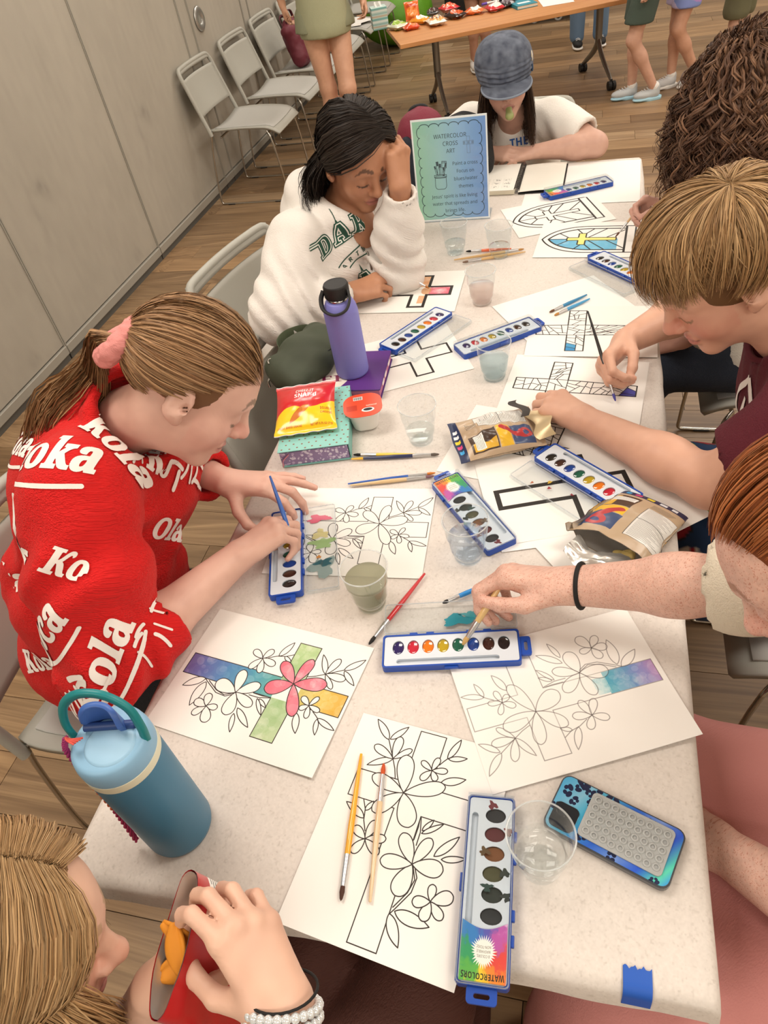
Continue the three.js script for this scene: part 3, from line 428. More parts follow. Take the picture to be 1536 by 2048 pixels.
sheetOnTable('coloring_page', 'mosaic cross colouring page under the crumpled tan snack bag', 0.282, -0.819, 0.234, paperM('page_mosaic', mosC), 0);
sheetOnTable('coloring_page', 'bold outlined cross page painted orange and pink', -0.070, -1.449, 0.002, paperM('page_bold_paint', boldSheet('y', 3.6)), 1);
sheetOnTable('coloring_page', 'unpainted bold outlined cross page beside the purple book', -0.0226, -1.1273, -0.446, paperM('page_bold', boldSheet(null, 2.2)), 0);
sheetOnTable('coloring_page', 'unpainted thick outlined cross page under an open paint tray lid', 0.356, -0.705, -0.298, paperM('page_thick', boldSheet(null, 4.2)), 2);
sheetOnTable('coloring_page', 'unpainted church window colouring page by the sketchbook', 0.290, -1.890, 2.80, paperM('page_window', windowSheet(false)), 0);
sheetOnTable('coloring_page', 'church window colouring page painted yellow and blue', 0.388, -1.712, -3.059, paperM('page_window_blue', windowSheet(true)), 1);
sheetOnTable('paper_sheet', 'blank white sheet sticking out under the thick cross page', 0.370, -0.690, -0.27, blankPaper, 1);
sheetOnTable('paper_sheet', 'blank white sheet hanging over the table edge beside the boy', 0.420, -0.660, -0.66, blankPaper, 1.4);
sheetOnTable('paper_sheet', 'blank white sheet behind the mosaic cross page', 0.335, -1.34, 2.6, blankPaper, 0.6);
sheetOnTable('paper_sheet', 'large blank white sheet at the far end of the table', 0.36, -2.12, -1.53, blankPaper, -0.2, { w: 0.34, h: 0.33 });

/* ------------------------------------------------ watercolour trays */
const blueCase = mat('tray_blue', 0x1748a8, 0.35), insertM = mat('tray_insert', 0xd5dde6, 0.35, { phys: true, clearcoat: 0.4 });
const clearM = new THREE.MeshPhysicalMaterial({ color: 0xf4f7f8, roughness: 0.03, transmission: 1, thickness: 0, ior: 1.45, name: 'clear_plastic' });
const labelTex = canvasTex(384, 320, (c, W, H) => {
  const r = rng(77), cols = ['#e8453c', '#f08a2c', '#f5d02f', '#5fb54a', '#2f9e62', '#2f7fc4', '#5b55b0', '#c257a8'];
  c.fillStyle = '#fff'; c.fillRect(0, 0, W, H);
  for (let k = 0; k < 900; k++) { const x = r() * W, y = r() * H, a = Math.atan2(y - H * 0.45, x - W / 2), i = ((a + Math.PI) / (2 * Math.PI) * 8 + r() * 0.7) | 0; c.globalAlpha = 0.5; c.fillStyle = cols[i % 8]; c.beginPath(); c.ellipse(x, y, 12 + r() * 22, 12 + r() * 22, 0, 0, 7); c.fill(); } c.globalAlpha = 1;
  c.fillStyle = '#fdfaf0'; c.beginPath(); for (let i = 0; i < 64; i++) { const a = i / 64 * 6.283, q = (i % 2 ? 74 : 92 + r() * 26); c.lineTo(W / 2 + Math.cos(a) * q, H * 0.56 + Math.sin(a) * q * 0.95); } c.fill();
  c.fillStyle = '#7a6a58'; c.textAlign = 'center'; c.font = '24px sans-serif'; ['8 COLORS', 'WASHABLE', 'NON-TOXIC'].forEach((s, i) => c.fillText(s, W / 2, H * 0.5 + i * 28)); c.fillStyle = '#1d1a17'; c.font = 'bold 50px sans-serif'; c.fillText('WATERCOLORS', W / 2, 50, W - 20);
});
const TW = 0.057, TLn = 0.202;
const PAINT = [0x2a1f5c, 0xc2243a, 0xe0761c, 0xb79a22, 0x0c5a46, 0x0e3f90, 0x3c2019, 0x1a1b1c];
const PAINT_DIRTY = [0x26272a, 0x5a2326, 0x7a4a25, 0x4c4a2c, 0x283029, 0x25292b, 0x302322, 0x1d1e1f];
const blob = (rx, rz, seed, n = 26, k = 0.25) => { const r = rng(seed), ph = r() * 6, o = []; for (let i = 0; i < n; i++) { const a = i / n * 6.2832, q = 1 + k * (Math.sin(a * 3 + ph) * 0.5 + Math.sin(a * 5 + ph * 2) * 0.4 + (r() - 0.5) * 0.5); o.push([Math.cos(a) * rx * q, Math.sin(a) * rz * q]); } return o; };
const oval = (cx, cz, rx, rz, n = 20) => Array.from({ length: n }, (_, i) => [cx + Math.cos(i / n * 6.2832) * rx, cz + Math.sin(i / n * 6.2832) * rz]);
const paintMat = (c, wet) => mat('paint_' + c.toString(16) + (wet ? 'w' : 'd'), c, wet ? 0.12 : 0.65, wet ? { phys: true, clearcoat: 1, clearcoatRoughness: 0.05 } : {});
// tray: local -z points to the hang tab; pans on the hinge side (-x); lid 'open' lies to -x, 'closed' sits on top, null = none seen
function paintTray(label, cx, cz, t, { lid = 'open', card = false, dirty = false, wet = true, smears = [], level = 0, pitch = 0 } = {}) {
  const g = thing('paint_tray', label, 'paint tray', [cx, TY + 0.0008 + level * 0.0008, cz], Math.atan2(-Math.cos(t), -Math.sin(t)));
  g.rotation.order = 'YXZ'; g.rotation.x = pitch;
  const inner = rrect(TW - 0.005, TLn - 0.005, 0.004, 3);
  mesh('case', [slab(rrect(TW, TLn, 0.005), 0.0125, { holes: [inner.slice().reverse()] }), slab(rrect(TW - 0.001, TLn - 0.001, 0.005), 0.003), ...[-0.055, -0.03, 0.03, 0.055].map(z => box(0.004, 0.006, 0.012, -TW / 2 - 0.0015, 0.009, z, 0.0012)), box(0.004, 0.005, 0.02, TW / 2 + 0.001, 0.007, 0, 0.001)], blueCase, g);
  const tz = -TLn / 2 - 0.007; mesh('hang_tab', slab(rrect(0.032, 0.017, 0.004).map(p => [p[0], p[1] + tz]), 0.004, { holes: [rrect(0.017, 0.005, 0.0024).map(p => [p[0], p[1] + tz - 0.001]).reverse()] }).translate(0, 0.006, 0), blueCase, g);
  const px = -0.006, pans = []; for (let i = 0; i < 8; i++) pans.push(0.0775 - i * 0.0222);
  mesh('insert', [slab(inner.map(p => [p[0] * 0.99, p[1] * 0.995]), 0.004, { holes: [...pans.map(z => oval(px, z, 0.0122, 0.0088, 18).reverse()), rrect(0.008, 0.15, 0.004, 3).map(p => [p[0] + 0.0185, p[1] + 0.005]).reverse()] }).translate(0, 0.0075, 0), slab(inner.map(p => [p[0] * 0.98, p[1] * 0.99]), 0.002).translate(0, 0.0035, 0)], insertM, g);
  pans.forEach((z, i) => { const col = (dirty ? PAINT_DIRTY : PAINT)[i], pm = paintMat(col, wet && !dirty); const p = mesh('paint_pan', lathe([[0.0001, 0.0052], [0.006, 0.0055], [0.0105, 0.0064], [0.0121, 0.0075], [0.0121, 0.003]], 24).scale(1, 1, 0.72).translate(px, 0.0022, z), pm, g); });
  if (dirty) [[0, 0.004, 0.09, 0x6c2b33], [1, -0.016, 0.06, 0x6d2a30], [2, 0.011, 0.035, 0x5d4626], [3, -0.013, 0.013, 0x2c342c], [4, 0.006, -0.004, 0x24403a], [5, -0.016, -0.012, 0x2b3330]].forEach(([i, dx, z, c]) => mesh('paint_smear', slab(blob(0.0055, 0.0045, i + 3, 18, 0.6), 0.0003).translate(px + dx, 0.0115, z), paintMat(c, false), g));
  if (card) mesh('label_card', (() => { const q = sheet((u, v) => [(u - 0.5) * (TW - 0.008), 0.0127, -TLn / 2 + 0.004 + (1 - v) * (0.058 - 0.008 * Math.sin(u * Math.PI))], 12, 6, 0.0004); const uv = q.attributes.uv; for (let k = 0; k < uv.count; k++) uv.setXY(k, uv.getX(k), uv.getY(k)); return q; })(), mat('tray_label', 0xffffff, 0.4, { map: labelTex }), g);
  if (lid) {
    const L = new THREE.Group(); L.name = 'lid'; g.add(L);
    const w = TW - 0.001, l = TLn - 0.001, y = lid === 'open' ? 0.0012 : 0.0128, h = 0.0075, e = 0.0012;
    const wall = (a, b, c, x, yy, z) => new THREE.PlaneGeometry(a, b).rotateY(c).translate(x, yy, z);
    const rim = slab(rrect(w, l, 0.005), 0.0012, { holes: [rrect(w - 0.0026, l - 0.0026, 0.004).reverse()] });
    const q = mesh('lid_shell', [new THREE.ShapeGeometry(new THREE.Shape(rrect(w, l, 0.005).map(p => new THREE.Vector2(...p)))).rotateX(-Math.PI / 2).translate(0, lid === 'open' ? 0 : h, 0), wall(w, h, 0, 0, h / 2, l / 2), wall(w, h, 0, 0, h / 2, -l / 2), wall(l, h, Math.PI / 2, w / 2, h / 2, 0), wall(l, h, Math.PI / 2, -w / 2, h / 2, 0)], clearM, L);
    mesh('lid_rim', rim.translate(0, lid === 'open' ? h : 0, 0), mat('lid_rim', 0xe9edf0, 0.15, { phys: true, transmission: 0.75, thickness: 0 }), L);
    smears.forEach(([dx, dz, rx, rz, c, sd, al]) => mesh('paint_smear', slab(blob(rx, rz, sd, 30, 0.5), 0.0003).translate(dx, 0.0009, dz), mat('smear_' + c.toString(16), c, 0.3, { transparent: true, opacity: al || 0.75 }), L));
    if (lid === 'open') L.position.set(-TW - 0.0045, y, 0); else L.position.set(0, y, 0);
  }
  return g;
}
paintTray('open paint tray whose green pan a freckled hand is dipping into', 0.210, -0.343, -0.175, { level: 1, smears: [[0.004, -0.012, 0.010, 0.022, 0x1f8fa0, 4, 0.8], [-0.006, -0.03, 0.006, 0.012, 0x2aa3b0, 14, 0.6]] });
paintTray('closed dirty paint tray with a rainbow label at the table edge', 0.299, -0.031, 1.514, { lid: 'closed', card: true, dirty: true, level: 3 });
paintTray('open paint tray under red fleece hands, its lid smeared with colours', -0.105, -0.513, 1.265, { level: 0, smears: [[0.004, 0.075, 0.02, 0.009, 0xe0708a, 5, 0.75], [0.002, 0.035, 0.014, 0.01, 0xd8d08a, 6, 0.45], [-0.002, 0.012, 0.020, 0.012, 0x9cc27c, 7, 0.55], [0, -0.045, 0.021, 0.022, 0x8fa9a8, 8, 0.5], [-0.002, -0.035, 0.014, 0.008, 0x2e8496, 9, 0.7], [0.006, -0.02, 0.004, 0.003, 0xc2802c, 10, 0.9]] });
paintTray('open paint tray resting on the thick cross page', 0.395, -0.730, -2.437, { level: 6, smears: [[0.0, -0.03, 0.003, 0.003, 0x9c3340, 3, 0.9], [0.012, -0.04, 0.004, 0.003, 0xc9a53a, 4, 0.9], [-0.01, -0.062, 0.003, 0.002, 0xb5623a, 5, 0.9], [0.014, 0.01, 0.002, 0.003, 0x8a2c38, 6, 0.9]] });
paintTray('closed paint tray with a rainbow label behind a water cup', 0.204, -0.634, -2.220, { lid: 'closed', card: true, dirty: true, level: 1 });
paintTray('open paint tray beside the purple bottle, lid folded toward a bold cross page', -0.008, -1.242, 2.143, { wet: true, level: 2 });
paintTray('closed paint tray with crackled reflections under the mosaic page corner', 0.190, -1.205, -0.62, { lid: 'closed', level: 0, dirty: false });
paintTray('closed paint tray with a rainbow label beside the sketchbook', 0.348, -2.055, 2.72, { lid: 'closed', card: true, level: 1 });
paintTray('open paint tray beside the blond boy head', 0.470, -1.520, -2.30, { level: 0 });

/* ------------------------------------------------ cups of rinse water */
const CUPP = [[0.0235, 0.0], [0.0242, 0.003], [0.0262, 0.018], [0.0275, 0.0185], [0.0285, 0.022], [0.0322, 0.052], [0.0335, 0.053], [0.034, 0.056], [0.0362, 0.084]];
const CH = 0.086;
function cup(label, x, z, level, color, murk, group) {
  const g = thing('plastic_cup', label, 'cup', [x, TY + 0.001, z], 0, group);
  mesh('cup_wall', lathe([[0.0001, 0.002], [0.018, 0.002], [0.0225, 0.0], ...CUPP], 48), clearM, g);
  mesh('rolled_rim', new THREE.TorusGeometry(0.0371, 0.0012, 8, 56).rotateX(Math.PI / 2).translate(0, CH - 0.001, 0), mat('cup_rim', 0xeff2f2, 0.12, { phys: true, transmission: 0.7, thickness: 0 }), g);
  const h = level, rAt = y => { for (let i = 1; i < CUPP.length; i++) if (y <= CUPP[i][1]) { const a = CUPP[i - 1], b = CUPP[i]; return lerp(a[0], b[0], (y - a[1]) / (b[1] - a[1])); } return 0.036; };
  const pr = [[0.0001, 0.003], [rAt(0.003) - 0.0012, 0.003]]; for (const [r, y] of CUPP) if (y > 0.004 && y < h - 0.002) pr.push([r - 0.0009, y]); pr.push([rAt(h) - 0.0009, h], [0.0001, h]);
  const wm = murk ? new THREE.MeshPhysicalMaterial({ color, roughness: 0.45, transmission: 0.75, thickness: 0, ior: 1.33, name: 'rinse_water' }) : new THREE.MeshPhysicalMaterial({ color, roughness: 0.0, transmission: 1, thickness: 0, ior: 1.33, name: 'clear_water' });
  mesh('water', lathe(pr, 48), wm, g); return g;
}
cup('clear cup of clean water beside the phone', 0.356, -0.067, 0.042, 0xfdfefe, false);
cup('clear cup of murky olive rinse water', 0.069, -0.424, 0.060, 0xcfceb8, true);
cup('clear cup of faintly blue water in front of a labelled tray', 0.210, -0.537, 0.048, 0xf0f5fb, false);
cup('clear cup with a little clean water by the yellow and navy brushes', 0.076, -0.838, 0.026, 0xfafcfc, false);
cup('clear cup of cloudy pale blue water beside the mosaic page', 0.198, -1.059, 0.046, 0xdfeaec, true);
cup('clear cup of pinkish rinse water by the painted bold cross', 0.133, -1.382, 0.046, 0xf4e6e0, true);
cup('clear cup standing in front of the sign', 0.025, -1.668, 0.030, 0xfafcfc, false);
cup('clear cup with brushes crossing behind it', 0.151, -1.635, 0.030, 0xfafcfc, false);

/* ------------------------------------------------ brushes */
const ferruleM = mat('ferrule', 0xc9c9c9, 0.28, { metalness: 0.9 });
function brush(label, a, b, handle, { r = 0.0033, bristle = 0x3a2a22, tip = null, flat = 1, group } = {}) {
  const A = V(...a), B = V(...b), L = A.distanceTo(B), g = thing('paint_brush', label, 'paint brush', a, 0, group); const q = new THREE.Quaternion().setFromUnitVectors(V(0, 1, 0), B.clone().sub(A).normalize()); g.quaternion.copy(q);
  const fl = Math.min(0.035, L * 0.22), bl = Math.min(0.016, L * 0.12), hl = L - fl - bl;
  const hm = (c, k) => mat('brush_' + c.toString(16), c, 0.35, { phys: true, clearcoat: 0.5 });
  if (tip) { mesh('handle', lathe([[0.0001, hl * 0.2], [r * 0.85, hl * 0.2], [r * 1.25, hl * 0.7], [r * 1.1, hl], [0.0001, hl]], 14), hm(handle), g); mesh('handle_end', lathe([[0.0001, 0], [r * 0.55, 0.001], [r * 0.85, hl * 0.2], [0.0001, hl * 0.2]], 14), hm(tip), g); }
  else mesh('handle', lathe([[0.0001, 0], [r * 0.55, 0.001], [r * 0.8, hl * 0.2], [r * 1.25, hl * 0.72], [r * 1.1, hl], [0.0001, hl]], 14), hm(handle), g);
  mesh('ferrule', lathe([[r * 1.12, hl - 0.001], [r * 1.15, hl + fl * 0.3], [r * 1.02, hl + fl * 0.34], [r * 1.1, hl + fl * 0.4], [r * 0.85, hl + fl]], 14).scale(1, 1, flat), ferruleM, g);
  mesh('bristles', lathe([[r * 0.8, hl + fl - 0.001], [r * 0.95, hl + fl + bl * 0.4], [r * 0.55, hl + fl + bl * 0.85], [0.0002, hl + fl + bl]], 12).scale(1, 1, flat), mat('bristle_' + bristle.toString(16), bristle, 0.8), g);
  return g;
}
const BY = TY + 0.0046;
brush('yellow paint brush with black bristles next to a navy brush', [0.087, BY, -0.787], [-0.052, BY, -0.781], 0xe6c22a, { bristle: 0x191716 });
brush('navy paint brush with a yellow end next to a yellow brush', [-0.053, BY, -0.768], [0.1204, BY, -0.790], 0x1b2650, { tip: 0xe6b42a, bristle: 0x5a5048 });
brush('thin blue paint brush with orange bristles by the teal journal', [-0.0414, BY, -0.696], [0.122, BY, -0.736], 0x1f56ad, { bristle: 0xc9772a, r: 0.0028 });
brush('bare wood paint brush with mauve bristles by the teal journal', [-0.035, BY, -0.692], [0.121, BY, -0.727], 0xd7b98a, { bristle: 0x7d5a63 });
brush('red paint brush with a black tip leaning toward the murky cup', [0.1455, BY + 0.002, -0.488], [0.0839, BY, -0.341], 0xc22a30, { bristle: 0x1a1816 });
brush('bright blue paint brush with a black tip beside the freckled hand', [0.252, BY + 0.004, -0.475], [0.184, BY + 0.004, -0.428], 0x1f86d0, { bristle: 0x1c1a1a });
brush('orange-yellow paint brush on the unpainted floral page', [0.1148, BY + 0.001, -0.168], [0.134, BY + 0.001, 0.0132], 0xeaa81d, { bristle: 0x4a2c20 });
brush('pale wood paint brush with orange bristles on the unpainted floral page', [0.1681, BY + 0.001, 0.009], [0.148, BY + 0.001, -0.1591], 0xe0c39a, { bristle: 0xc24f22 });
brush('long bare wood paint brush behind the clear cups', [0.028, BY, -1.614], [0.215, BY, -1.6625], 0xd3ad74, { bristle: 0xb48346 });
brush('orange paint brush with black bristles behind the clear cups', [0.180, BY, -1.668], [0.0543, BY, -1.663], 0xe2683a, { bristle: 0x191716 });
brush('wood paint brush with a silver ferrule in front of the clear cups', [0.22, BY, -1.645], [0.0536, BY, -1.597], 0xd3ad74, { bristle: 0x7a6150 });
brush('turquoise paint brush lying behind the mosaic page', [0.385, BY + 0.001, -1.398], [0.30, BY + 0.001, -1.318], 0x2f86b4, { bristle: 0x6b4a30 });
brush('light blue paint brush crossing the turquoise one', [0.392, BY + 0.001, -1.378], [0.312, BY + 0.001, -1.303], 0x3b9bcf, { bristle: 0xb98646 });

/* ------------------------------------------------ sign */
{
  const tex = canvasTex(1100, 1424, (c, W, H) => {
    c.fillStyle = '#f7f7f5'; c.fillRect(0, 0, W, H); const g = c.createLinearGradient(30, 0, W - 30, 0); g.addColorStop(0, '#a2d2b3'); g.addColorStop(0.35, '#a5cfd2'); g.addColorStop(0.65, '#93bbe0'); g.addColorStop(1, '#7b9fd8'); c.fillStyle = g; c.fillRect(22, 26, W - 44, H - 52);
    c.strokeStyle = '#2c4048'; c.lineWidth = 9; c.lineCap = 'round'; const x0 = 120, x1 = W - 120, y0 = 110, y1 = H - 110, nx = 6, ny = 9;
    for (let i = 0; i < nx; i++) { const w = (x1 - x0) / nx, x = x0 + w * (i + 0.5); c.beginPath(); c.ellipse(x, y0, w / 2, 42, 0, Math.PI, 0); c.stroke(); c.beginPath(); c.ellipse(x, y1, w / 2, 42, 0, 0, Math.PI); c.stroke(); }
    for (let i = 0; i < ny; i++) { const h = (y1 - y0) / ny, y = y0 + h * (i + 0.5); c.beginPath(); c.ellipse(x0, y, 40, h / 2, 0, Math.PI / 2, -Math.PI / 2); c.stroke(); c.beginPath(); c.ellipse(x1, y, 40, h / 2, 0, -Math.PI / 2, Math.PI / 2); c.stroke(); }
    c.fillStyle = '#22343c'; c.textAlign = 'center'; c.font = '76px sans-serif'; c.fillText('WATERCOLOR', 560, 270, 540); c.fillText('CROSS', 560, 370, 250); c.fillText('ART', 560, 470, 150);
    c.font = '66px sans-serif'; ['Paint a cross', 'Focus on', 'blues/water', 'themes'].forEach((s, i) => c.fillText(s, 760, 640 + i * 106, 420)); ['Jesus’ spirit is like living', 'water that spreads and', 'brings life.'].forEach((s, i) => c.fillText(s, 580, 1090 + i * 104, 700));
    c.strokeStyle = 'rgba(90,105,125,0.55)'; c.lineWidth = 5; c.strokeRect(800, 270, 44, 220); c.strokeRect(748, 330, 150, 44); for (let k = 0; k < 9; k++) { c.beginPath(); c.arc(765 + (k % 3) * 58, 340 + Math.floor(k / 3) * 12, 11, 0, 7); c.stroke(); }
    c.strokeStyle = '#2c4048'; c.lineWidth = 7; c.beginPath(); c.moveTo(305, 800); c.lineTo(302, 905); c.quadraticCurveTo(305, 960, 350, 962); c.lineTo(420, 962); c.quadraticCurveTo(468, 960, 470, 905); c.lineTo(468, 800); c.stroke(); c.beginPath(); c.ellipse(386, 790, 90, 16, 0, 0, 7); c.stroke(); c.strokeRect(296, 760, 180, 34);
    for (const [x, y, w, h, a] of [[300, 640, 18, 120, -0.25], [332, 580, 30, 180, -0.1], [378, 610, 22, 150, 0.02], [420, 575, 66, 90, 0.06], [430, 660, 22, 110, 0.05], [470, 600, 18, 170, 0.3]]) { c.save(); c.translate(x, y); c.rotate(a); c.strokeRect(0, 0, w, h); c.beginPath(); for (let i = 0; i < 4; i++) { c.moveTo(i * w / 4, 0); c.lineTo(i * w / 4 + 4, h * 0.3); } c.stroke(); c.restore(); }
  });
  const s = thing('standing_sign', 'acrylic stand holding a green to blue printed sign about painting a cross', 'sign', [-0.011, TY, -1.885], 0.02);
  const sheetG = box(SH, LH, 0.0015, 0, LH / 2 + 0.002, 0); const front = new THREE.PlaneGeometry(SH, LH).translate(0, LH / 2 + 0.002, 0.0011);
  const tilt = new THREE.Matrix4().makeRotationX(-0.10); sheetG.applyMatrix4(tilt); front.applyMatrix4(tilt);
  mesh('backing_card', sheetG, mat('sign_card', 0xf2f1ee, 0.5), s); mesh('printed_sheet', front, mat('sign_print', 0xffffff, 0.45, { map: tex }), s);
  mesh('acrylic_pane', new THREE.PlaneGeometry(SH + 0.004, LH + 0.004).translate(0, LH / 2 + 0.002, 0.003).applyMatrix4(tilt), clearM, s);
  mesh('acrylic_foot', box(SH, 0.003, 0.075, 0, 0.0018, -0.035), mat('lid_rim', 0xe9edf0, 0.15), s);
}
/* ------------------------------------------------ bottles */
{
  const b = thing('water_bottle', 'blue insulated water bottle with a teal carry loop and braided cord', 'water bottle', [-0.100, TY, -0.040], 0);
  const body = mat('bottle_blue', 0x3f7593, 0.42, { phys: true, clearcoat: 0.1 });
  mesh('body', lathe([[0.0001, 0], [0.037, 0], [0.0415, 0.003], [0.043, 0.010], [0.0435, 0.195], [0.0001, 0.195]], 64), body, b);
  mesh('cream_ring', lathe([[0.0438, 0.190], [0.0442, 0.192], [0.0442, 0.2015], [0.0438, 0.203], [0.0001, 0.203]], 64), mat('ring_cream', 0xdcdcc4, 0.5), b);
  const lid = mesh('lid', lathe([[0.0438, 0.2025], [0.0442, 0.206], [0.0442, 0.216], [0.0425, 0.226], [0.037, 0.231], [0.0001, 0.2315]], 64), mat('lid_paleblue', 0x86b3d2, 0.45), b);
  mesh('lid_panel', lathe([[0.0001, 0.2335], [0.026, 0.2330], [0.029, 0.231], [0.029, 0.229]], 48).scale(1, 1, 0.92).translate(0.006, 0, 0.006), mat('lid_paleblue2', 0x93bdd9, 0.4), lid);
  mesh('spout_cover', sheet((u, v) => { const a = (u - 0.5) * 2.3, r = 0.026; return [-0.006 + Math.sin(a) * r * (0.9 + 0.15 * v) , 0.231 + v * 0.034 * Math.sqrt(clamp(1 - Math.pow(Math.abs(u - 0.5) * 1.9, 4), 0, 1)), -0.024 + (1 - Math.cos(a)) * r * 0.9 + v * 0.004]; }, 24, 10, 0.006), mat('spout_blue', 0x3c63ad, 0.45), lid);
  mesh('spout_hinge', tube([[-0.03, 0.235, -0.006], [0.026, 0.235, -0.018]], 0.005, 10), mat('hinge_navy', 0x28447c, 0.5), lid);
  mesh('carry_loop', tube([[-0.043, 0.222, 0.002], [-0.047, 0.245, -0.002], [-0.040, 0.272, -0.01], [-0.018, 0.289, -0.016], [0.010, 0.288, -0.019], [0.032, 0.270, -0.018], [0.040, 0.245, -0.012], [0.040, 0.224, -0.008]], 0.0055, 12, { sub: 6, flat: 0.6 }), mat('loop_teal', 0x0f7c80, 0.4), lid);
  // braided cord in pieces of three colours
  const P = [[-0.040, 0.243, 0.012], [-0.047, 0.225, 0.016], [-0.049, 0.19, 0.018], [-0.049, 0.15, 0.020], [-0.048, 0.10, 0.022], [-0.046, 0.06, 0.026], [-0.043, 0.015, 0.032]].map(p => V(...p)), C3 = new THREE.CatmullRomCurve3(P);
  for (const [t0, t1, c] of [[0, 0.34, 0xa3306f], [0.34, 0.52, 0xb8243e], [0.52, 0.72, 0xd9632c], [0.72, 1, 0xb0305c]]) { const S = []; for (let k = 0; k < 3; k++) { const pts = []; for (let i = 0; i <= 18; i++) { const t = lerp(t0, t1, i / 18), q = C3.getPoint(t), a = t * 62 + k * 2.094; pts.push(V(q.x + Math.cos(a) * 0.0022, q.y, q.z + Math.sin(a) * 0.0022)); } S.push(tube(pts, 0.0017, 6)); } mesh('braided_cord', S, mat('cord_' + c.toString(16), c, 0.8), b); }
  mesh('cord_tassel', [0, 1, 2, 3, 4].map(k => tube([[-0.040, 0.243, 0.012], [-0.030, 0.246 + k * 0.001, 0.014 + k * 0.001], [-0.022, 0.240 + k * 0.002, 0.014 + (k - 2) * 0.003]], 0.0012, 5, { sub: 3 })), mat('cord_tassel', 0xd9574a, 0.8), b);
}
{
  const b = thing('water_bottle', 'lavender water bottle with black strap lid standing on the purple book', 'water bottle', [-0.114, 0.7665, -1.041], 0);
  mesh('body', lathe([[0.0001, 0], [0.032, 0], [0.0355, 0.003], [0.0365, 0.008], [0.0365, 0.150], [0.034, 0.163], [0.0285, 0.174], [0.0245, 0.178], [0.0001, 0.178]], 56), mat('bottle_lavender', 0x7d7cc4, 0.5), b);
  mesh('steel_neck', lathe([[0.0215, 0.177], [0.0215, 0.187], [0.0001, 0.187]], 40), mat('steel', 0xc0bfbd, 0.2, { metalness: 1 }), b);
  const lid = mesh('lid', lathe([[0.0255, 0.185], [0.0265, 0.188], [0.0265, 0.208], [0.0245, 0.2125], [0.0235, 0.2115], [0.0001, 0.2115]], 44), mat('black_plastic', 0x161515, 0.55), b);
  mesh('strap', tube([[-0.026, 0.200, 0.006], [-0.031, 0.186, 0.016], [-0.024, 0.170, 0.032], [0.0, 0.163, 0.040], [0.024, 0.170, 0.034], [0.031, 0.186, 0.018], [0.026, 0.200, 0.006]], 0.0065, 10, { sub: 6, flat: 0.45 }), mat('black_rubber', 0x1b1b1b, 0.6), lid);
}
const add0 = (a, b) => [a[0] + b[0], a[1] + b[1], a[2] + b[2]], mid0 = (a, b) => [(a[0] + b[0]) / 2, (a[1] + b[1]) / 2, (a[2] + b[2]) / 2];
/* ------------------------------------------------ books, pouch, snack cup, sketchbook, phone */
function bookBlock(w, h, t, r = 0.004) { return slab(rrect(w, h, r), t, { bevel: 0.0006 }); }
{
  const tx = canvasTex(512, 512, (c, W, H) => { c.fillStyle = '#e6ded0'; c.fillRect(0, 0, W, H); c.fillStyle = '#5a2c80'; c.beginPath(); c.moveTo(W * 0.62, 0); c.lineTo(W, 0); c.lineTo(W, H); c.lineTo(W * 0.5, H); c.quadraticCurveTo(W * 0.74, H * 0.55, W * 0.62, 0); c.fill(); c.fillStyle = '#7c1848'; c.font = 'bold 120px serif'; c.save(); c.translate(150, 420); c.rotate(-0.2); c.fillText('EFE', 0, 0); c.restore(); });
  const b = thing('book', 'purple and cream book under the lavender bottle', 'book', [-0.140, TY + 0.0012, -1.045], 0.05);
  mesh('cover', [bookBlock(0.20, 0.155, 0.003), bookBlock(0.20, 0.155, 0.003).translate(0, 0.0215, 0), box(0.003, 0.024, 0.152, -0.0985, 0.012, 0)], mat('book_purple', 0x4a2470, 0.5), b);
  mesh('page_block', box(0.192, 0.0195, 0.149, 0.001, 0.0122, 0), mat('book_pages', 0xb0698c, 0.7), b);
  const q = new THREE.PlaneGeometry(0.198, 0.153).rotateX(-Math.PI / 2).translate(0, 0.0247, 0); mesh('cover_print', q, mat('book_print', 0xffffff, 0.5, { map: tx }), b);
  [[0.0975, 0.03], [0.0975, 0.0], [0.0975, -0.045]].forEach(([x, z], i) => mesh('petal_print', slab(oval(0, 0, 0.006, 0.012, 14), 0.0004).rotateZ(-Math.PI / 2).translate(x, 0.0125, z), mat('petal_pale', 0xe6d3d2, 0.6), b));
}
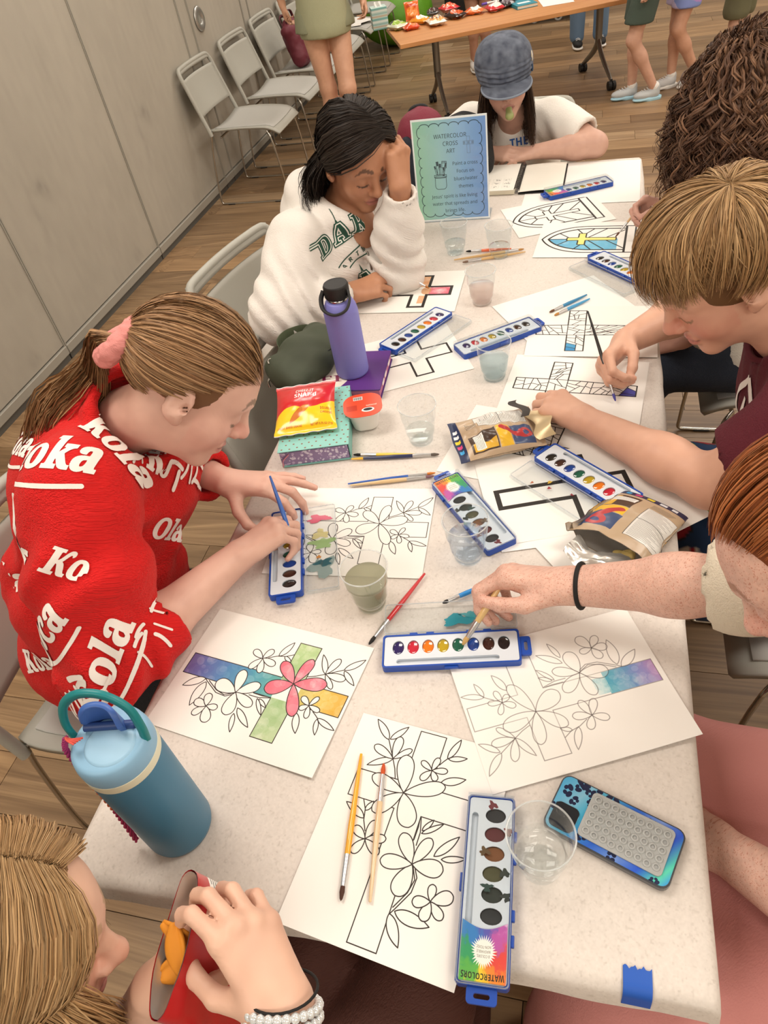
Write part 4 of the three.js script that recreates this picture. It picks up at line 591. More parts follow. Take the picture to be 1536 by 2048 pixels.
{
  const dots = canvasTex(512, 768, (c, W, H) => { c.fillStyle = '#8fcdc4'; c.fillRect(0, 0, W, H); const r = rng(5); c.fillStyle = '#8c5a44'; for (let j = 0; j < 15; j++) for (let i = 0; i < 9; i++) { c.beginPath(); c.arc((i + 0.5 + (j % 2) * 0.5 + (r() - 0.5) * 0.3) * W / 9, (j + 0.5 + (r() - 0.5) * 0.3) * H / 15, 7, 0, 7); c.fill(); } });
  const lav = canvasTex(512, 128, (c, W, H) => { c.fillStyle = '#8f7fa8'; c.fillRect(0, 0, W, H); const r = rng(8); for (let k = 0; k < 260; k++) { c.fillStyle = r() < 0.7 ? '#d8d5e6' : '#b9a9cc'; c.beginPath(); c.arc(r() * W, r() * H, 2 + r() * 6, 0, 7); c.fill(); } });
  const b = thing('journal', 'teal dotted journal with lavender dotted page edges', 'journal', [-0.146, TY + 0.001, -0.855], 0.24);
  const w = 0.142, h = 0.205;
  mesh('cover', [bookBlock(w, h, 0.002, 0.006), box(0.002, 0.034, h - 0.006, w / 2 - 0.001, 0.018, 0)], mat('journal_teal', 0x7dbcb2, 0.55), b);
  mesh('page_block', (() => { const g = box(w - 0.006, 0.031, h - 0.006, -0.001, 0.018, 0), p = g.attributes.position, uv = g.attributes.uv; for (let k = 0; k < uv.count; k++) uv.setXY(k, (p.getX(k) + p.getZ(k)) / 0.2, p.getY(k) / 0.05); return g; })(), mat('journal_edge', 0xffffff, 0.6, { map: lav }), b);
  mesh('top_cover', (() => { const g = sheet((u, v) => [(u - 0.5) * w, 0.0355 + 0.003 * (1 - v) * (1 - v), (0.5 - v) * h], 8, 12, 0.002); return g; })(), mat('journal_cover', 0xffffff, 0.5, { map: dots }), b);
  mesh('ribbon', tube([[-0.066, 0.005, 0.1], [-0.067, 0.006, 0.104], [-0.064, 0.018, 0.1035], [-0.05, 0.030, 0.10]], 0.004, 6, { sub: 3, flat: 0.2 }), mat('ribbon_pink', 0xe59aa8, 0.5), b);
}
// pillow snack bag: lies in its own XZ plane, top towards -z
function pillow(w, h, th, seed, { crumple = 0.003, nu = 26, nv = 34, open = 0 } = {}) {
  const mk = s => { const pos = [], uv = [], idx = []; for (let j = 0; j <= nv; j++) for (let i = 0; i <= nu; i++) { const u = i / nu, v = j / nv, a = Math.max(0, 1 - Math.pow(Math.abs(u * 2 - 1), 2.4)), e = clamp(Math.min(v, 1 - v) / 0.07 - 0.6, 0, 1), b = Math.pow(Math.sin(clamp((v - 0.06) / 0.88, 0, 1) * Math.PI), 0.55) || 0, y = s * (th / 2) * Math.pow(a, 0.6) * b; const pinch = 1 - 0.06 * b; const n = fbm(u * 5 + seed, v * 6, s + 3) * crumple * 2 * b * a + (1 - e) * 0; const zig = (v < 0.05 || v > 0.95) ? 0.0012 * Math.sin(u * w * 1500) : 0; pos.push((u - 0.5) * w * pinch, y + s * 0.0004 + n, (0.5 - v) * h + zig + 0.008 * b * (u - 0.5) * Math.sin(seed)); uv.push(s > 0 ? u : 1 - u, v); } for (let j = 0; j < nv; j++) for (let i = 0; i < nu; i++) { const q = j * (nu + 1) + i; s > 0 ? idx.push(q, q + 1, q + nu + 2, q, q + nu + 2, q + nu + 1) : idx.push(q, q + nu + 2, q + 1, q, q + nu + 1, q + nu + 2); } const g = new THREE.BufferGeometry(); g.setAttribute('position', new THREE.Float32BufferAttribute(pos, 3)); g.setAttribute('uv', new THREE.Float32BufferAttribute(uv, 2)); g.setIndex(idx); g.computeVertexNormals(); return g; };
  return [mk(1), mk(-1)];
}
const foilM = (key, map, extra = {}) => new THREE.MeshPhysicalMaterial({ color: 0xffffff, map, roughness: 0.3, clearcoat: 0.6, clearcoatRoughness: 0.18, name: key, side: THREE.DoubleSide, ...extra });
{
  const tx = canvasTex(640, 560, (c, W, H) => {
    c.fillStyle = '#cf1820'; c.fillRect(0, 0, W, H); c.fillStyle = '#f4cf17'; c.beginPath(); c.moveTo(0, H * 0.72); c.quadraticCurveTo(W * 0.2, H * 0.5, W * 0.45, H * 0.6); c.quadraticCurveTo(W * 0.75, H * 0.66, W, H * 0.44); c.lineTo(W, H); c.lineTo(0, H); c.fill();
    c.fillStyle = '#fff'; c.textAlign = 'center'; c.font = 'bold 56px sans-serif'; c.fillText('CHEEZ-IT', W * 0.5, H * 0.28, 200); c.font = 'bold 74px sans-serif'; c.fillText('SNAP’d', W * 0.52, H * 0.40, 330);
    const cr = (x, y, a, col) => { c.save(); c.translate(x, y); c.rotate(a); c.fillStyle = col; c.beginPath(); c.moveTo(-90, 20); c.quadraticCurveTo(0, -70, 95, -30); c.quadraticCurveTo(70, 50, -90, 20); c.fill(); c.strokeStyle = '#b05a14'; c.lineWidth = 4; c.stroke(); c.restore(); }; cr(W * 0.45, H * 0.66, -0.2, '#e08a2a'); cr(W * 0.36, H * 0.74, -0.5, '#cf7420');
    c.fillStyle = '#b3261c'; c.font = 'bold 34px sans-serif'; c.fillText('DOUBLE', W * 0.86, H * 0.66, 120); c.fillText('CHEESE', W * 0.86, H * 0.73, 130); c.font = 'bold 24px sans-serif'; c.fillText('CHEESY BAKED SNACKS', W * 0.25, H * 0.91, 260); c.fillText('NET WT 0.75 OZ (21g)', W * 0.77, H * 0.91, 230); c.fillStyle = '#e9e9e9'; c.fillRect(0, 0, W, 7); c.fillStyle = '#cfd0d0'; c.fillRect(0, H - 8, W, 8);
  });
  const g = thing('snack_bag', 'red and yellow cheese cracker bag lying on the teal journal', 'snack bag', [-0.166, 0.797, -0.865], 0.27); g.rotation.order = 'YXZ'; g.rotation.x = 0.10;
  const [a, b] = pillow(0.128, 0.152, 0.036, 1.3); mesh('printed_film', merge([a, b]), foilM('film_red_yellow', tx), g);
}
{
  const t = canvasTex(256, 256, (c, W, H) => { c.fillStyle = '#e2502c'; c.fillRect(0, 0, W, H); c.fillStyle = '#c63c1e'; c.fillRect(20, 120, 70, 60); c.fillStyle = '#f2f2ee'; c.fillRect(70, 30, 62, 38); c.fillStyle = '#222'; for (let i = 0; i < 12; i++) c.fillRect(74 + i * 4.6, 34, i % 3 ? 2 : 3, 30); c.fillStyle = '#f4f4f2'; c.beginPath(); c.ellipse(160, 185, 42, 24, 0, 0, 7); c.fill(); c.fillStyle = '#1d1d1d'; c.beginPath(); c.ellipse(160, 182, 30, 15, 0, 0, 7); c.fill(); c.fillStyle = '#f7e5d6'; c.font = 'bold 20px sans-serif'; c.fillText('natural', 150, 145, 80); });
  const g = thing('snack_cup', 'white fruit cup with a bright orange peel lid', 'snack cup', [-0.050, TY + 0.001, -0.885], 0.3);
  const sq = (w, y, r) => rrect(w, w, r, 6).map(p => V(p[0], y, p[1])), ring = (A, B) => { const pos = [], idx = [], n = A.length; for (const p of [...A, ...B]) pos.push(p.x, p.y, p.z); for (let i = 0; i < n; i++) { const j = (i + 1) % n; idx.push(i, i + n, j, j, i + n, j + n); } const q = new THREE.BufferGeometry(); q.setAttribute('position', new THREE.Float32BufferAttribute(pos, 3)); q.setIndex(idx); q.computeVertexNormals(); return q; };
  mesh('cup_body', [ring(sq(0.068, 0.046, 0.018), sq(0.064, 0.038, 0.02)), ring(sq(0.064, 0.038, 0.02), sq(0.052, 0.004, 0.018)), ring(sq(0.052, 0.004, 0.018), sq(0.046, 0.0005, 0.016)), ring(sq(0.046, 0.0005, 0.016), sq(0.002, 0.0005, 0.0008))], mat('cup_white', 0xe9e6e0, 0.4, { side: THREE.DoubleSide }), g);
  mesh('flange', slab(rrect(0.078, 0.078, 0.026), 0.002).translate(0, 0.0455, 0), mat('cup_white', 0xe9e6e0, 0.4), g);
  mesh('peel_lid', (() => { const s = new THREE.ExtrudeGeometry(new THREE.Shape(rrect(0.080, 0.080, 0.028).map(p => new THREE.Vector2(...p))), { depth: 0.0008, bevelEnabled: false }).rotateX(-Math.PI / 2).translate(0, 0.0477, 0), p = s.attributes.position, uv = s.attributes.uv; for (let k = 0; k < uv.count; k++) uv.setXY(k, p.getX(k) / 0.08 + 0.5, 0.5 - p.getZ(k) / 0.08); return s; })(), mat('peel_orange', 0xffffff, 0.35, { map: t }), g);
}
{
  const g = thing('sling_pouch', 'olive green zip pouch with a webbing strap by the table edge', 'pouch', [0, 0, 0]);
  const olive = mat('olive_nylon', 0x3a4130, 0.7, { bumpMap: dataTex(128, 128, (u, v) => { const q = 128 + 60 * Math.sin(u * 402) * Math.sin(v * 402); return [q, q, q]; }, { srgb: false }), bumpScale: 0.0004 }); 
  const q = new THREE.Quaternion().setFromEuler(new THREE.Euler(0.12, 0.62, 0));
  const L0 = [-0.290, 0.785, -1.030], T0 = [-0.236, 0.790, -1.165], R0 = [-0.170, 0.788, -1.105], B0 = [-0.222, 0.782, -0.975], up = [0, 0.016, 0], cc = [-0.230, 0.795, -1.070];
  const prims = [cone(L0, T0, 0.022, 0.022, 0.02), cone(T0, R0, 0.022, 0.020, 0.02), cone(R0, B0, 0.022, 0.022, 0.02), cone(B0, L0, 0.022, 0.022, 0.02), cone(mid0(L0, B0), mid0(T0, R0), 0.032, 0.032, 0.03), cone(mid0(L0, T0), mid0(R0, B0), 0.030, 0.030, 0.03)];
  mesh('pouch_body', solid(prims, 0.004, { disp: (x, y, z) => fbm(x * 20, y * 24, z * 20, 2) * 0.006 }), olive, g);
  mesh('zipper', tube([add0(L0, [0.002, 0.021, -0.004]), add0(mid0(L0, T0), [0.004, 0.029, 0]), add0(T0, [0.004, 0.022, 0.006])], 0.0026, 6, { sub: 6 }), mat('zip_dark', 0x22251c, 0.5), g);
  mesh('seam_piping', [tube([add0(L0, [-0.004, 0.012, 0.018]), add0(mid0(L0, B0), [-0.008, 0.020, 0.016]), add0(B0, [0.004, 0.018, 0.012])], 0.0018, 6, { sub: 6 }), tube([add0(B0, [0.006, 0.019, 0.010]), add0(mid0(B0, R0), [0.014, 0.023, 0.004]), add0(R0, [0.014, 0.016, 0.0])], 0.0018, 6, { sub: 6 })], mat('olive_piping', 0x2c3226, 0.7), g);
  mesh('zip_pull', [tube([add0(L0, [0.0, 0.024, -0.002]), add0(L0, [-0.010, 0.026, 0.010]), add0(L0, [-0.006, 0.022, 0.018])], 0.0025, 6, { sub: 3 }), tube([add0(L0, [-0.004, -0.004, 0.030]), add0(L0, [-0.010, -0.012, 0.040]), add0(L0, [-0.006, -0.022, 0.046])], 0.003, 6, { sub: 3 })], mat('zip_metal', 0x8a857c, 0.3, { metalness: 0.9 }), g);
  mesh('strap', sheet((u, v) => { const C = new THREE.CatmullRomCurve3([V(-0.285, 0.785, -1.07), V(-0.310, 0.79, -1.11), V(-0.305, 0.788, -1.16), V(-0.265, 0.782, -1.195), V(-0.225, 0.778, -1.18)]), p = C.getPoint(u); return [p.x, p.y + (v - 0.5) * 0.034, p.z + (v - 0.5) * 0.004]; }, 24, 3, 0.0018), mat('olive_webbing', 0x59634a, 0.8), g);
}
{
  const ink = canvasTex(512, 840, (c, W, H) => { c.fillStyle = '#f0ede4'; c.fillRect(0, 0, W, H); const r = rng(3); for (let j = 0; j < 3; j++) for (let i = 0; i < 3; i++) { const x = 90 + i * 130, y = 470 + j * 110; c.strokeStyle = '#b9b5ab'; c.lineWidth = 2; c.strokeRect(x, y, 90, 70); c.fillStyle = '#55524d'; for (let k = 0; k < 9; k++) { c.globalAlpha = 0.5 + r() * 0.5; c.fillRect(x + 8 + r() * 60, y + 8 + r() * 46, 5 + r() * 18, 3 + r() * 8); } c.globalAlpha = 1; } });
  const g = thing('sketchbook', 'open spiral sketchbook in front of the girl in the denim cap', 'sketchbook', [0.163, TY + 0.001, -2.170], -0.03);
  mesh('left_stack', (() => { const q = box(0.135, 0.012, 0.225, -0.073, 0.006, 0); return q; })(), mat('sketch_stack', 0xd9d2bd, 0.8), g);
  mesh('left_page', new THREE.PlaneGeometry(0.134, 0.224).rotateX(-Math.PI / 2).translate(-0.073, 0.0126, 0), mat('sketch_ink', 0xffffff, 0.75, { map: ink }), g);
  mesh('right_page', sheet((u, v) => [0.005 + u * 0.135, 0.005 + 0.004 * Math.sin(u * 2.4), (0.5 - v) * 0.225], 12, 4, 0.0012), mat('sketch_page', 0xece8dd, 0.75), g);
  mesh('back_cover', box(0.138, 0.002, 0.23, 0.075, 0.0012, 0), mat('sketch_cover', 0x1d1c1b, 0.7), g);
  for (let i = 0; i < 24; i++) { const z = -0.106 + i * 0.0092; mesh('spiral_ring', new THREE.TorusGeometry(0.0085, 0.001, 6, 18).rotateY(0.15).translate(0.0, 0.009, z), mat('spiral_black', 0x181818, 0.4), g); }
}
{
  const tx = canvasTex(720, 360, (c, W, H) => {
    const g = c.createLinearGradient(0, 0, W, H); [[0, '#49b4ec'], [0.2, '#8fd0f2'], [0.32, '#3fb8e6'], [0.5, '#2f6fe6'], [0.66, '#7fa6f0'], [0.8, '#2a63e8'], [0.92, '#5fe0c0'], [1, '#2f8ef0']].forEach(q => g.addColorStop(...q)); c.fillStyle = g; c.fillRect(0, 0, W, H);
    const r = rng(12); const fly = (x, y, s, a) => { c.save(); c.translate(x, y); c.rotate(a); c.fillStyle = '#12254f'; for (const q of [-1, 1]) { c.beginPath(); c.ellipse(q * s * 0.55, -s * 0.25, s * 0.55, s * 0.38, q * 0.5, 0, 7); c.fill(); c.beginPath(); c.ellipse(q * s * 0.4, s * 0.35, s * 0.36, s * 0.3, -q * 0.4, 0, 7); c.fill(); } c.restore(); };
    for (let i = 0; i < 24; i++) fly(r() * W, r() * H, 26 + r() * 16, r() * 6);
  });
  const g = thing('phone', 'phone in a shiny blue butterfly case with a grip pad', 'phone', [0.4365, TY + 0.001, -0.117], -0.36);
  const body = slab(rrect(0.149, 0.074, 0.011), 0.010, { bevel: 0.0015 }), p = body.attributes.position, uv = body.attributes.uv; mesh('bumper', body, mat('bumper', 0x3a3f46, 0.3, { phys: true, clearcoat: 0.5 }), g);
  const f = new THREE.ShapeGeometry(new THREE.Shape(rrect(0.145, 0.070, 0.0095).map(q => new THREE.Vector2(...q)))).rotateX(-Math.PI / 2).translate(0, 0.0103, 0), fp = f.attributes.position, fu = f.attributes.uv; for (let k = 0; k < fu.count; k++) fu.setXY(k, fp.getX(k) / 0.145 + 0.5, 0.5 - fp.getZ(k) / 0.07);
  mesh('case_back', f, new THREE.MeshPhysicalMaterial({ map: tx, roughness: 0.18, metalness: 0.35, clearcoat: 1, clearcoatRoughness: 0.05, name: 'holographic_case' }), g);
  mesh('camera_bump', slab(rrect(0.030, 0.032, 0.007), 0.0022, { bevel: 0.0005 }).translate(-0.054, 0.0102, 0.016), mat('camera_glass', 0x20242a, 0.12), g);
  mesh('grip_pad', slab(rrect(0.098, 0.058, 0.006), 0.002, { bevel: 0.0005 }).translate(0.0145, 0.0104, -0.0015), mat('grip_silicone', 0xa6a9a8, 0.45), g);
  for (let j = 0; j < 5; j++) for (let i = 0; i < 9; i++) mesh('suction_cup', lathe([[0.0026, 0.0015], [0.0042, 0.0018], [0.0046, 0.0002]], 16).translate(0.0145 - 0.0405 + i * 0.0102, 0.0122, -0.0015 - 0.0205 + j * 0.0102 + (i % 2) * 0.001), mat('grip_silicone2', 0xadb0af, 0.4), g);
}
/* ------------------------------------------------ tan snack bags */
{
  const tx = canvasTex(640, 820, (c, W, H) => {
    c.fillStyle = '#b9a184'; c.fillRect(0, 0, W, H); c.fillStyle = '#17264e'; c.fillRect(0, 0, W, 84); ['#3aa0d8', '#d23f7c', '#e7cf2c', '#e9ecef', '#e9ecef'].forEach((q, i) => { c.fillStyle = q; c.fillRect(120 + i * 80, 18, 46, 44); });
    c.fillStyle = '#3f2a1b'; c.fillRect(40, 130, 240, 250); c.fillStyle = '#d9a92c'; c.fillRect(56, 150, 90, 220); c.fillStyle = '#e9e9e4'; c.fillRect(70, 170, 200, 90); c.fillStyle = '#555'; for (let i = 0; i < 6; i++) c.fillRect(78, 178 + i * 13, 180, 3);
    c.fillStyle = '#e8b720'; c.fillRect(40, 390, 240, 120); c.fillStyle = '#33466f'; c.fillRect(40, 520, 250, 210); c.strokeStyle = '#b2282b'; c.lineWidth = 50; c.lineCap = 'round'; c.beginPath(); c.moveTo(250, 440); c.quadraticCurveTo(180, 520, 150, 600); c.quadraticCurveTo(90, 690, 170, 700); c.quadraticCurveTo(240, 660, 170, 600); c.stroke(); c.fillStyle = '#24366e'; c.beginPath(); c.ellipse(160, 660, 34, 26, 0.5, 0, 7); c.fill();
    c.fillStyle = '#dcdad4'; c.fillRect(350, 250, 240, 470); c.strokeStyle = '#3c3c3c'; c.lineWidth = 3; c.strokeRect(350, 250, 240, 470); c.fillStyle = '#4a4a48'; for (let i = 0; i < 30; i++) c.fillRect(362, 264 + i * 15, 80 + ((i * 37) % 130), 3); c.fillRect(350, 470, 240, 6); for (let i = 0; i < 8; i++) c.fillRect(350, 140 + i * 12, 110 + ((i * 53) % 60), 4);
  });
  const tan = foilM('film_tan', tx, { roughness: 0.42, clearcoat: 0.3 });
  const g = thing('snack_bag', 'torn tan snack bag lying flat beside the mosaic page', 'snack bag', [0.225, 0.764, -0.832], Math.PI / 2 + 0.38);
  g.rotation.order = 'YXZ'; g.rotation.z = 0.08;
  const [a, b] = pillow(0.115, 0.165, 0.044, 4.1, { crumple: 0.010 }); mesh('printed_film', merge([a, b]), tan, g);
  mesh('foil_flap', sheet((u, v) => [-0.05 + u * 0.085, 0.010 + 0.012 * Math.sin(u * 5) * v + 0.006 * v, 0.070 + v * 0.032 - 0.006 * Math.sin(u * 9)], 12, 6, 0.0004), mat('foil_gold', 0xc9b48c, 0.35, { metalness: 0.3 }), g);
  mesh('date_band', sheet((u, v) => [0.004 + u * 0.07, 0.0245 - 0.018 * u * u + 0.002, 0.05 + v * 0.016 + 0.008 * Math.sin(u * 6)], 14, 4, 0.0005), mat('band_dark', 0x2b231c, 0.5), g);
  // second bag stands open, its silver inside showing, with puffs in it
  const o = thing('snack_bag', 'open tan snack bag showing its silver lining and pale puffs', 'snack bag', [0.468, TY + 0.003, -0.598], -0.35);
  const shell = (k, s) => { const nu = 44, nv = 22, pos = [], uv = [], idx = []; for (let j = 0; j <= nv; j++) for (let i = 0; i <= nu; i++) { const u = i / nu, v = j / nv, a = u * Math.PI * 2, w = lerp(0.056, 0.066, v), d = lerp(0.008, 0.030, Math.sin(v * 1.6)), cr = fbm(u * 9 + 3, v * 5, 2.2) * 0.012 * v, x = Math.cos(a) * (w + k + cr), y = 0.006 + Math.sin(a) * (d + k) + d + cr * 0.8 + v * 0.012 - (Math.sin(a) > 0 ? v * v * 0.020 : 0), z = 0.075 - v * 0.15 + fbm(u * 6, 1.7, 5) * 0.018 * v; pos.push(x, Math.max(y, 0.001), z); uv.push((u * 2) % 1, 1 - v); } for (let j = 0; j < nv; j++) for (let i = 0; i < nu; i++) { const q = j * (nu + 1) + i; idx.push(q, q + nu + 1, q + 1, q + 1, q + nu + 1, q + nu + 2); } const q = new THREE.BufferGeometry(); q.setAttribute('position', new THREE.Float32BufferAttribute(pos, 3)); q.setAttribute('uv', new THREE.Float32BufferAttribute(uv, 2)); q.setIndex(idx); q.computeVertexNormals(); return q; };
  const foil = mat('foil_silver', 0xd9d6d0, 0.32, { metalness: 0.7, side: THREE.DoubleSide });
  o.rotation.y = 2.6; mesh('printed_film', shell(0.0012), tan, o); mesh('silver_lining', shell(-0.0004), foil, o);
  mesh('folded_lining', sheet((u, v) => [-0.055 + u * 0.11, 0.030 + 0.012 * fbm(u * 6, v * 6, 8) + 0.010 * Math.sin(v * 3), -0.075 - v * 0.045 + 0.01 * Math.sin(u * 7)], 18, 12, 0.0006), foil, o);
  const r = rng(6); for (let i = 0; i < 6; i++) { const P = [ell([0, 0, 0], [0.009, 0.007, 0.008], 0.01), ell([0.006, 0.002, 0.003], [0.006, 0.006, 0.006], 0.008)]; const p = mesh('cheese_puff', solid(P, 0.0022, { disp: (x, y, z) => fbm(x * 240 + i * 9, y * 240, z * 240, 2) * 0.0016 }), mat('puff', 0xe8d183, 0.8)); p.position.set(0.430 + r() * 0.03, 0.758 + (i > 3 ? 0.008 : 0), -0.545 + r() * 0.022); tag(p, 'pale cheese puff inside the open tan snack bag', 'snack', 'puffs in the open bag'); }
}

/* ------------------------------------------------ people: toolkit */
const add = (a, b, k = 1) => [a[0] + b[0] * k, a[1] + b[1] * k, a[2] + b[2] * k], mid = (a, b, t = 0.5) => [lerp(a[0], b[0], t), lerp(a[1], b[1], t), lerp(a[2], b[2], t)];
const unit = a => { const l = Math.hypot(...a); return [a[0] / l, a[1] / l, a[2] / l]; }, cross3 = (a, b) => [a[1] * b[2] - a[2] * b[1], a[2] * b[0] - a[0] * b[2], a[0] * b[1] - a[1] * b[0]], dot3 = (a, b) => a[0] * b[0] + a[1] * b[1] + a[2] * b[2];
function headFrame(c, f, u, s = 0.93) {
  f = unit(f); u = unit(add(u, f, -dot3(u, f))); const x = cross3(u, f), q = new THREE.Quaternion().setFromRotationMatrix(new THREE.Matrix4().makeBasis(V(...x), V(...u), V(...f)));
  const H = (a, b, d) => [c[0] + s * (x[0] * a + u[0] * b + f[0] * d), c[1] + s * (x[1] * a + u[1] * b + f[1] * d), c[2] + s * (x[2] * a + u[2] * b + f[2] * d)];
  const L = (X, Y, Z) => { const p = [X - c[0], Y - c[1], Z - c[2]]; return [dot3(p, x) / s, dot3(p, u) / s, dot3(p, f) / s]; };
  return { c, f, u, x, q, s, H, L };
}
function headPrims(h, neck, { nr = 0.054, ears = true, puff = 0, tongue = 0 } = {}) {
  const { H, s, q } = h, e = (c, r, k, o = {}) => ell(H(...c), r.map(v => v * s), k * s, { q, ...o }), co = (a, b, ra, rb, k, o) => cone(H(...a), H(...b), ra * s, rb * s, k * s, o);
  const P = [e([0, 0.04, -0.012], [0.075, 0.085, 0.096], 0.02), e([0, -0.032, 0.020], [0.060 + puff, 0.076, 0.066], 0.03), e([0, 0.04, 0.04], [0.062, 0.055, 0.047], 0.03), e([0, -0.094, 0.062], [0.021, 0.017, 0.018], 0.03)];
  for (const m of [-1, 1]) P.push(e([m * 0.036, -0.026, 0.050], [0.028 + puff, 0.030, 0.029], 0.02), co([m * 0.014, 0.030, 0.081], [m * 0.046, 0.026, 0.066], 0.009, 0.008, 0.02));
  for (const m of [-1, 1]) P.push(e([m * 0.031, 0.007, 0.098], [0.020, 0.012, 0.015], 0.014, { sub: true }));
  for (const m of [-1, 1]) P.push(e([m * 0.031, 0.004, 0.0735], [0.0155, 0.0125, 0.0125], 0.006));
  P.push(co([0, 0.024, 0.082], [0, -0.018, 0.102], 0.0080, 0.0110, 0.010), e([0, -0.022, 0.103], [0.0125, 0.0115, 0.0125], 0.008)); for (const m of [-1, 1]) P.push(e([m * 0.0125, -0.027, 0.092], [0.0085, 0.0080, 0.010], 0.006));
  P.push(co([-0.018, -0.054, 0.081], [0.018, -0.054, 0.081], 0.0055, 0.0055, 0.006), e([0, -0.053, 0.085], [0.012, 0.0065, 0.0075], 0.006), e([0, -0.066, 0.081], [0.017, 0.008, 0.010], 0.008));
  P.push(co([-0.021, -0.0592, 0.089], [0.021, -0.0592, 0.089], 0.0016, 0.0016, 0.003, { sub: true }));
  if (ears) for (const m of [-1, 1]) { const eq = q.clone().multiply(new THREE.Quaternion().setFromEuler(new THREE.Euler(0.25, m * 0.35, 0))); P.push(ell(H(m * 0.079, -0.004, -0.012), [0.0085 * s, 0.031 * s, 0.020 * s], 0.006, { q: eq }), ell(H(m * 0.076, -0.028, -0.004), [0.007 * s, 0.012 * s, 0.010 * s], 0.006, { q }), ell(H(m * 0.0875, 0.0, -0.010), [0.0055 * s, 0.019 * s, 0.0115 * s], 0.003, { q: eq, sub: true }), ell(H(m * 0.084, -0.006, -0.002), [0.005 * s, 0.008 * s, 0.006 * s], 0.003, { q: eq, sub: true })); }
  if (neck) P.push(cone(H(0, -0.055, -0.028), neck, 0.050 * s, nr, 0.035));
  return P;
}
// paint on the face: lips, brows, lashes, flush, painted shade in mouth line and nostrils; everything else is the skin tone with a fine mottle
function skinColor(base, { heads = [], lip = [0.55, 0.22, 0.2], brow = [0.05, 0.03, 0.02], freckle = 0, limbs = [], flush = [0.7, 0.28, 0.22], flushAmt = 0.2, tips = [] } = {}) {
  return (x, y, z) => {
    let c = base.slice(); const n = noise3(x * 90, y * 90, z * 90) * 0.05 + noise3(x * 30, y * 30, z * 30) * 0.05; c = [c[0] * (1 + n), c[1] * (1 + n * 1.3), c[2] * (1 + n * 1.3)];
    for (const t of tips) { const d = Math.hypot(x - t[0], y - t[1], z - t[2]); if (d < t[3]) c = mix3(c, flush, 0.32 * (1 - d / t[3]) * (0.7 + 0.6 * noise3(x * 200, y * 200, z * 200))); }
    if (freckle) { const f = noise3(x * 210 + 5, y * 210, z * 210) + 0.5 * noise3(x * 120, y * 120 + 7, z * 120); if (f > 0.28) c = mix3(c, [0.50, 0.19, 0.095], freckle * clamp((f - 0.28) * 3, 0, 1)); }
    if (heads.length && limbs.length) for (const p of limbs) if (Math.hypot(x - p.c[0], y - p.c[1], z - p.c[2]) < p.r + 0.02 && p.f(x, y, z) < 0.009) return c;
    for (const h of heads) {
      const [a, b, d] = h.L(x, y, z), A = Math.abs(a); if (Math.hypot(a, b, d) > 0.16) continue;
      if (d > 0.02 && b < 0.05) { const q = Math.hypot(A - 0.04, (b + 0.03) * 0.9); c = mix3(c, flush, flushAmt * Math.exp(-(q * q) / 0.0009)); if (A < 0.016 && b < -0.005 && b > -0.04 && d > 0.085) c = mix3(c, flush, flushAmt * 0.6); }
      if (d > 0.070 && A < 0.023 && b < -0.046 && b > -0.0745) { const k = (A / 0.023) ** 2 + ((b + 0.0598) / 0.0135) ** 2; if (k < 1) c = mix3(c, lip, 0.85 * sstep(1, 0.7, k)); if (Math.abs(b + 0.0592) < 0.0014) c = mix3(c, [0.16, 0.05, 0.045], 0.7); }
      const by = 0.036 + 0.006 * Math.sin((A - 0.01) / 0.042 * Math.PI) - (A > 0.038 ? (A - 0.038) * 0.5 : 0); if (d > 0.045 && A > 0.011 && A < 0.054 && Math.abs(b - by) < 0.0052 * (1 - 0.5 * sstep(0.03, 0.054, A))) c = mix3(c, brow, 0.75);
      const ly = -0.0045 - 0.004 * Math.cos((A - 0.031) * 90); if (d > 0.058 && Math.abs(A - 0.031) < 0.0165 && Math.abs(b - ly) < 0.0026) c = mix3(c, brow, 0.9);
      if (A < 0.009 && A > 0.003 && b < -0.0285 && b > -0.037 && d > 0.088) c = mix3(c, [0.12, 0.04, 0.03], 0.6);
    }
    return c;
  };
}
const freckleTex = (() => { const n = tnoise(61), r = rng(19), S = 512, a = new Float32Array(S * S).fill(0); for (let k = 0; k < 2600; k++) { const cx = r() * S, cy = r() * S, R = 1.4 + r() * 2.8, v = 0.12 + r() * 0.42; for (let j = -6; j <= 6; j++) for (let i = -6; i <= 6; i++) { const d = Math.hypot(i, j); if (d < R) { const o = ((Math.round(cy + j) + S) % S) * S + (Math.round(cx + i) + S) % S; a[o] = Math.max(a[o], v * sstep(R, R * 0.4, d)); } } } return dataTex(S, S, (u, v, i, j) => { const t = a[j * S + i], m = 0.94 + 0.06 * n(u, v, 40); return [255 * m * (1 - 0.22 * t), 255 * m * (1 - 0.50 * t), 255 * m * (1 - 0.58 * t)]; }); })(); freckleTex.repeat.set(7, 7);
const skinM = new THREE.MeshPhysicalMaterial({ color: 0xffffff, vertexColors: true, roughness: 0.5, name: 'skin' });
const freckledSkinM = new THREE.MeshPhysicalMaterial({ color: 0xffffff, vertexColors: true, map: freckleTex, roughness: 0.5, name: 'freckled_skin' });
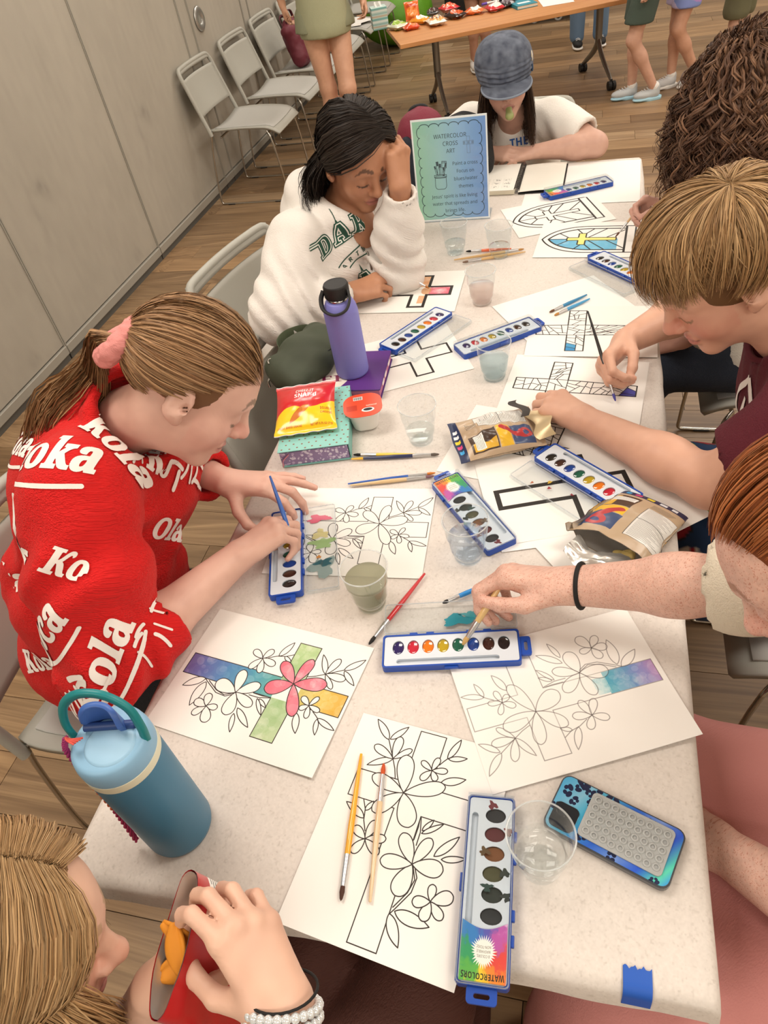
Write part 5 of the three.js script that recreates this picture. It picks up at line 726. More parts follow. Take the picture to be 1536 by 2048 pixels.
// hand: wrist point w, direction d to the knuckles, back normal n, which side, finger bends in radians [mcp, pip, dip, spread]
function hand(w, d, n, left, fingers, thumb, s = 1, tipsOut) {
  d = unit(d); n = unit(add(n, d, -dot3(n, d))); let b = cross3(n, d); if (left) b = b.map(v => -v);
  const at = (o, a, c, e) => [o[0] + s * (d[0] * a + b[0] * c + n[0] * e), o[1] + s * (d[1] * a + b[1] * c + n[1] * e), o[2] + s * (d[2] * a + b[2] * c + n[2] * e)], P = [];
  const K = [[0.086, 0.027, 0.001], [0.089, 0.008, 0.004], [0.083, -0.011, 0.002], [0.074, -0.028, -0.003]], Ln = [[0.043, 0.026, 0.021], [0.048, 0.030, 0.022], [0.044, 0.028, 0.022], [0.034, 0.020, 0.019]], R = [[0.0100, 0.0088, 0.0080, 0.0066], [0.0102, 0.0090, 0.0082, 0.0067], [0.0097, 0.0085, 0.0078, 0.0064], [0.0086, 0.0075, 0.0068, 0.0056]];
  for (let i = 0; i < 4; i++) P.push(cone(at(w, 0.004, [0.014, 0.005, -0.006, -0.014][i], 0), at(w, K[i][0], K[i][1], K[i][2] - 0.002), 0.0165 * s, 0.0118 * s, 0.014 * s));
  P.push(cone(at(w, 0.03, -0.016, -0.006), at(w, 0.066, -0.020, -0.008), 0.014 * s, 0.011 * s, 0.012 * s), cone(at(w, 0.03, 0.008, -0.006), at(w, 0.07, 0.012, -0.008), 0.014 * s, 0.010 * s, 0.012 * s));
  const J = [];
  fingers.forEach(([m, p, t, sp], i) => {
    let o = at(w, ...K[i]), a = m; const joints = [o]; P.push(cone(add(o, n, -0.003 * s), o, R[i][0] * s, R[i][0] * 1.06 * s, 0.008 * s));
    for (let k = 0; k < 3; k++) { const ca = Math.cos(a), sa = Math.sin(a), e = at([0, 0, 0], ca * Math.cos(sp) * Ln[i][k], ca * Math.sin(sp) * Ln[i][k], -sa * Ln[i][k]), q = add(o, e); P.push(cone(o, q, R[i][k] * s, R[i][k + 1] * s, (k === 0 ? 0.005 : 0.003) * s)); o = q; joints.push(q); a += k === 0 ? p : t; }
    if (tipsOut) { tipsOut.push([...o, 0.014 * s]); tipsOut.push([...joints[1], 0.010 * s]); }
    J.push(joints);
  });
  { let o = at(w, 0.018, 0.020, -0.008); const Lt = [0.046, 0.033, 0.024], Rt = [0.0150, 0.0112, 0.0100, 0.0076], joints = [o]; thumb.forEach((v, k) => { const u = unit(v), e = at([0, 0, 0], u[0] * Lt[k], u[1] * Lt[k], -u[2] * Lt[k]), q = add(o, e); P.push(cone(o, q, Rt[k] * s, Rt[k + 1] * s, (k === 0 ? 0.014 : 0.004) * s)); o = q; joints.push(q); }); if (tipsOut) tipsOut.push([...o, 0.015 * s]); J.push(joints); }
  P.joints = J; return P;
}
const armPrims = (sh, el, wr, r = [0.044, 0.037, 0.026]) => [cone(sh, el, r[0], r[1], 0.02), cone(el, mid(el, wr, 0.35), r[1], r[1] * 1.02, 0.02), cone(mid(el, wr, 0.3), wr, r[1] * 1.02, r[2], 0.02)];
// hair: strands as thin tapering three-sided locks; paths are arrays of [x,y,z]
function strands(paths, w, cols, seed, taper = 0.35, { kids = 3, spread = 0.0028, ctr = [0, 0, 0] } = {}) {
  // every lock is a bundle of thin ribbons whose faces look away from the head
  const r = rng(seed); let nv = 0, ni = 0; for (const p of paths) { nv += p.length * 2 * kids; ni += (p.length - 1) * 6 * kids; }
  const pos = new Float32Array(nv * 3), nor = new Float32Array(nv * 3), col = new Float32Array(nv * 3), idx = new Uint32Array(ni); let v = 0, q = 0; const T = V(), N = V(), B = V();
  for (const p of paths) {
    const t0 = r(), t1 = r(), cc = mix3(mix3(cols[0], cols[1], t0), cols[2] || cols[1], t1 * t1 * 0.7), M = p.length;
    for (let c = 0; c < kids; c++) {
      const ww = w * (0.6 + r() * 0.8), tilt = (r() - 0.5) * 1.5, kc = 0.85 + r() * 0.3, off = [(r() - 0.5) * 2 * spread, (r() - 0.5) * 2 * spread, (r() - 0.5) * 2 * spread], ph = r() * 6, v0 = v;
      for (let i = 0; i < M; i++) {
        const u = i / (M - 1), e = c ? 0.45 + 0.8 * u : 0, a = p[Math.max(0, i - 1)], b = p[Math.min(M - 1, i + 1)], X = p[i][0] + off[0] * e, Y = p[i][1] + off[1] * e, Z = p[i][2] + off[2] * e;
        T.set(b[0] - a[0], b[1] - a[1], b[2] - a[2]).normalize(); N.set(X - ctr[0], Y - ctr[1], Z - ctr[2]).normalize(); N.addScaledVector(T, -N.dot(T)); if (N.lengthSq() < 1e-6) N.set(T.y, T.z, T.x).addScaledVector(T, -(T.y * T.x + T.z * T.y + T.x * T.z)); N.normalize(); B.crossVectors(T, N).normalize();
        const ct = Math.cos(tilt), st = Math.sin(tilt), bx = B.x * ct + N.x * st, by = B.y * ct + N.y * st, bz = B.z * ct + N.z * st, nx = N.x * ct - B.x * st, ny = N.y * ct - B.y * st, nz = N.z * ct - B.z * st, rad = ww * (1 - (1 - taper) * sstep(0.6, 1, u)) * (0.25 + 0.75 * sstep(0, 0.16, u)), k = kc * (1 + 0.08 * Math.sin(u * 7 + ph));
        for (const m of [-1, 1]) { pos[v * 3] = X + bx * rad * m; pos[v * 3 + 1] = Y + by * rad * m; pos[v * 3 + 2] = Z + bz * rad * m; const lx = nx + bx * m * 0.6, ly = ny + by * m * 0.6, lz = nz + bz * m * 0.6, l = Math.hypot(lx, ly, lz); nor[v * 3] = lx / l; nor[v * 3 + 1] = ly / l; nor[v * 3 + 2] = lz / l; col[v * 3] = cc[0] * k; col[v * 3 + 1] = cc[1] * k; col[v * 3 + 2] = cc[2] * k; v++; }
        if (i) { const A = v0 + (i - 1) * 2; idx[q++] = A; idx[q++] = A + 1; idx[q++] = A + 2; idx[q++] = A + 1; idx[q++] = A + 3; idx[q++] = A + 2; }
      }
    }
  }
  const g = new THREE.BufferGeometry(); g.setAttribute('position', new THREE.BufferAttribute(pos, 3)); g.setAttribute('normal', new THREE.BufferAttribute(nor, 3)); g.setAttribute('color', new THREE.BufferAttribute(col, 3)); g.setIndex(new THREE.BufferAttribute(idx, 1)); return g;
}
const hairMat = new THREE.MeshPhysicalMaterial({ color: 0xffffff, vertexColors: true, roughness: 0.48, specularIntensity: 0.5, name: 'hair', side: THREE.DoubleSide });
// point on the skull at azimuth az (0 = front, + = subject's left) and elevation el, lifted by k metres
const skull = (az, el, k = 0) => { const c = Math.cos(el), r = [0.075 + k, 0.085 + k, 0.096 + k]; return [Math.sin(az) * c * r[0], 0.04 + Math.sin(el) * r[1], -0.012 + Math.cos(az) * c * r[2]]; };
// smooth path through control points
function spline(pts, n) { const c = new THREE.CatmullRomCurve3(pts.map(p => V(...p)), false, 'centripetal'); return c.getPoints(n).map(p => [p.x, p.y, p.z]); }
// direction-slerped path over the skull from a to b (unit directions in head space)
function overSkull(a, b, n, lift) { const A = V(...a).normalize(), B = V(...b).normalize(), o = []; const th = Math.acos(clamp(A.dot(B), -1, 1)), st = Math.sin(th) || 1e-6; for (let i = 0; i <= n; i++) { const t = i / n, d = A.clone().multiplyScalar(Math.sin((1 - t) * th) / st).addScaledVector(B, Math.sin(t * th) / st).normalize(), k = lift(t), r = [0.075 + k, 0.085 + k, 0.096 + k]; const s = 1 / Math.sqrt((d.x / r[0]) ** 2 + (d.y / r[1]) ** 2 + (d.z / r[2]) ** 2); o.push([d.x * s, 0.04 + d.y * s, -0.012 + d.z * s]); } return o; }
const dirOf = (az, el) => [Math.sin(az) * Math.cos(el), Math.sin(el), Math.cos(az) * Math.cos(el)];
// hair cap that hides the scalp; cut away over the face by the given ellipsoids (head space)
function hairCap(h, col, cuts, k = 0.006) { const { H, s, q } = h, P = [ell(H(0, 0.04, -0.012), [(0.075 + k) * s, (0.085 + k) * s, (0.096 + k) * s], 0.01, { q })]; for (const [c, r] of cuts) P.push(ell(H(...c), r.map(v => v * s), 0.006, { q, sub: true })); return solid(P, 0.006, { color: () => col }); }
const toWorld = (h, paths) => paths.map(p => p.map(a => h.H(...a)));
// flat print that clings to a garment: picks the garment's own faces inside a box and lifts them by a hair
let decalCount = 0;
function decal(name, src, parent, c, dir, up, w, hgt, m, depth = 0.09, lift = 0.0010 + 0.00035 * (decalCount++ % 8), avoid = []) {
  const g = src.geometry, p = g.attributes.position, n = g.attributes.normal, ix = g.index, d = unit(dir), u = unit(add(up, d, -dot3(up, d))), x = cross3(u, d), pos = [], nor = [], uv = [], map = new Map(), idx = [];
  const loc = i => { const q = [p.getX(i) - c[0], p.getY(i) - c[1], p.getZ(i) - c[2]]; return [dot3(q, x) / w + 0.5, dot3(q, u) / hgt + 0.5, dot3(q, d)]; };
  const vert = i => { let k = map.get(i); if (k === undefined) { k = pos.length / 3; map.set(i, k); const L = loc(i), N = [n.getX(i), n.getY(i), n.getZ(i)]; pos.push(p.getX(i) + N[0] * lift, p.getY(i) + N[1] * lift, p.getZ(i) + N[2] * lift); nor.push(...N); uv.push(L[0], L[1]); } return k; };
  for (let t = 0; t < ix.count; t += 3) { const a = ix.getX(t), b = ix.getX(t + 1), e = ix.getX(t + 2), L = loc(a); if (L[0] < -0.08 || L[0] > 1.08 || L[1] < -0.12 || L[1] > 1.12 || Math.abs(L[2]) > depth) continue; if (avoid.some(q => q.f(p.getX(a), p.getY(a), p.getZ(a)) < 0.012)) continue; if (n.getX(a) * d[0] + n.getY(a) * d[1] + n.getZ(a) * d[2] < 0.12) continue; idx.push(vert(a), vert(b), vert(e)); }
  if (!idx.length) return null; const q = new THREE.BufferGeometry(); q.setAttribute('position', new THREE.Float32BufferAttribute(pos, 3)); q.setAttribute('normal', new THREE.Float32BufferAttribute(nor, 3)); q.setAttribute('uv', new THREE.Float32BufferAttribute(uv, 2)); q.setIndex(idx); return mesh(name, q, m, parent);
}
function printTex(w, h, draw) { const t = canvasTex(w, h, draw); t.wrapS = t.wrapT = THREE.ClampToEdgeWrapping; return t; }
const printM = (key, tex, rough = 0.85) => mat(key, 0xffffff, rough, { map: tex, transparent: true, alphaTest: 0.5 });
function person(label, pos) { return thing('person', label, 'person', pos); }
const fabricBump = (() => { const n = tnoise(31); return dataTex(256, 256, (u, v) => { const q = 255 * (0.5 * n(u, v, 128) + 0.3 * n(u, v, 64) + 0.2 * n(u, v, 20)); return [q, q, q]; }, { srgb: false }); })(); fabricBump.repeat.set(8, 8);
const cloth = (key, color, rough = 0.85, bump = 0.0012, o = {}) => mat(key, color, rough, { phys: true, bumpMap: fabricBump, bumpScale: bump, ...o });

/* ------------------------------------------------ girl in red fleece */
{
  const g = person('girl in red fleece with white lettering, brown ponytail and pink scrunchie, painting', [0, 0, 0]);
  const shR = [-0.315, 1.015, -0.375], elR = [-0.283, 0.795, -0.225], wrR = [-0.158, 0.800, -0.452], shL = [-0.36, 1.0, -0.69], elL = [-0.455, 0.80, -0.72], wrL = [-0.248, 0.800, -0.628];
  const hd = headFrame([-0.185, 1.072, -0.540], [0.70, -0.70, -0.13], [0.56, 0.66, -0.45], 0.94), neck = [-0.30, 1.02, -0.53], tips = [];
  const hr = hand(wrR, [0.56, 0.06, -0.82], [-0.35, 0.9, 0.12], false, [[0.55, 1.25, 0.7, 0.05], [0.75, 1.25, 0.7, 0], [0.85, 1.2, 0.7, -0.04], [0.9, 1.2, 0.7, -0.1]], [[0.7, 0.35, 0.6], [0.85, -0.1, 0.55], [0.9, -0.3, 0.3]], 0.93, tips);
  const hl = hand(wrL, [0.98, -0.02, -0.08], [0.10, 0.97, -0.18], true, [[0.55, 0.45, 0.35, 0.25], [0.35, 0.65, 0.4, 0.12], [0.05, 0.18, 0.12, 0.08], [-0.05, 0.18, 0.15, -0.02]], [[0.35, 0.75, 0.45], [0.6, 0.55, 0.45], [0.8, 0.3, 0.3]], 0.95, tips);
  const skin = [...headPrims(hd, neck, { puff: 0.004 }), ...armPrims(shR, elR, wrR, [0.044, 0.042, 0.026]), ...hr, ...armPrims(shL, elL, wrL, [0.042, 0.036, 0.025]), ...hl];
  mesh('body', solid(skin, 0.0038, { color: skinColor([0.66, 0.40, 0.315], { heads: [hd], flushAmt: 0.35, brow: [0.13, 0.075, 0.04], tips, flush: [0.68, 0.24, 0.2] }) }), skinM, g);
  // fleece
  const cuR = mid(elR, wrR, 0.40), cuL = mid(elL, wrL, 0.76);
  const F = [ell([-0.52, 0.56, -0.46], [0.16, 0.14, 0.19], 0.05), ell([-0.47, 0.72, -0.47], [0.145, 0.16, 0.18], 0.06), ell([-0.40, 0.89, -0.52], [0.135, 0.16, 0.185], 0.06), cone([-0.34, 0.985, -0.42], [-0.365, 0.985, -0.65], 0.085, 0.08, 0.05),
    cone(shR, mid(shR, elR), 0.082, 0.082, 0.03), cone(mid(shR, elR), elR, 0.082, 0.070, 0.02), cuff(elR, cuR, 0.070, 0.058, 0.02, 0.012), cone(shL, elL, 0.075, 0.062, 0.03), cuff(elL, cuL, 0.062, 0.048, 0.02, 0.01),
    ...hd ? [cone(mid(elR, wrR, 0.40), add(cuR, unit(add(wrR, elR, -1)), 0.05), 0.044, 0.040, 0.004, { sub: true }), cone(cuL, add(cuL, unit(add(wrL, elL, -1)), 0.05), 0.036, 0.034, 0.004, { sub: true })] : []];
  // stand-up collar around the neck
  const ax = unit(add(hd.H(0, -0.06, -0.03), neck, -1)), e1 = unit(cross3(ax, [0, 1, 0])), e2 = cross3(ax, e1), ring = []; for (let i = 0; i < 16; i++) { const a = i / 16 * Math.PI * 2, o = add(add(neck, e1, Math.cos(a) * 0.078), e2, Math.sin(a) * 0.074), front = Math.cos(a - 1.55); ring.push([add(o, ax, -0.035), add(o, ax, 0.028 + 0.006 * front)]); }
  for (let i = 0; i < 16; i++) { const a = ring[i], b = ring[(i + 1) % 16]; F.push(cone(a[0], b[0], 0.020, 0.020, 0.02), cone(mid(a[0], a[1]), mid(b[0], b[1]), 0.015, 0.015, 0.012), cone(a[1], b[1], 0.0125, 0.0125, 0.01)); }
  F.push(cone(add(neck, ax, 0.0), add(neck, ax, 0.09), 0.062, 0.066, 0.01, { sub: true }));
  const fold = (x, y, z) => { const q = [x - elR[0], y - elR[1], z - elR[2]], t = dot3(q, unit(add(wrR, elR, -1))), near = Math.exp(-(dot3(q, q)) / 0.011); const s2 = dot3([x - shR[0], y - shR[1], z - shR[2]], unit(add(elR, shR, -1))); return near * 0.012 * (1 - sstep(0.05, 0.09, t)) * Math.sin(t * 120 + s2 * 40 + 3 * noise3(x * 12, y * 12, z * 12)) + 0.013 * fbm(x * 8, y * 7, z * 8, 3) + 0.007 * Math.sin(s2 * 60 + x * 40 + 2 * noise3(x * 14, y * 14, z * 14)) * Math.exp(-Math.pow((s2 - 0.12) / 0.08, 2)) + 0.0012 * noise3(x * 160, y * 160, z * 160); };
  const red = cloth('red_fleece', 0xd01414, 0.95, 0.0025, { sheen: 0.4, sheenRoughness: 0.6, sheenColor: new THREE.Color(0.9, 0.25, 0.2) });
  const fl = mesh('fleece_top', solid(F, 0.0062, { disp: fold }), red, g);
  // woven white lettering, in several scripts, some upright and some on the slant
  const words = ['Koka', 'Cola', 'Coca', 'Кока', 'Kola', '可口', 'كوكا', 'Ко', 'Ola', '樂'], tex = words.map((s, i) => printTex(300, 190, (c, W, H) => { c.clearRect(0, 0, W, H); c.fillStyle = '#f2e9e2'; c.strokeStyle = '#f2e9e2'; c.textAlign = 'center'; c.textBaseline = 'middle'; c.font = (i % 3 === 0 || i === 1 || i === 2) ? 'italic bold 112px serif' : 'bold 104px serif'; c.lineWidth = 5; if (i === 5 || i === 6 || i === 9) { const q = rng(i + 3); c.lineCap = 'round'; c.lineJoin = 'round'; for (let k = 0; k < (i === 9 ? 7 : 9); k++) { c.lineWidth = 10 + q() * 9; const x = W * (0.12 + 0.76 * q()), y = H * (0.15 + 0.6 * q()), hz = q() < 0.5; c.beginPath(); c.moveTo(x, y); c.quadraticCurveTo(x + (hz ? 40 : 4), y + (hz ? -6 : 26), x + (hz ? 70 : (q() - 0.5) * 50), y + (hz ? 4 : 58)); c.stroke(); } if (i === 6) { c.lineWidth = 15; c.beginPath(); c.moveTo(W * 0.1, H * 0.25); c.lineTo(W * 0.14, H * 0.8); c.moveTo(W * 0.45, H * 0.2); c.quadraticCurveTo(W * 0.55, H * 0.75, W * 0.95, H * 0.55); c.stroke(); } } else { c.fillText(s, W / 2, H * 0.46, W * 0.86); c.strokeText(s, W / 2, H * 0.46, W * 0.86); } if (i < 3) { c.lineWidth = 11; c.lineCap = 'round'; c.beginPath(); c.moveTo(W * 0.12, H * 0.72); c.quadraticCurveTo(W * 0.3, H * 0.98, W * 0.86, H * 0.84); c.stroke(); } }));
  const lm = tex.map((t, i) => printM('fleece_letters_' + i, t, 0.95));
  const toCam = p => unit([0.369 - p[0], 1.63 - p[1], 0.247 - p[2]]);
  // [word, centre, facing, slant of the baseline in the plane, width, height]
  const put = (i, c, dir, ang, w, h) => { const d = unit(dir), rt = unit(cross3([0, 1, 0], d)), up0 = cross3(d, rt), up = add(up0.map(v => v * Math.cos(ang)), rt, -Math.sin(ang)); decal('lettering', fl, g, c, d, up, w, h, lm[i], 0.075); };
  put(0, [-0.335, 1.055, -0.385], [0.35, 0.8, 0.55], -0.45, 0.165, 0.115); put(6, [-0.385, 0.965, -0.335], [0.1, 0.45, 0.85], -0.25, 0.165, 0.115); put(2, [-0.340, 0.885, -0.225], [0.25, 0.35, 0.9], 0.75, 0.155, 0.10); put(1, [-0.250, 0.845, -0.195], [0.45, 0.7, 0.6], 0.85, 0.165, 0.10);
  put(3, [-0.385, 0.83, -0.19], [-0.15, 0.1, 1], 0.6, 0.14, 0.10); put(4, [-0.275, 1.03, -0.44], [0.5, 0.75, 0.4], -1.35, 0.15, 0.095); put(7, [-0.262, 0.965, -0.49], [0.85, 0.35, 0.4], -1.0, 0.13, 0.095); put(5, [-0.258, 0.90, -0.545], [0.9, 0.2, 0.4], -1.1, 0.15, 0.10); put(8, [-0.265, 0.835, -0.46], [0.85, 0.25, 0.5], -0.9, 0.14, 0.095); put(9, [-0.225, 0.83, -0.265], [0.6, 0.75, 0.3], 0.4, 0.10, 0.085);
  put(1, [-0.44, 0.99, -0.47], [-0.4, 0.85, 0.4], 0.4, 0.14, 0.09); put(2, [-0.35, 0.84, -0.66], [0.5, 0.8, 0.2], -0.6, 0.13, 0.09); put(0, [-0.50, 0.80, -0.42], [-0.6, 0.2, 0.75], 0.3, 0.15, 0.10); put(4, [-0.52, 0.65, -0.33], [-0.3, 0.1, 0.95], 0.5, 0.15, 0.10); put(5, [-0.30, 0.81, -0.175], [0.2, -0.1, 0.95], 0.5, 0.11, 0.085); put(3, [-0.315, 0.945, -0.30], [0.75, 0.35, 0.5], -0.9, 0.12, 0.085);
  put(9, [-0.262, 1.02, -0.465], [0.7, 0.6, 0.5], -0.8, 0.075, 0.06); put(7, [-0.235, 1.0, -0.50], [0.8, 0.5, 0.4], -0.8, 0.075, 0.06);
  // trousers under the table
  mesh('trousers', solid([cone([-0.48, 0.50, -0.37], [-0.10, 0.52, -0.36], 0.085, 0.062, 0.03), cone([-0.10, 0.52, -0.36], [-0.06, 0.10, -0.36], 0.060, 0.045, 0.02), cone([-0.48, 0.50, -0.55], [-0.10, 0.52, -0.57], 0.085, 0.062, 0.03), cone([-0.10, 0.52, -0.57], [-0.06, 0.10, -0.57], 0.060, 0.045, 0.02), ell([-0.06 + 0.04, 0.05, -0.36], [0.11, 0.045, 0.045], 0.02), ell([-0.02, 0.05, -0.57], [0.11, 0.045, 0.045], 0.02)], 0.014), cloth('black_leggings', 0x1d1d22, 0.9), g);
  // hair combed back into a ponytail
  const base = [0.165, 0.078, 0.034], lightc = [0.33, 0.18, 0.085], gold = [0.46, 0.28, 0.14], r = rng(101), tailL = [0.0, 0.075, -0.128], paths = [];
  const T = V(0, -0.045, -0.116).normalize();
  for (let i = 0; i < 2300; i++) { const az = (r() * 2 - 1) * Math.PI * 0.93; let lim = Math.abs(az) < 0.75 ? 0.42 : Math.abs(az) < 1.45 ? lerp(0.42, -0.18, (Math.abs(az) - 0.75) / 0.7) : lerp(-0.18, -0.75, clamp((Math.abs(az) - 1.45) / 1.1, 0, 1)); const el = (lim -= 0.12 + 0.06 * r()) + Math.pow(r(), 1.5) * (1.45 - lim), k0 = 0.007 + r() * 0.005; const p = overSkull(dirOf(az, el), [T.x + (r() - 0.5) * 0.1, T.y + 0.28 + (r() - 0.5) * 0.1, T.z], 9, t => k0 + 0.005 * Math.sin(t * 3.1) + (r() - 0.5) * 0.0008); paths.push(p); }
  const all = toWorld(hd, paths), tb = hd.H(0, 0.012, -0.122);
  for (let i = 0; i < 650; i++) { const a = r() * 6.283, q = Math.sqrt(r()), ph = r() * 6, sp = 0.010 + 0.038 * q, lag = r() * 0.06, wv = 0.010 + r() * 0.016, pts = []; const C = [tb, add(tb, [-0.035, 0.0, 0.0]), [-0.345, 1.09, -0.545], [-0.41, 1.05, -0.505], [-0.46, 0.985, -0.475], [-0.50, 0.90 - lag, -0.455 + 0.03 * (r() - 0.5)]]; const L = spline(C, 15); L.forEach((p, j) => { const t = j / 15, s = lerp(0.016, sp, sstep(0.05, 0.6, t)); pts.push([p[0] + Math.cos(a) * s * q * 0.7 + wv * t * Math.sin(t * 14 + ph), p[1] + Math.sin(a) * s * q * 0.8 + wv * t * Math.cos(t * 13 + ph), p[2] + Math.sin(a + 1.2) * s * q + wv * t * Math.sin(t * 12 + ph * 1.3)]); }); all.push(pts); }
  for (let i = 0; i < 0; i++) { const m = -1, a0 = [m * (0.06 + r() * 0.012), 0.05 + r() * 0.03, 0.055 + r() * 0.02]; const pts = spline([a0, [m * 0.074, 0.02, 0.075 + r() * 0.01], [m * 0.072, -0.015 - r() * 0.02, 0.085 + r() * 0.012]], 8); all.push(pts.map(p => hd.H(...p))); }
  for (let i = 0; i < 0; i++) { const pts = spline([[-0.07, 0.0, -0.03 - r() * 0.03], [-0.078, -0.03 - r() * 0.01, -0.02], [-0.072, -0.065 - r() * 0.02, -0.005 + r() * 0.02], [-0.058, -0.085 - r() * 0.01, 0.015 + r() * 0.02]], 8); all.push(pts.map(p => hd.H(...p))); }
  mesh('hair', merge([strands(all, 0.0011, [base, lightc, gold], 5, 0.35, { kids: 2, spread: 0.0045, ctr: hd.c }), hairCap(hd, base, [[[0, -0.035, 0.075], [0.09, 0.115, 0.078]], [[0, -0.085, 0.0], [0.12, 0.085, 0.2]]])]), hairMat, g);
  // scrunchie
  const S = [], so = hd.H(0, 0.013, -0.122), sx = hd.x, su = hd.u; const sp = []; for (let i = 0; i <= 40; i++) { const a = i / 40 * Math.PI * 2, rr = 0.024 + 0.003 * Math.sin(a * 9); sp.push(add(add(add(so, sx, Math.cos(a) * rr), unit(add(su, hd.f, 0.35)), Math.sin(a) * (rr + 0.006)), hd.f, 0.004 * Math.sin(a * 13))); }
  S.push(solid(sp.slice(0, 40).map((p, i) => cone(p, sp[i + 1], 0.0115 + 0.003 * Math.sin(i * 2.3), 0.0115 + 0.003 * Math.sin(i * 2.3 + 2.3), 0.006)), 0.0026, { disp: (x, y, z) => fbm(x * 160, y * 160, z * 160, 2) * 0.0035 }));
  mesh('scrunchie', S, cloth('pink_cotton', 0xdb8e88, 0.85, 0.0008), g);
  brush('blue paint brush held by the girl in red', [-0.131, 0.862, -0.585], [-0.083, 0.757, -0.508], 0x2a62b8, { bristle: 0x2a2624 });
}

/* ------------------------------------------------ girl in white hoodie, head on hand */
// hanging lock: starts on the skull, leaves it and falls with waves (world space)
function lock(h, from, via, len, r, { wave = 0.008, freq = 30, out = 0.01, n = 10, drift = [0, 0, 0], lift = 0.009 } = {}) {
  const a = overSkull(from, via, 5, t => lift + 0.004 * Math.sin(t * 3) + r() * 0.001).map(p => h.H(...p)), e = a[a.length - 1], o = unit(add(e, h.H(0, 0.0, -0.012), -1)), ph = r() * 6.28, pts = [...a];
  for (let i = 1; i <= n; i++) { const t = i / n, s = t * len; pts.push([e[0] + o[0] * out * Math.sin(t * 2.2) + drift[0] * t * t + wave * sstep(0, 0.5, t) * Math.sin(s * freq + ph), e[1] - s + drift[1] * t * t, e[2] + o[2] * out * Math.sin(t * 2.2) + drift[2] * t * t + wave * sstep(0, 0.5, t) * Math.cos(s * freq + ph)]); }
  return pts;
}
{
  const g = person('girl in white hoodie with dark wavy hair resting her head on one hand', [0, 0, 0]);
  const hd = headFrame([-0.162, 1.062, -1.492], [0.62, -0.40, 0.68], [0.26, 0.92, 0.28], 0.92), neck = [-0.235, 0.935, -1.535], tips = [];
  const shR = [-0.318, 0.925, -1.378], elR = [-0.340, 0.800, -1.250], wrR = [-0.198, 0.788, -1.362], shL = [-0.165, 0.90, -1.70], elL = [-0.100, 0.790, -1.490], wrL = [-0.052, 1.015, -1.432];
  const hr = hand(wrR, [0.86, 0.05, -0.52], [0.0, 0.86, 0.5], false, [[0.35, 0.75, 0.45, 0.05], [0.5, 0.9, 0.55, 0.0], [0.65, 1.0, 0.6, -0.03], [0.75, 1.0, 0.6, -0.08]], [[0.75, 0.4, 0.55], [0.95, -0.05, 0.3], [0.95, -0.2, 0.15]], 0.88, tips);
  const hl = hand(wrL, [0.0, 0.93, -0.36], [0.85, 0.05, 0.5], true, [[0.75, 1.25, 0.7, 0.06], [0.8, 1.2, 0.7, 0.02], [0.85, 1.2, 0.7, -0.02], [0.9, 1.1, 0.6, -0.06]], [[0.7, 0.3, 0.65], [0.8, 0.0, 0.6], [0.8, -0.2, 0.5]], 0.90, tips);
  mesh('body', solid([...headPrims(hd, neck, { nr: 0.048 }), ...armPrims(shR, elR, wrR, [0.04, 0.034, 0.024]), ...hr, ...armPrims(shL, elL, wrL, [0.04, 0.034, 0.024]), ...hl, ell([-0.25, 0.88, -1.54], [0.075, 0.09, 0.09], 0.04), ell([-0.215, 0.875, -1.515], [0.062, 0.075, 0.070], 0.04)], 0.0033, { color: skinColor([0.47, 0.225, 0.125], { heads: [hd], brow: [0.03, 0.018, 0.012], lip: [0.42, 0.15, 0.12], flush: [0.5, 0.18, 0.1], flushAmt: 0.15, tips, limbs: [...hl, ...armPrims(shL, elL, wrL, [0.04, 0.034, 0.026])] }) }), skinM, g);
  const cuR = mid(elR, wrR, 0.92), cuL = mid(elL, wrL, 0.93);
  const F = [ell([-0.44, 0.54, -1.57], [0.15, 0.13, 0.18], 0.05), ell([-0.37, 0.69, -1.555], [0.135, 0.15, 0.175], 0.06), ell([-0.29, 0.82, -1.54], [0.125, 0.14, 0.18], 0.06), cone([-0.325, 0.89, -1.41], [-0.19, 0.87, -1.67], 0.072, 0.068, 0.05), cone(shR, elR, 0.072, 0.070, 0.03), cone(add(elR, [0.0, 0.0, 0.01]), mid(elR, wrR, 0.5), 0.076, 0.062, 0.03), cone(mid(elR, wrR, 0.5), mid(elR, wrR, 0.80), 0.062, 0.046, 0.012), cuff(mid(elR, wrR, 0.8), cuR, 0.037, 0.036, 0.008, 0.004),
    cone(shL, elL, 0.072, 0.068, 0.03), cone(elL, mid(elL, wrL, 0.5), 0.066, 0.060, 0.02), cone(mid(elL, wrL, 0.5), mid(elL, wrL, 0.72), 0.060, 0.048, 0.012), cuff(mid(elL, wrL, 0.70), cuL, 0.0385, 0.037, 0.006, 0.004), cone(cuL, add(cuL, unit(add(wrL, elL, -1)), 0.04), 0.032, 0.032, 0.003, { sub: true }), cone(cuR, add(cuR, unit(add(wrR, elR, -1)), 0.04), 0.031, 0.031, 0.003, { sub: true })];
  // hood gathered behind the neck and open V at the throat
  for (let i = 0; i < 9; i++) { const t = i / 9, t2 = (i + 1) / 9, hp = t => { const a = lerp(-2.5, 2.3, t); return [-0.275 + 0.085 * -Math.cos(a) * 1.0 + 0.03, 0.945 + 0.03 * Math.cos(a) * -1 + 0.02 * Math.cos(a), -1.525 + 0.095 * Math.sin(a)]; }; }
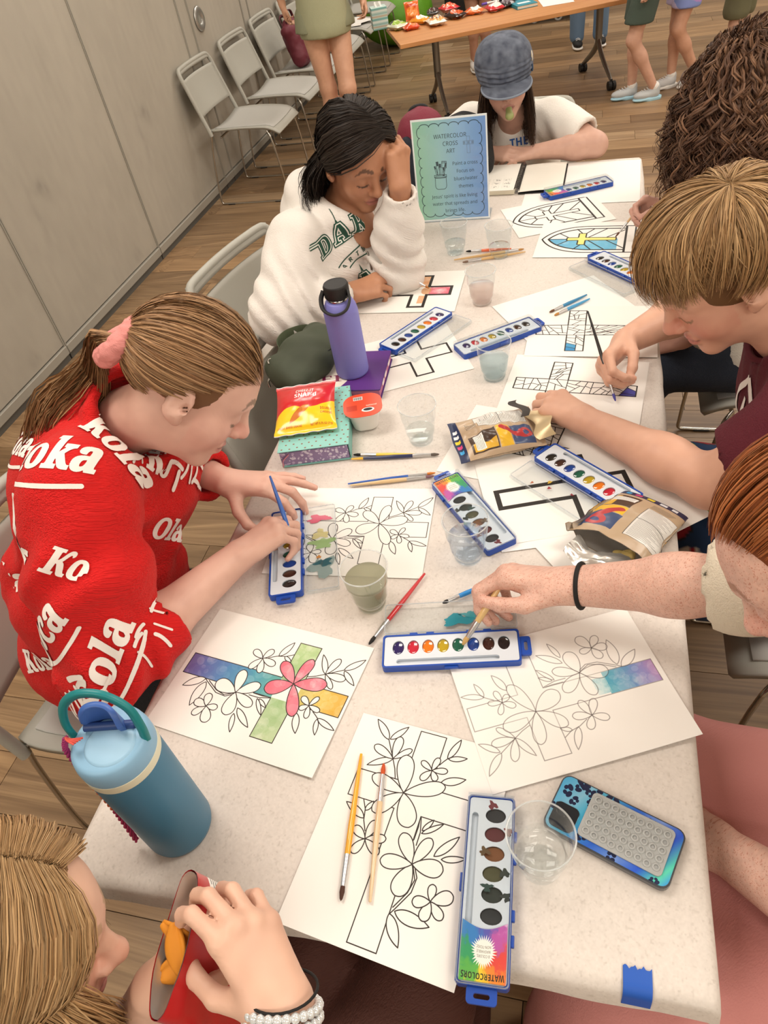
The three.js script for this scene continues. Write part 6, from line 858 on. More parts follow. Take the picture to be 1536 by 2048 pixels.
  const hp = a => [-0.245 - 0.088 * Math.cos(a), 0.955 + 0.045 * Math.cos(a), -1.535 + 0.098 * Math.sin(a)]; for (let i = 0; i < 14; i++) { const a = lerp(-2.35, 2.35, i / 14), b = lerp(-2.35, 2.35, (i + 1) / 14), w = q => 0.036 - 0.018 * Math.abs(q) / 2.35; F.push(cone(hp(a), hp(b), w(a), w(b), 0.02), cone(add(hp(a), [-0.02, -0.05, 0]), add(hp(b), [-0.02, -0.05, 0]), w(a), w(b), 0.03)); }
  F.push(cone([-0.235, 0.95, -1.53], [-0.19, 1.02, -1.505], 0.056, 0.075, 0.015, { sub: true }), cone([-0.215, 0.935, -1.505], [-0.120, 0.825, -1.435], 0.046, 0.012, 0.010, { sub: true }));
  const fold = (x, y, z) => { const nr = Math.exp(-(((x - elR[0] - 0.03) ** 2) + ((y - elR[1]) ** 2) + ((z - elR[2] + 0.02) ** 2)) / 0.010), nl = Math.exp(-(((x - elL[0]) ** 2) + ((y - elL[1] - 0.06) ** 2) + ((z - elL[2]) ** 2)) / 0.012); return nr * 0.014 * Math.sin((x * 0.9 + y * 0.5 - z * 0.3) * 130 + 4 * noise3(x * 9, y * 9, z * 9)) + nl * 0.009 * Math.sin((y * 0.8 + x * 0.7) * 110 + 4 * noise3(x * 9, y * 9, z * 9)) + 0.012 * fbm(x * 9, y * 7, z * 9, 3); };
  const hood = mesh('hoodie', solid(F, 0.0068, { disp: fold }), cloth('white_sweat', 0xe4dfd8, 0.9, 0.0012), g);
  const tx = printTex(512, 420, (c, W, H) => { c.clearRect(0, 0, W, H); c.textAlign = 'center'; const big = (s, x, y, f) => { c.font = f; c.lineWidth = 22; c.strokeStyle = '#1f4a3a'; c.strokeText(s, x, y); c.lineWidth = 10; c.strokeStyle = '#e9e5de'; c.strokeText(s, x, y); c.fillStyle = '#1f4a3a'; c.fillText(s, x, y); }; [...'DARTE'].forEach((s, i) => { c.save(); c.translate(W * (0.12 + i * 0.19), H * (0.34 - 0.10 * Math.sin((i + 0.5) / 5 * Math.PI))); c.rotate((i - 2) * 0.13); big(s, 0, 0, 'bold 118px serif'); c.restore(); }); c.strokeStyle = '#1f4a3a'; c.lineWidth = 6; for (const q of [0.62, 0.5]) { c.beginPath(); c.arc(W / 2, H * 1.02, H * q, Math.PI * 1.08, Math.PI * 1.92); c.stroke(); } c.fillStyle = '#1f4a3a'; c.font = 'bold 34px sans-serif'; [...'DEPARTMENT VT'].forEach((s, i) => { const a = Math.PI * (1.14 + i * 0.06); c.save(); c.translate(W / 2 + Math.cos(a) * H * 0.535, H * 1.02 + Math.sin(a) * H * 0.535); c.rotate(a + Math.PI / 2); c.fillText(s, 0, 0); c.restore(); }); big('M', W / 2, H * 0.93, 'bold 120px serif'); });
  decal('chest_print', hood, g, [-0.195, 0.845, -1.47], [0.70, 0.25, 0.55], [0.1, 1, 0.1], 0.27, 0.21, printM('hoodie_print', tx), 0.10, 0.0012, [...armPrims(shL, elL, wrL, [0.072, 0.068, 0.06]), ...armPrims(mid(shR, elR, 0.5), elR, wrR, [0.066, 0.07, 0.05])]);
  mesh('zip', tube([[-0.165, 0.855, -1.452], [-0.158, 0.835, -1.445], [-0.157, 0.81, -1.443]], 0.003, 6, { sub: 3 }), mat('zip_metal', 0x8a857c, 0.3), g);
  mesh('trousers', solid([cone([-0.42, 0.50, -1.46], [-0.03, 0.52, -1.40], 0.08, 0.06, 0.03), cone([-0.03, 0.52, -1.40], [0.0, 0.1, -1.40], 0.058, 0.045, 0.02), cone([-0.42, 0.50, -1.66], [-0.03, 0.52, -1.64], 0.08, 0.06, 0.03), cone([-0.03, 0.52, -1.64], [0.0, 0.1, -1.64], 0.058, 0.045, 0.02)], 0.014), cloth('navy_jeans', 0x2b3446, 0.9), g);
  // hair: parted on her left, tucked behind the right ear
  const r = rng(202), A = [];
  for (let i = 0; i < 1500; i++) { const tt = r(), e0 = 0.62 + tt * 1.3, from = dirOf(0.35 + (r() - 0.5) * 0.12, Math.min(e0, Math.PI - e0 < 1.5 ? e0 : e0)), right = r() < 0.66; const via = right ? dirOf(-1.75 - tt * 1.2 + (r() - 0.5) * 0.2, -0.35 - r() * 0.25) : dirOf(1.55 + tt * 1.2 + (r() - 0.5) * 0.2, -0.3 - r() * 0.3); A.push(lock(hd, from, via, right ? 0.075 + r() * 0.10 : 0.05 + r() * 0.06, r, { wave: 0.008 + r() * 0.012, freq: 42, out: right ? 0.036 : 0.02, n: 9, drift: right ? [-0.018, 0, 0.028] : [0, 0, -0.01], lift: 0.013 + r() * 0.010 })); }
  for (let i = 0; i < 0; i++) { const e0 = 0.62 + r() * 0.35; A.push(toWorld(hd, [overSkull(dirOf(0.35, e0), dirOf(-1.0 - r() * 0.5, 0.35 - r() * 0.2), 6, t => 0.008)])[0]); }
  mesh('hair', merge([strands(A, 0.0009, [[0.012, 0.009, 0.008], [0.028, 0.019, 0.014], [0.05, 0.035, 0.026]], 6, 0.35, { kids: 3, spread: 0.004, ctr: hd.c }), hairCap(hd, [0.014, 0.01, 0.009], [[[0, -0.045, 0.075], [0.078, 0.105, 0.075]], [[0, -0.10, 0.02], [0.12, 0.085, 0.12]]])]), hairMat, g);
  brush('wooden paint brush held by the girl in the white hoodie', [-0.098, 0.80, -1.455], [-0.013, 0.748, -1.452], 0xdcb785, { bristle: 0xb5763a, r: 0.0026 });
}

/* ------------------------------------------------ girl in denim cap at the far end */
{
  const g = person('girl in denim cap and white shirt sticking out a green tongue', [0, 0, 0]);
  const hd = headFrame([0.105, 0.985, -2.345], [0.17, -0.06, 0.98], [-0.06, 0.96, 0.06], 0.88), neck = [0.118, 0.865, -2.42], tips = [];
  const shL = [0.258, 0.835, -2.46], elL = [0.392, 0.778, -2.335], wrL = [0.205, 0.778, -2.315], shR = [-0.025, 0.84, -2.48], elR = [-0.13, 0.785, -2.39], wrR = [0.045, 0.785, -2.315];
  const hl = hand(wrL, [-0.98, 0.0, 0.12], [0.05, 0.96, 0.25], true, [[0.2, 0.35, 0.2, 0.04], [0.25, 0.4, 0.2, 0.0], [0.3, 0.4, 0.2, -0.03], [0.3, 0.4, 0.2, -0.08]], [[0.7, 0.55, 0.3], [0.9, 0.25, 0.2], [1, 0, 0.1]], 0.78, tips);
  const hr = hand(wrR, [0.97, 0.0, 0.15], [-0.05, 0.9, 0.35], false, [[0.2, 0.35, 0.2, 0.04], [0.25, 0.4, 0.2, 0.0], [0.3, 0.4, 0.2, -0.03], [0.3, 0.4, 0.2, -0.08]], [[0.7, 0.55, 0.3], [0.9, 0.25, 0.2], [1, 0, 0.1]], 0.78, tips);
  mesh('body', solid([...headPrims(hd, neck, { nr: 0.044 }), ...armPrims(shL, elL, wrL, [0.042, 0.038, 0.023]), ...hl, ...armPrims(shR, elR, wrR, [0.042, 0.036, 0.023]), ...hr, ell([0.12, 0.81, -2.47], [0.09, 0.08, 0.06], 0.04)], 0.0045, { color: skinColor([0.60, 0.36, 0.275], { heads: [hd], lip: [0.45, 0.20, 0.17], flushAmt: 0.3, tips }) }), skinM, g);
  mesh('tongue', solid([cone(hd.H(0, -0.060, 0.082), hd.H(0.0, -0.080, 0.102), 0.0115 * 0.9, 0.012 * 0.9, 0.004), ell(hd.H(0, -0.082, 0.102), [0.0125, 0.011, 0.006], 0.008, { q: hd.q })], 0.0022), mat('tongue_green', 0x9aa265, 0.4, { phys: true, clearcoat: 0.4 }), g);
  const slL = mid(shL, elL, 0.68), slR = mid(shR, elR, 0.68);
  const F = [ell([0.12, 0.53, -2.64], [0.17, 0.13, 0.13], 0.05), ell([0.12, 0.66, -2.58], [0.155, 0.14, 0.115], 0.06), ell([0.118, 0.77, -2.50], [0.155, 0.11, 0.10], 0.06), cone([0.215, 0.835, -2.46], [0.02, 0.835, -2.475], 0.056, 0.056, 0.05), cuff(shL, slL, 0.062, 0.064, 0.03, 0.008), cuff(shR, slR, 0.062, 0.064, 0.03, 0.008), cone(slL, elL, 0.048, 0.05, 0.004, { sub: true }), cone(slR, elR, 0.048, 0.05, 0.004, { sub: true }), cone(add(neck, [0, 0.0, 0.02]), add(neck, [0, 0.08, 0.07]), 0.052, 0.075, 0.01, { sub: true })];
  const sh = mesh('shirt', solid(F, 0.0075, { disp: (x, y, z) => 0.005 * fbm(x * 12, y * 10, z * 14, 3) + 0.003 * Math.sin((x * 1.2 + y) * 70 + 3 * noise3(x * 10, y * 10, z * 10)) * Math.exp(-((x - 0.25) ** 2 + (y - 0.8) ** 2) / 0.01) }), cloth('white_tee', 0xe9e4dc, 0.9), g);
  decal('chest_print', sh, g, [0.145, 0.775, -2.38], [0.1, 0.35, 0.9], [0, 1, 0], 0.115, 0.085, printM('tee_print', printTex(320, 240, (c, W, H) => { c.clearRect(0, 0, W, H); c.fillStyle = '#2f5fa8'; c.textAlign = 'center'; c.save(); c.translate(W * 0.5, H * 0.5); c.rotate(-0.08); c.font = 'bold 96px sans-serif'; c.fillText('THE', 0, -18); c.fillText('WEEK', 0, 78, 250); c.restore(); })), 0.1);
  mesh('trousers', solid([cone([0.20, 0.50, -2.62], [0.22, 0.52, -2.25], 0.08, 0.06, 0.03), cone([0.22, 0.52, -2.25], [0.22, 0.1, -2.22], 0.058, 0.045, 0.02), cone([0.03, 0.50, -2.62], [0.02, 0.52, -2.25], 0.08, 0.06, 0.03), cone([0.02, 0.52, -2.25], [0.02, 0.1, -2.22], 0.058, 0.045, 0.02)], 0.015), cloth('navy_jeans', 0x2b3446, 0.9), g);
  mesh('choker', tube(Array.from({ length: 25 }, (_, i) => { const a = i / 24 * 6.2832, c = hd.H(0, -0.088, -0.012); return add(add(c, hd.x, Math.cos(a) * 0.0475), unit(add(hd.f, hd.u, 0.22)), Math.sin(a) * 0.0475); }), 0.003, 6), mat('black_plastic', 0x161515, 0.55), g);
  // cap with pleated band, brim and butterfly clip
  const { H, s, q } = hd, cap = new THREE.Group(); cap.name = 'denim_cap'; g.add(cap);
  const den = mat('denim', 0xffffff, 0.85, { vertexColors: true });
  const dc = (x, y, z) => { const L = hd.L(x, y, z), n = fbm(x * 60, y * 60, z * 60, 3), k = clamp(0.5 + n * 0.8, 0, 1); return mix3([0.045, 0.055, 0.085], [0.16, 0.185, 0.24], k); };
  mesh('crown', solid([ell(H(0, 0.055, -0.012), [0.086 * s, 0.088 * s, 0.107 * s], 0.02, { q }), cone(H(-0.03, 0.075, -0.04), H(0.03, 0.075, -0.04), 0.062 * s, 0.062 * s, 0.04), cone(H(-0.03, 0.075, 0.02), H(0.03, 0.075, 0.02), 0.060 * s, 0.060 * s, 0.04), ell(H(0, 0.028, -0.006), [0.083 * s, 0.05 * s, 0.103 * s], 0.03, { q }), ell(H(0, -0.112, 0), [0.2, 0.095, 0.2], 0.004, { q, sub: true })], 0.0034, { color: dc, disp: (x, y, z) => { const L = hd.L(x, y, z), t = L[1] + 0.25 * L[2] * 0.2 + 0.004 * noise3(x * 40, y * 40, z * 40); return (t > 0.022 && t < 0.080 ? 0.0022 * Math.sin(t * 420) : 0) + 0.002 * fbm(x * 30, y * 30, z * 30, 2); } }), den, cap);
  const br = sheet((u, v) => { const a = lerp(-1.12, 1.12, u), k = Math.cos(a * 1.25), rr = 0.094 + v * 0.070 * Math.max(0.06, k); return H(Math.sin(a) * rr * 0.90, 0.022 - v * 0.024 * k - 0.012 * (1 - Math.cos(a)), Math.cos(a) * rr * 1.06 - 0.010); }, 26, 8, 0.005); const bc = new Float32Array(br.attributes.position.count * 3), bp = br.attributes.position; for (let i = 0; i < bp.count; i++) bc.set(dc(bp.getX(i), bp.getY(i), bp.getZ(i)), i * 3); br.setAttribute('color', new THREE.BufferAttribute(bc, 3)); mesh('brim', br, den, cap); mesh('brim_edge', tube(Array.from({ length: 27 }, (_, i) => { const a = lerp(-1.12, 1.12, i / 26), k = Math.cos(a * 1.25), rr = 0.094 + 0.071 * Math.max(0.06, k); return H(Math.sin(a) * rr * 0.90, 0.023 - 0.024 * k - 0.012 * (1 - Math.cos(a)), Math.cos(a) * rr * 1.06 - 0.010); }), 0.0032, 8), mat('denim_piping', 0x7d8796, 0.85), cap); mesh('brim_seam', tube(Array.from({ length: 27 }, (_, i) => { const a = lerp(-1.12, 1.12, i / 26), rr = 0.0985; return H(Math.sin(a) * rr * 0.90, 0.0285 - 0.012 * (1 - Math.cos(a)), Math.cos(a) * rr * 1.06 - 0.008); }), 0.0028, 8), mat('denim_dark', 0x2b3240, 0.85), cap);
  const bf = [[0.013, 0.016, 0xd8cdb8], [-0.012, 0.014, 0x2f5f8c], [0.010, -0.014, 0x35506e], [-0.010, -0.013, 0xb9b39c]]; bf.forEach(([dz, dy, c]) => mesh('butterfly_wing', solid([ell(H(0.096, 0.055 + dy * 1.1, 0.012 + dz * 1.1), [0.004, 0.016, 0.014], 0.004, { q })], 0.0024), mat('wing_' + c.toString(16), c, 0.5), cap));
  const r = rng(303), A = []; for (let i = 0; i < 900; i++) { const m = r() < 0.5 ? -1 : 1, az = m * (1.15 + r() * 1.9), front = Math.abs(az) < 1.8; A.push(lock(hd, dirOf(az * 0.8, 0.5), dirOf(az, -0.25 - r() * 0.2), 0.13 + r() * 0.09, r, { wave: 0.003 + r() * 0.004, freq: 24, out: 0.012, n: 8, drift: m > 0 ? [0.012, 0, 0.03] : [-0.004, 0, 0.03], lift: 0.008 })); }
  mesh('hair', merge([strands(A, 0.0010, [[0.04, 0.022, 0.014], [0.075, 0.042, 0.026], [0.12, 0.07, 0.042]], 7, 0.35, { kids: 3, spread: 0.004, ctr: hd.c }), hairCap(hd, [0.04, 0.022, 0.014], [[[0, -0.05, 0.07], [0.075, 0.12, 0.085]], [[0, -0.10, 0.02], [0.12, 0.075, 0.12]]])]), hairMat, g);
}

/* ------------------------------------------------ person with dark curly hair */
{
  const g = person('person with long dark curly hair in a cream knit sweater, painting the window page', [0, 0, 0]);
  const hd = headFrame([0.725, 1.06, -1.70], [-0.82, -0.52, 0.05], [-0.45, 0.85, 0.02], 0.93), neck = [0.80, 0.97, -1.67], tips = [];
  const shR = [0.82, 0.93, -1.84], elR = [0.76, 0.80, -1.80], wrR = [0.588, 0.80, -1.738], shL = [0.83, 0.93, -1.50], elL = [0.76, 0.74, -1.36], wrL = [0.62, 0.62, -1.40];
  const hr = hand(wrR, [-0.93, 0.22, 0.05], [0.05, 0.45, -0.88], false, [[0.85, 0.9, 0.5, 0.04], [0.9, 1.0, 0.6, 0], [1.0, 1.0, 0.6, -0.04], [1.1, 1.0, 0.6, -0.08]], [[0.7, 0.35, 0.6], [0.8, -0.1, 0.6], [0.8, -0.2, 0.5]], 0.86, tips);
  const hl = hand(wrL, [-0.9, -0.3, -0.2], [0.3, 0.9, 0.2], true, [[0.4, 0.5, 0.3, 0], [0.4, 0.5, 0.3, 0], [0.4, 0.5, 0.3, 0], [0.4, 0.5, 0.3, 0]], [[0.7, 0.55, 0.3], [0.9, 0.25, 0.2], [1, 0, 0.1]], 0.86);
  mesh('body', solid([...headPrims(hd, neck), ...armPrims(shR, elR, wrR, [0.04, 0.034, 0.024]), ...hr, ...armPrims(shL, elL, wrL, [0.04, 0.034, 0.024]), ...hl], 0.0048, { color: skinColor([0.60, 0.33, 0.255], { heads: [hd], tips }) }), skinM, g);
  const jR = hr.joints; mesh('finger_rings', [tube(Array.from({ length: 17 }, (_, i) => { const a = i / 16 * 6.2832, c = mid(jR[1][0], jR[1][1], 0.5), d = unit(add(jR[1][1], jR[1][0], -1)), e = unit(cross3(d, [0, 1, 0.2])), f = cross3(d, e); return add(add(c, e, Math.cos(a) * 0.0095), f, Math.sin(a) * 0.0095); }), 0.0016, 6), tube(Array.from({ length: 17 }, (_, i) => { const a = i / 16 * 6.2832, c = mid(jR[4][1], jR[4][2], 0.5), d = unit(add(jR[4][2], jR[4][1], -1)), e = unit(cross3(d, [0, 1, 0.2])), f = cross3(d, e); return add(add(c, e, Math.cos(a) * 0.0115), f, Math.sin(a) * 0.0115); }), 0.002, 6)], mat('steel', 0xc0bfbd, 0.2, { metalness: 1 }), g);
  const cuR = mid(elR, wrR, 0.88), rib = (x, y, z) => 0.004 * fbm(x * 12, y * 12, z * 12, 2) + 0.0016 * Math.sin((x * 0.7 + z) * 420);
  mesh('sweater', solid([ell([0.90, 0.56, -1.60], [0.15, 0.15, 0.19], 0.05), ell([0.86, 0.72, -1.62], [0.14, 0.15, 0.18], 0.06), ell([0.83, 0.85, -1.66], [0.13, 0.13, 0.18], 0.06), cone([0.825, 0.925, -1.54], [0.82, 0.925, -1.81], 0.07, 0.07, 0.04), cone(shR, elR, 0.068, 0.060, 0.03), cuff(elR, cuR, 0.058, 0.040, 0.02, 0.004), cone(cuR, wrR, 0.032, 0.032, 0.003, { sub: true }), cone(shL, elL, 0.068, 0.060, 0.03), cuff(elL, mid(elL, wrL, 0.85), 0.058, 0.042, 0.02, 0.004), cone([0.80, 0.58, -1.50], [0.76, 0.545, -1.44], 0.075, 0.05, 0.05)], 0.010, { disp: rib }), cloth('cream_knit', 0xd8d2c6, 0.95, 0.002), g);
  mesh('striped_collar', [0, 1, 2].map(k => tube(Array.from({ length: 21 }, (_, i) => { const a = i / 20 * 6.2832; return [0.80 + Math.cos(a) * (0.068 + k * 0.014), 0.985 - k * 0.014 - 0.015 * Math.cos(a), -1.67 + Math.sin(a) * (0.075 + k * 0.014)]; }), 0.0055, 8)), cloth('navy_knit', 0x1e2942, 0.9), g);
  mesh('trousers', solid([cone([0.90, 0.50, -1.50], [0.55, 0.53, -1.42], 0.09, 0.068, 0.03), cone([0.55, 0.53, -1.42], [0.52, 0.1, -1.42], 0.06, 0.048, 0.02), cone([0.90, 0.50, -1.70], [0.55, 0.53, -1.72], 0.09, 0.068, 0.03), cone([0.55, 0.53, -1.72], [0.52, 0.1, -1.72], 0.06, 0.048, 0.02)], 0.012, { disp: (x, y, z) => 0.004 * fbm(x * 14, y * 14, z * 14, 2) }), cloth('navy_trousers', 0x1b2331, 0.9), g);
  // ringlets
  const r = rng(404), A = [];
  for (let i = 0; i < 1300; i++) {
    const az = (r() * 2 - 1) * Math.PI, el = lerp(1.45, -0.35, Math.pow(r(), 0.75)), o = overSkull(dirOf(az * 0.9 + 0.3, 1.3), dirOf(az, el), 3, t => 0.012 + t * (0.012 + r() * 0.026)).map(p => hd.H(...p)), e = o[3], out = unit(add(e, hd.H(0, 0.02, -0.012), -1)), len = 0.10 + r() * 0.12, rad = 0.008 + r() * 0.009, tw = (r() < 0.5 ? 1 : -1) * (70 + r() * 50), ph = r() * 6, M = 15, pts = [o[0], o[1], o[2]];
    for (let j = 0; j <= M; j++) { const t = j / M, s = t * len, k = rad * sstep(0, 0.25, t); pts.push([e[0] + out[0] * 0.045 * Math.sin(t * 1.6) + Math.cos(s * tw + ph) * k, e[1] + out[1] * 0.02 * t - s * sstep(0, 0.3, t + 0.12), e[2] + out[2] * 0.045 * Math.sin(t * 1.6) + Math.sin(s * tw + ph) * k]); }
    A.push(pts);
  }
  mesh('hair', merge([strands(A, 0.0016, [[0.055, 0.027, 0.017], [0.12, 0.06, 0.036], [0.27, 0.145, 0.08]], 8, 0.4, { kids: 3, spread: 0.006, ctr: hd.c }), hairCap(hd, [0.035, 0.018, 0.012], [[[0, -0.06, 0.085], [0.07, 0.10, 0.07]]], 0.014)]), hairMat, g);
  brush('wooden paint brush held over the painted window page', [0.535, 0.845, -1.742], [0.452, 0.749, -1.700], 0xdcb785, { bristle: 0x6b4434, r: 0.0026 });
}

/* ------------------------------------------------ boy in maroon shirt */
{
  const g = person('blond boy in maroon T-shirt painting a mosaic cross', [0, 0, 0]);
  const hd = headFrame([0.578, 1.064, -0.848], [-0.80, -0.52, 0.30], [-0.50, 0.86, 0.05], 0.95), neck = [0.69, 0.970, -0.855], tips = [];
  const shL = [0.715, 0.945, -0.665], elL = [0.588, 0.787, -0.690], wrL = [0.385, 0.780, -0.862], shR = [0.725, 0.945, -1.03], elR = [0.612, 0.815, -1.225], wrR = [0.463, 0.800, -1.098];
  const hl = hand(wrL, [-0.70, -0.02, -0.71], [0.03, 0.99, 0.05], true, [[0.45, 0.95, 0.5, 0.05], [0.45, 1.0, 0.5, 0.0], [0.5, 1.0, 0.5, -0.03], [0.55, 0.95, 0.5, -0.08]], [[0.65, 0.55, 0.45], [0.85, 0.2, 0.4], [0.9, 0, 0.3]], 0.97, tips);
  const hr = hand(wrR, [-0.50, -0.05, 0.86], [-0.75, 0.45, -0.45], false, [[0.75, 1.1, 0.5, 0.05], [0.9, 1.2, 0.6, 0], [1.0, 1.2, 0.6, -0.04], [1.05, 1.1, 0.6, -0.1]], [[0.72, 0.35, 0.55], [0.85, -0.15, 0.55], [0.75, -0.55, 0.35]], 0.97, tips);
  mesh('body', solid([...headPrims(hd, neck, { puff: 0.003 }), ...armPrims(shL, elL, wrL, [0.046, 0.041, 0.026]), ...hl, ...armPrims(shR, elR, wrR, [0.046, 0.041, 0.027]), ...hr], 0.0036, { color: skinColor([0.68, 0.385, 0.27], { heads: [hd], lip: [0.55, 0.2, 0.17], flush: [0.66, 0.2, 0.15], flushAmt: 0.5, brow: [0.28, 0.17, 0.09], tips }) }), skinM, g);
  const slL = mid(shL, elL, 0.62), slR = mid(shR, elR, 0.6), toL = unit(add(elL, shL, -1)), toR = unit(add(elR, shR, -1));
  const F = [ell([0.90, 0.54, -0.84], [0.14, 0.14, 0.18], 0.05), ell([0.84, 0.70, -0.845], [0.13, 0.15, 0.17], 0.06), ell([0.76, 0.85, -0.85], [0.12, 0.13, 0.175], 0.06), cone([0.715, 0.94, -0.73], [0.72, 0.94, -0.97], 0.068, 0.068, 0.05), cuff(shL, slL, 0.070, 0.068, 0.03, 0.01), cuff(shR, slR, 0.070, 0.068, 0.03, 0.01), cone(slL, add(slL, toL, 0.06), 0.054, 0.056, 0.004, { sub: true }), cone(slR, add(slR, toR, 0.06), 0.054, 0.056, 0.004, { sub: true }), cone(neck, mid(neck, hd.c, 0.8), 0.060, 0.085, 0.008, { sub: true })];
  const sh = mesh('shirt', solid(F, 0.0082, { disp: (x, y, z) => 0.006 * fbm(x * 11, y * 9, z * 11, 3) + 0.004 * Math.sin((y * 0.7 + z) * 75 + 4 * noise3(x * 8, y * 8, z * 8)) * Math.exp(-(((x - 0.72) / 0.09) ** 2)) }), cloth('maroon_tee', 0x571322, 0.9), g);
  mesh('collar_rib', tube(Array.from({ length: 29 }, (_, i) => { const a = i / 28 * 6.2832, ax = unit(add(hd.c, neck, -1)), e = unit(cross3(ax, [0, 0, 1])), f = cross3(ax, e); return add(add(add(neck, ax, 0.012), e, Math.cos(a) * 0.064), f, Math.sin(a) * 0.066); }), 0.007, 8, { flat: 0.6 }), cloth('maroon_tee', 0x571322, 0.9), g);
  decal('chest_print', sh, g, [0.645, 0.80, -0.82], [-0.9, 0.3, 0.35], [0, 1, 0], 0.19, 0.22, printM('maroon_print', printTex(420, 480, (c, W, H) => { c.clearRect(0, 0, W, H); c.strokeStyle = '#eceae6'; c.fillStyle = '#eceae6'; c.lineWidth = 26; c.lineJoin = 'round'; c.beginPath(); c.moveTo(210, 30); c.quadraticCurveTo(80, 160, 110, 250); c.quadraticCurveTo(160, 330, 210, 250); c.quadraticCurveTo(260, 330, 310, 250); c.quadraticCurveTo(340, 160, 210, 30); c.stroke(); c.beginPath(); c.moveTo(210, 110); c.lineTo(210, 240); c.stroke(); c.font = 'bold 84px sans-serif'; c.textAlign = 'center'; c.fillText('CATHOLIC', 210, 400, 380); c.font = 'bold 50px sans-serif'; c.fillText('YOUTH', 210, 460, 200); })), 0.12);
  mesh('lower_legs', solid([cone([0.60, 0.53, -0.70], [0.55, 0.52, -0.70], 0.055, 0.052, 0.02), cone([0.55, 0.52, -0.70], [0.55, 0.08, -0.70], 0.05, 0.035, 0.02), cone([0.60, 0.53, -0.98], [0.55, 0.52, -0.98], 0.055, 0.052, 0.02), cone([0.55, 0.52, -0.98], [0.55, 0.08, -0.98], 0.05, 0.035, 0.02), ell([0.50, 0.045, -0.70], [0.11, 0.042, 0.045], 0.02), ell([0.50, 0.045, -0.98], [0.11, 0.042, 0.045], 0.02)], 0.009, { color: () => [0.68, 0.385, 0.27] }), skinM, g);
  const sc = (x, y, z) => { const u = x * 11 + 0.3, v = z * 11, i = Math.floor(u), j = Math.floor(v), h = hash3(i, j, 3), cx = i + 0.5 + (hash3(i, j, 5) - 0.5) * 0.3, cz = j + 0.5 + (hash3(i, j, 6) - 0.5) * 0.3, d = Math.hypot(u - cx, v - cz); if (h > 0.45 && d < 0.32) { if (h > 0.72) return Math.abs(Math.abs(u - cx) - 0.16 - 0.3 * (v - cz) * (v - cz)) < 0.03 ? [0.45, 0.02, 0.03] : [0.62, 0.60, 0.56]; return d < 0.27 ? [0.32, 0.015, 0.03] : [0.02, 0.02, 0.03]; } if (h < 0.1 && d < 0.3) return [0.13, 0.06, 0.03]; return [0.012, 0.045, 0.13]; };
  mesh('shorts', solid([ell([0.90, 0.50, -0.84], [0.13, 0.10, 0.18], 0.05), cone([0.86, 0.505, -0.75], [0.62, 0.535, -0.70], 0.092, 0.080, 0.03), cone([0.86, 0.505, -0.94], [0.62, 0.535, -0.98], 0.092, 0.080, 0.03), cone([0.86, 0.50, -0.84], [0.61, 0.525, -0.80], 0.10, 0.088, 0.05)], 0.0065, { color: sc, disp: (x, y, z) => 0.004 * fbm(x * 15, y * 12, z * 15, 2) }), mat('ball_print_shorts', 0xffffff, 0.9, { vertexColors: true }), g);
  // mop of layered hair swept forward
  const r = rng(505), A = [], crown = dirOf(2.7, 1.05);
  for (let i = 0; i < 2300; i++) {
    const az = (r() * 2 - 1) * Math.PI, fr = Math.abs(az) < 0.9, sd = Math.abs(az) < 1.7; let elEnd = fr ? -0.02 : sd ? lerp(0.0, -0.30, (Math.abs(az) - 0.9) / 0.8) : lerp(-0.30, -0.62, (Math.abs(az) - 1.7) / 1.44); const t0 = r() * 0.55, layer = r(), end = dirOf(az, elEnd + layer * 0.55 - 0.05 + 0.16 * noise3(az * 3.1, 4.2, layer * 2));
    const a = V(...crown), b = V(...dirOf(az + (r() - 0.5) * 0.3, 0.9)), st = a.clone().lerp(b, t0).normalize(), L = 0.012 + (1 - layer) * 0.006 + r() * 0.010 + 0.006 * noise3(az * 4, layer * 4, 7); const sw = 0.25 * Math.sin(az * 1.3 + 0.6) + (r() - 0.5) * 0.25 + 0.7 * noise3(az * 2.2, layer * 3, 1.5);
    let p = overSkull([st.x, st.y, st.z], end, 10, t => L + 0.018 * Math.sin(t * 2.7) - 0.006 * t); p = p.map((q, k) => { const t = k / 10, s = Math.sin(sw * t * t), c = Math.cos(sw * t * t), x = q[0], z = q[2] + 0.012; return [x * c + z * s + 0.002 * Math.sin(t * 9 + i), q[1], z * c - x * s - 0.012]; });
    A.push(p);
  }
  mesh('hair', merge([strands(toWorld(hd, A), 0.0009, [[0.20, 0.105, 0.042], [0.36, 0.205, 0.085], [0.60, 0.40, 0.20]], 9, 0.2, { kids: 3, spread: 0.004, ctr: hd.c }), hairCap(hd, [0.15, 0.08, 0.035], [[[0, -0.065, 0.08], [0.085, 0.105, 0.080]], [[0, -0.088, 0.02], [0.12, 0.078, 0.14]]], 0.009)]), hairMat, g);
  brush('black paint brush in the right hand of the boy in maroon', [0.385, 0.885, -1.075], [0.447, 0.749, -0.962], 0x1d1b1a, { bristle: 0x4c4a9a, r: 0.003 });
  // lime snack bag in his lap
  const b = thing('snack_bag', 'lime green snack bag on the lap of the boy in maroon', 'snack bag', [0.606, 0.640, -0.865], 0.7); b.rotation.order = 'YXZ'; b.rotation.z = 0.2; const [p0, p1] = pillow(0.115, 0.15, 0.035, 2.2, { crumple: 0.007 });
  mesh('printed_film', merge([p0, p1]), foilM('film_lime', canvasTex(256, 320, (c, W, H) => { c.fillStyle = '#86b32a'; c.fillRect(0, 0, W, H); c.fillStyle = '#a8cf4a'; c.fillRect(0, 0, W, 60); c.fillStyle = '#1d2612'; c.fillRect(30, 250, 120, 22); c.fillStyle = '#eef3df'; c.fillRect(40, 100, 90, 50); })), b);
}

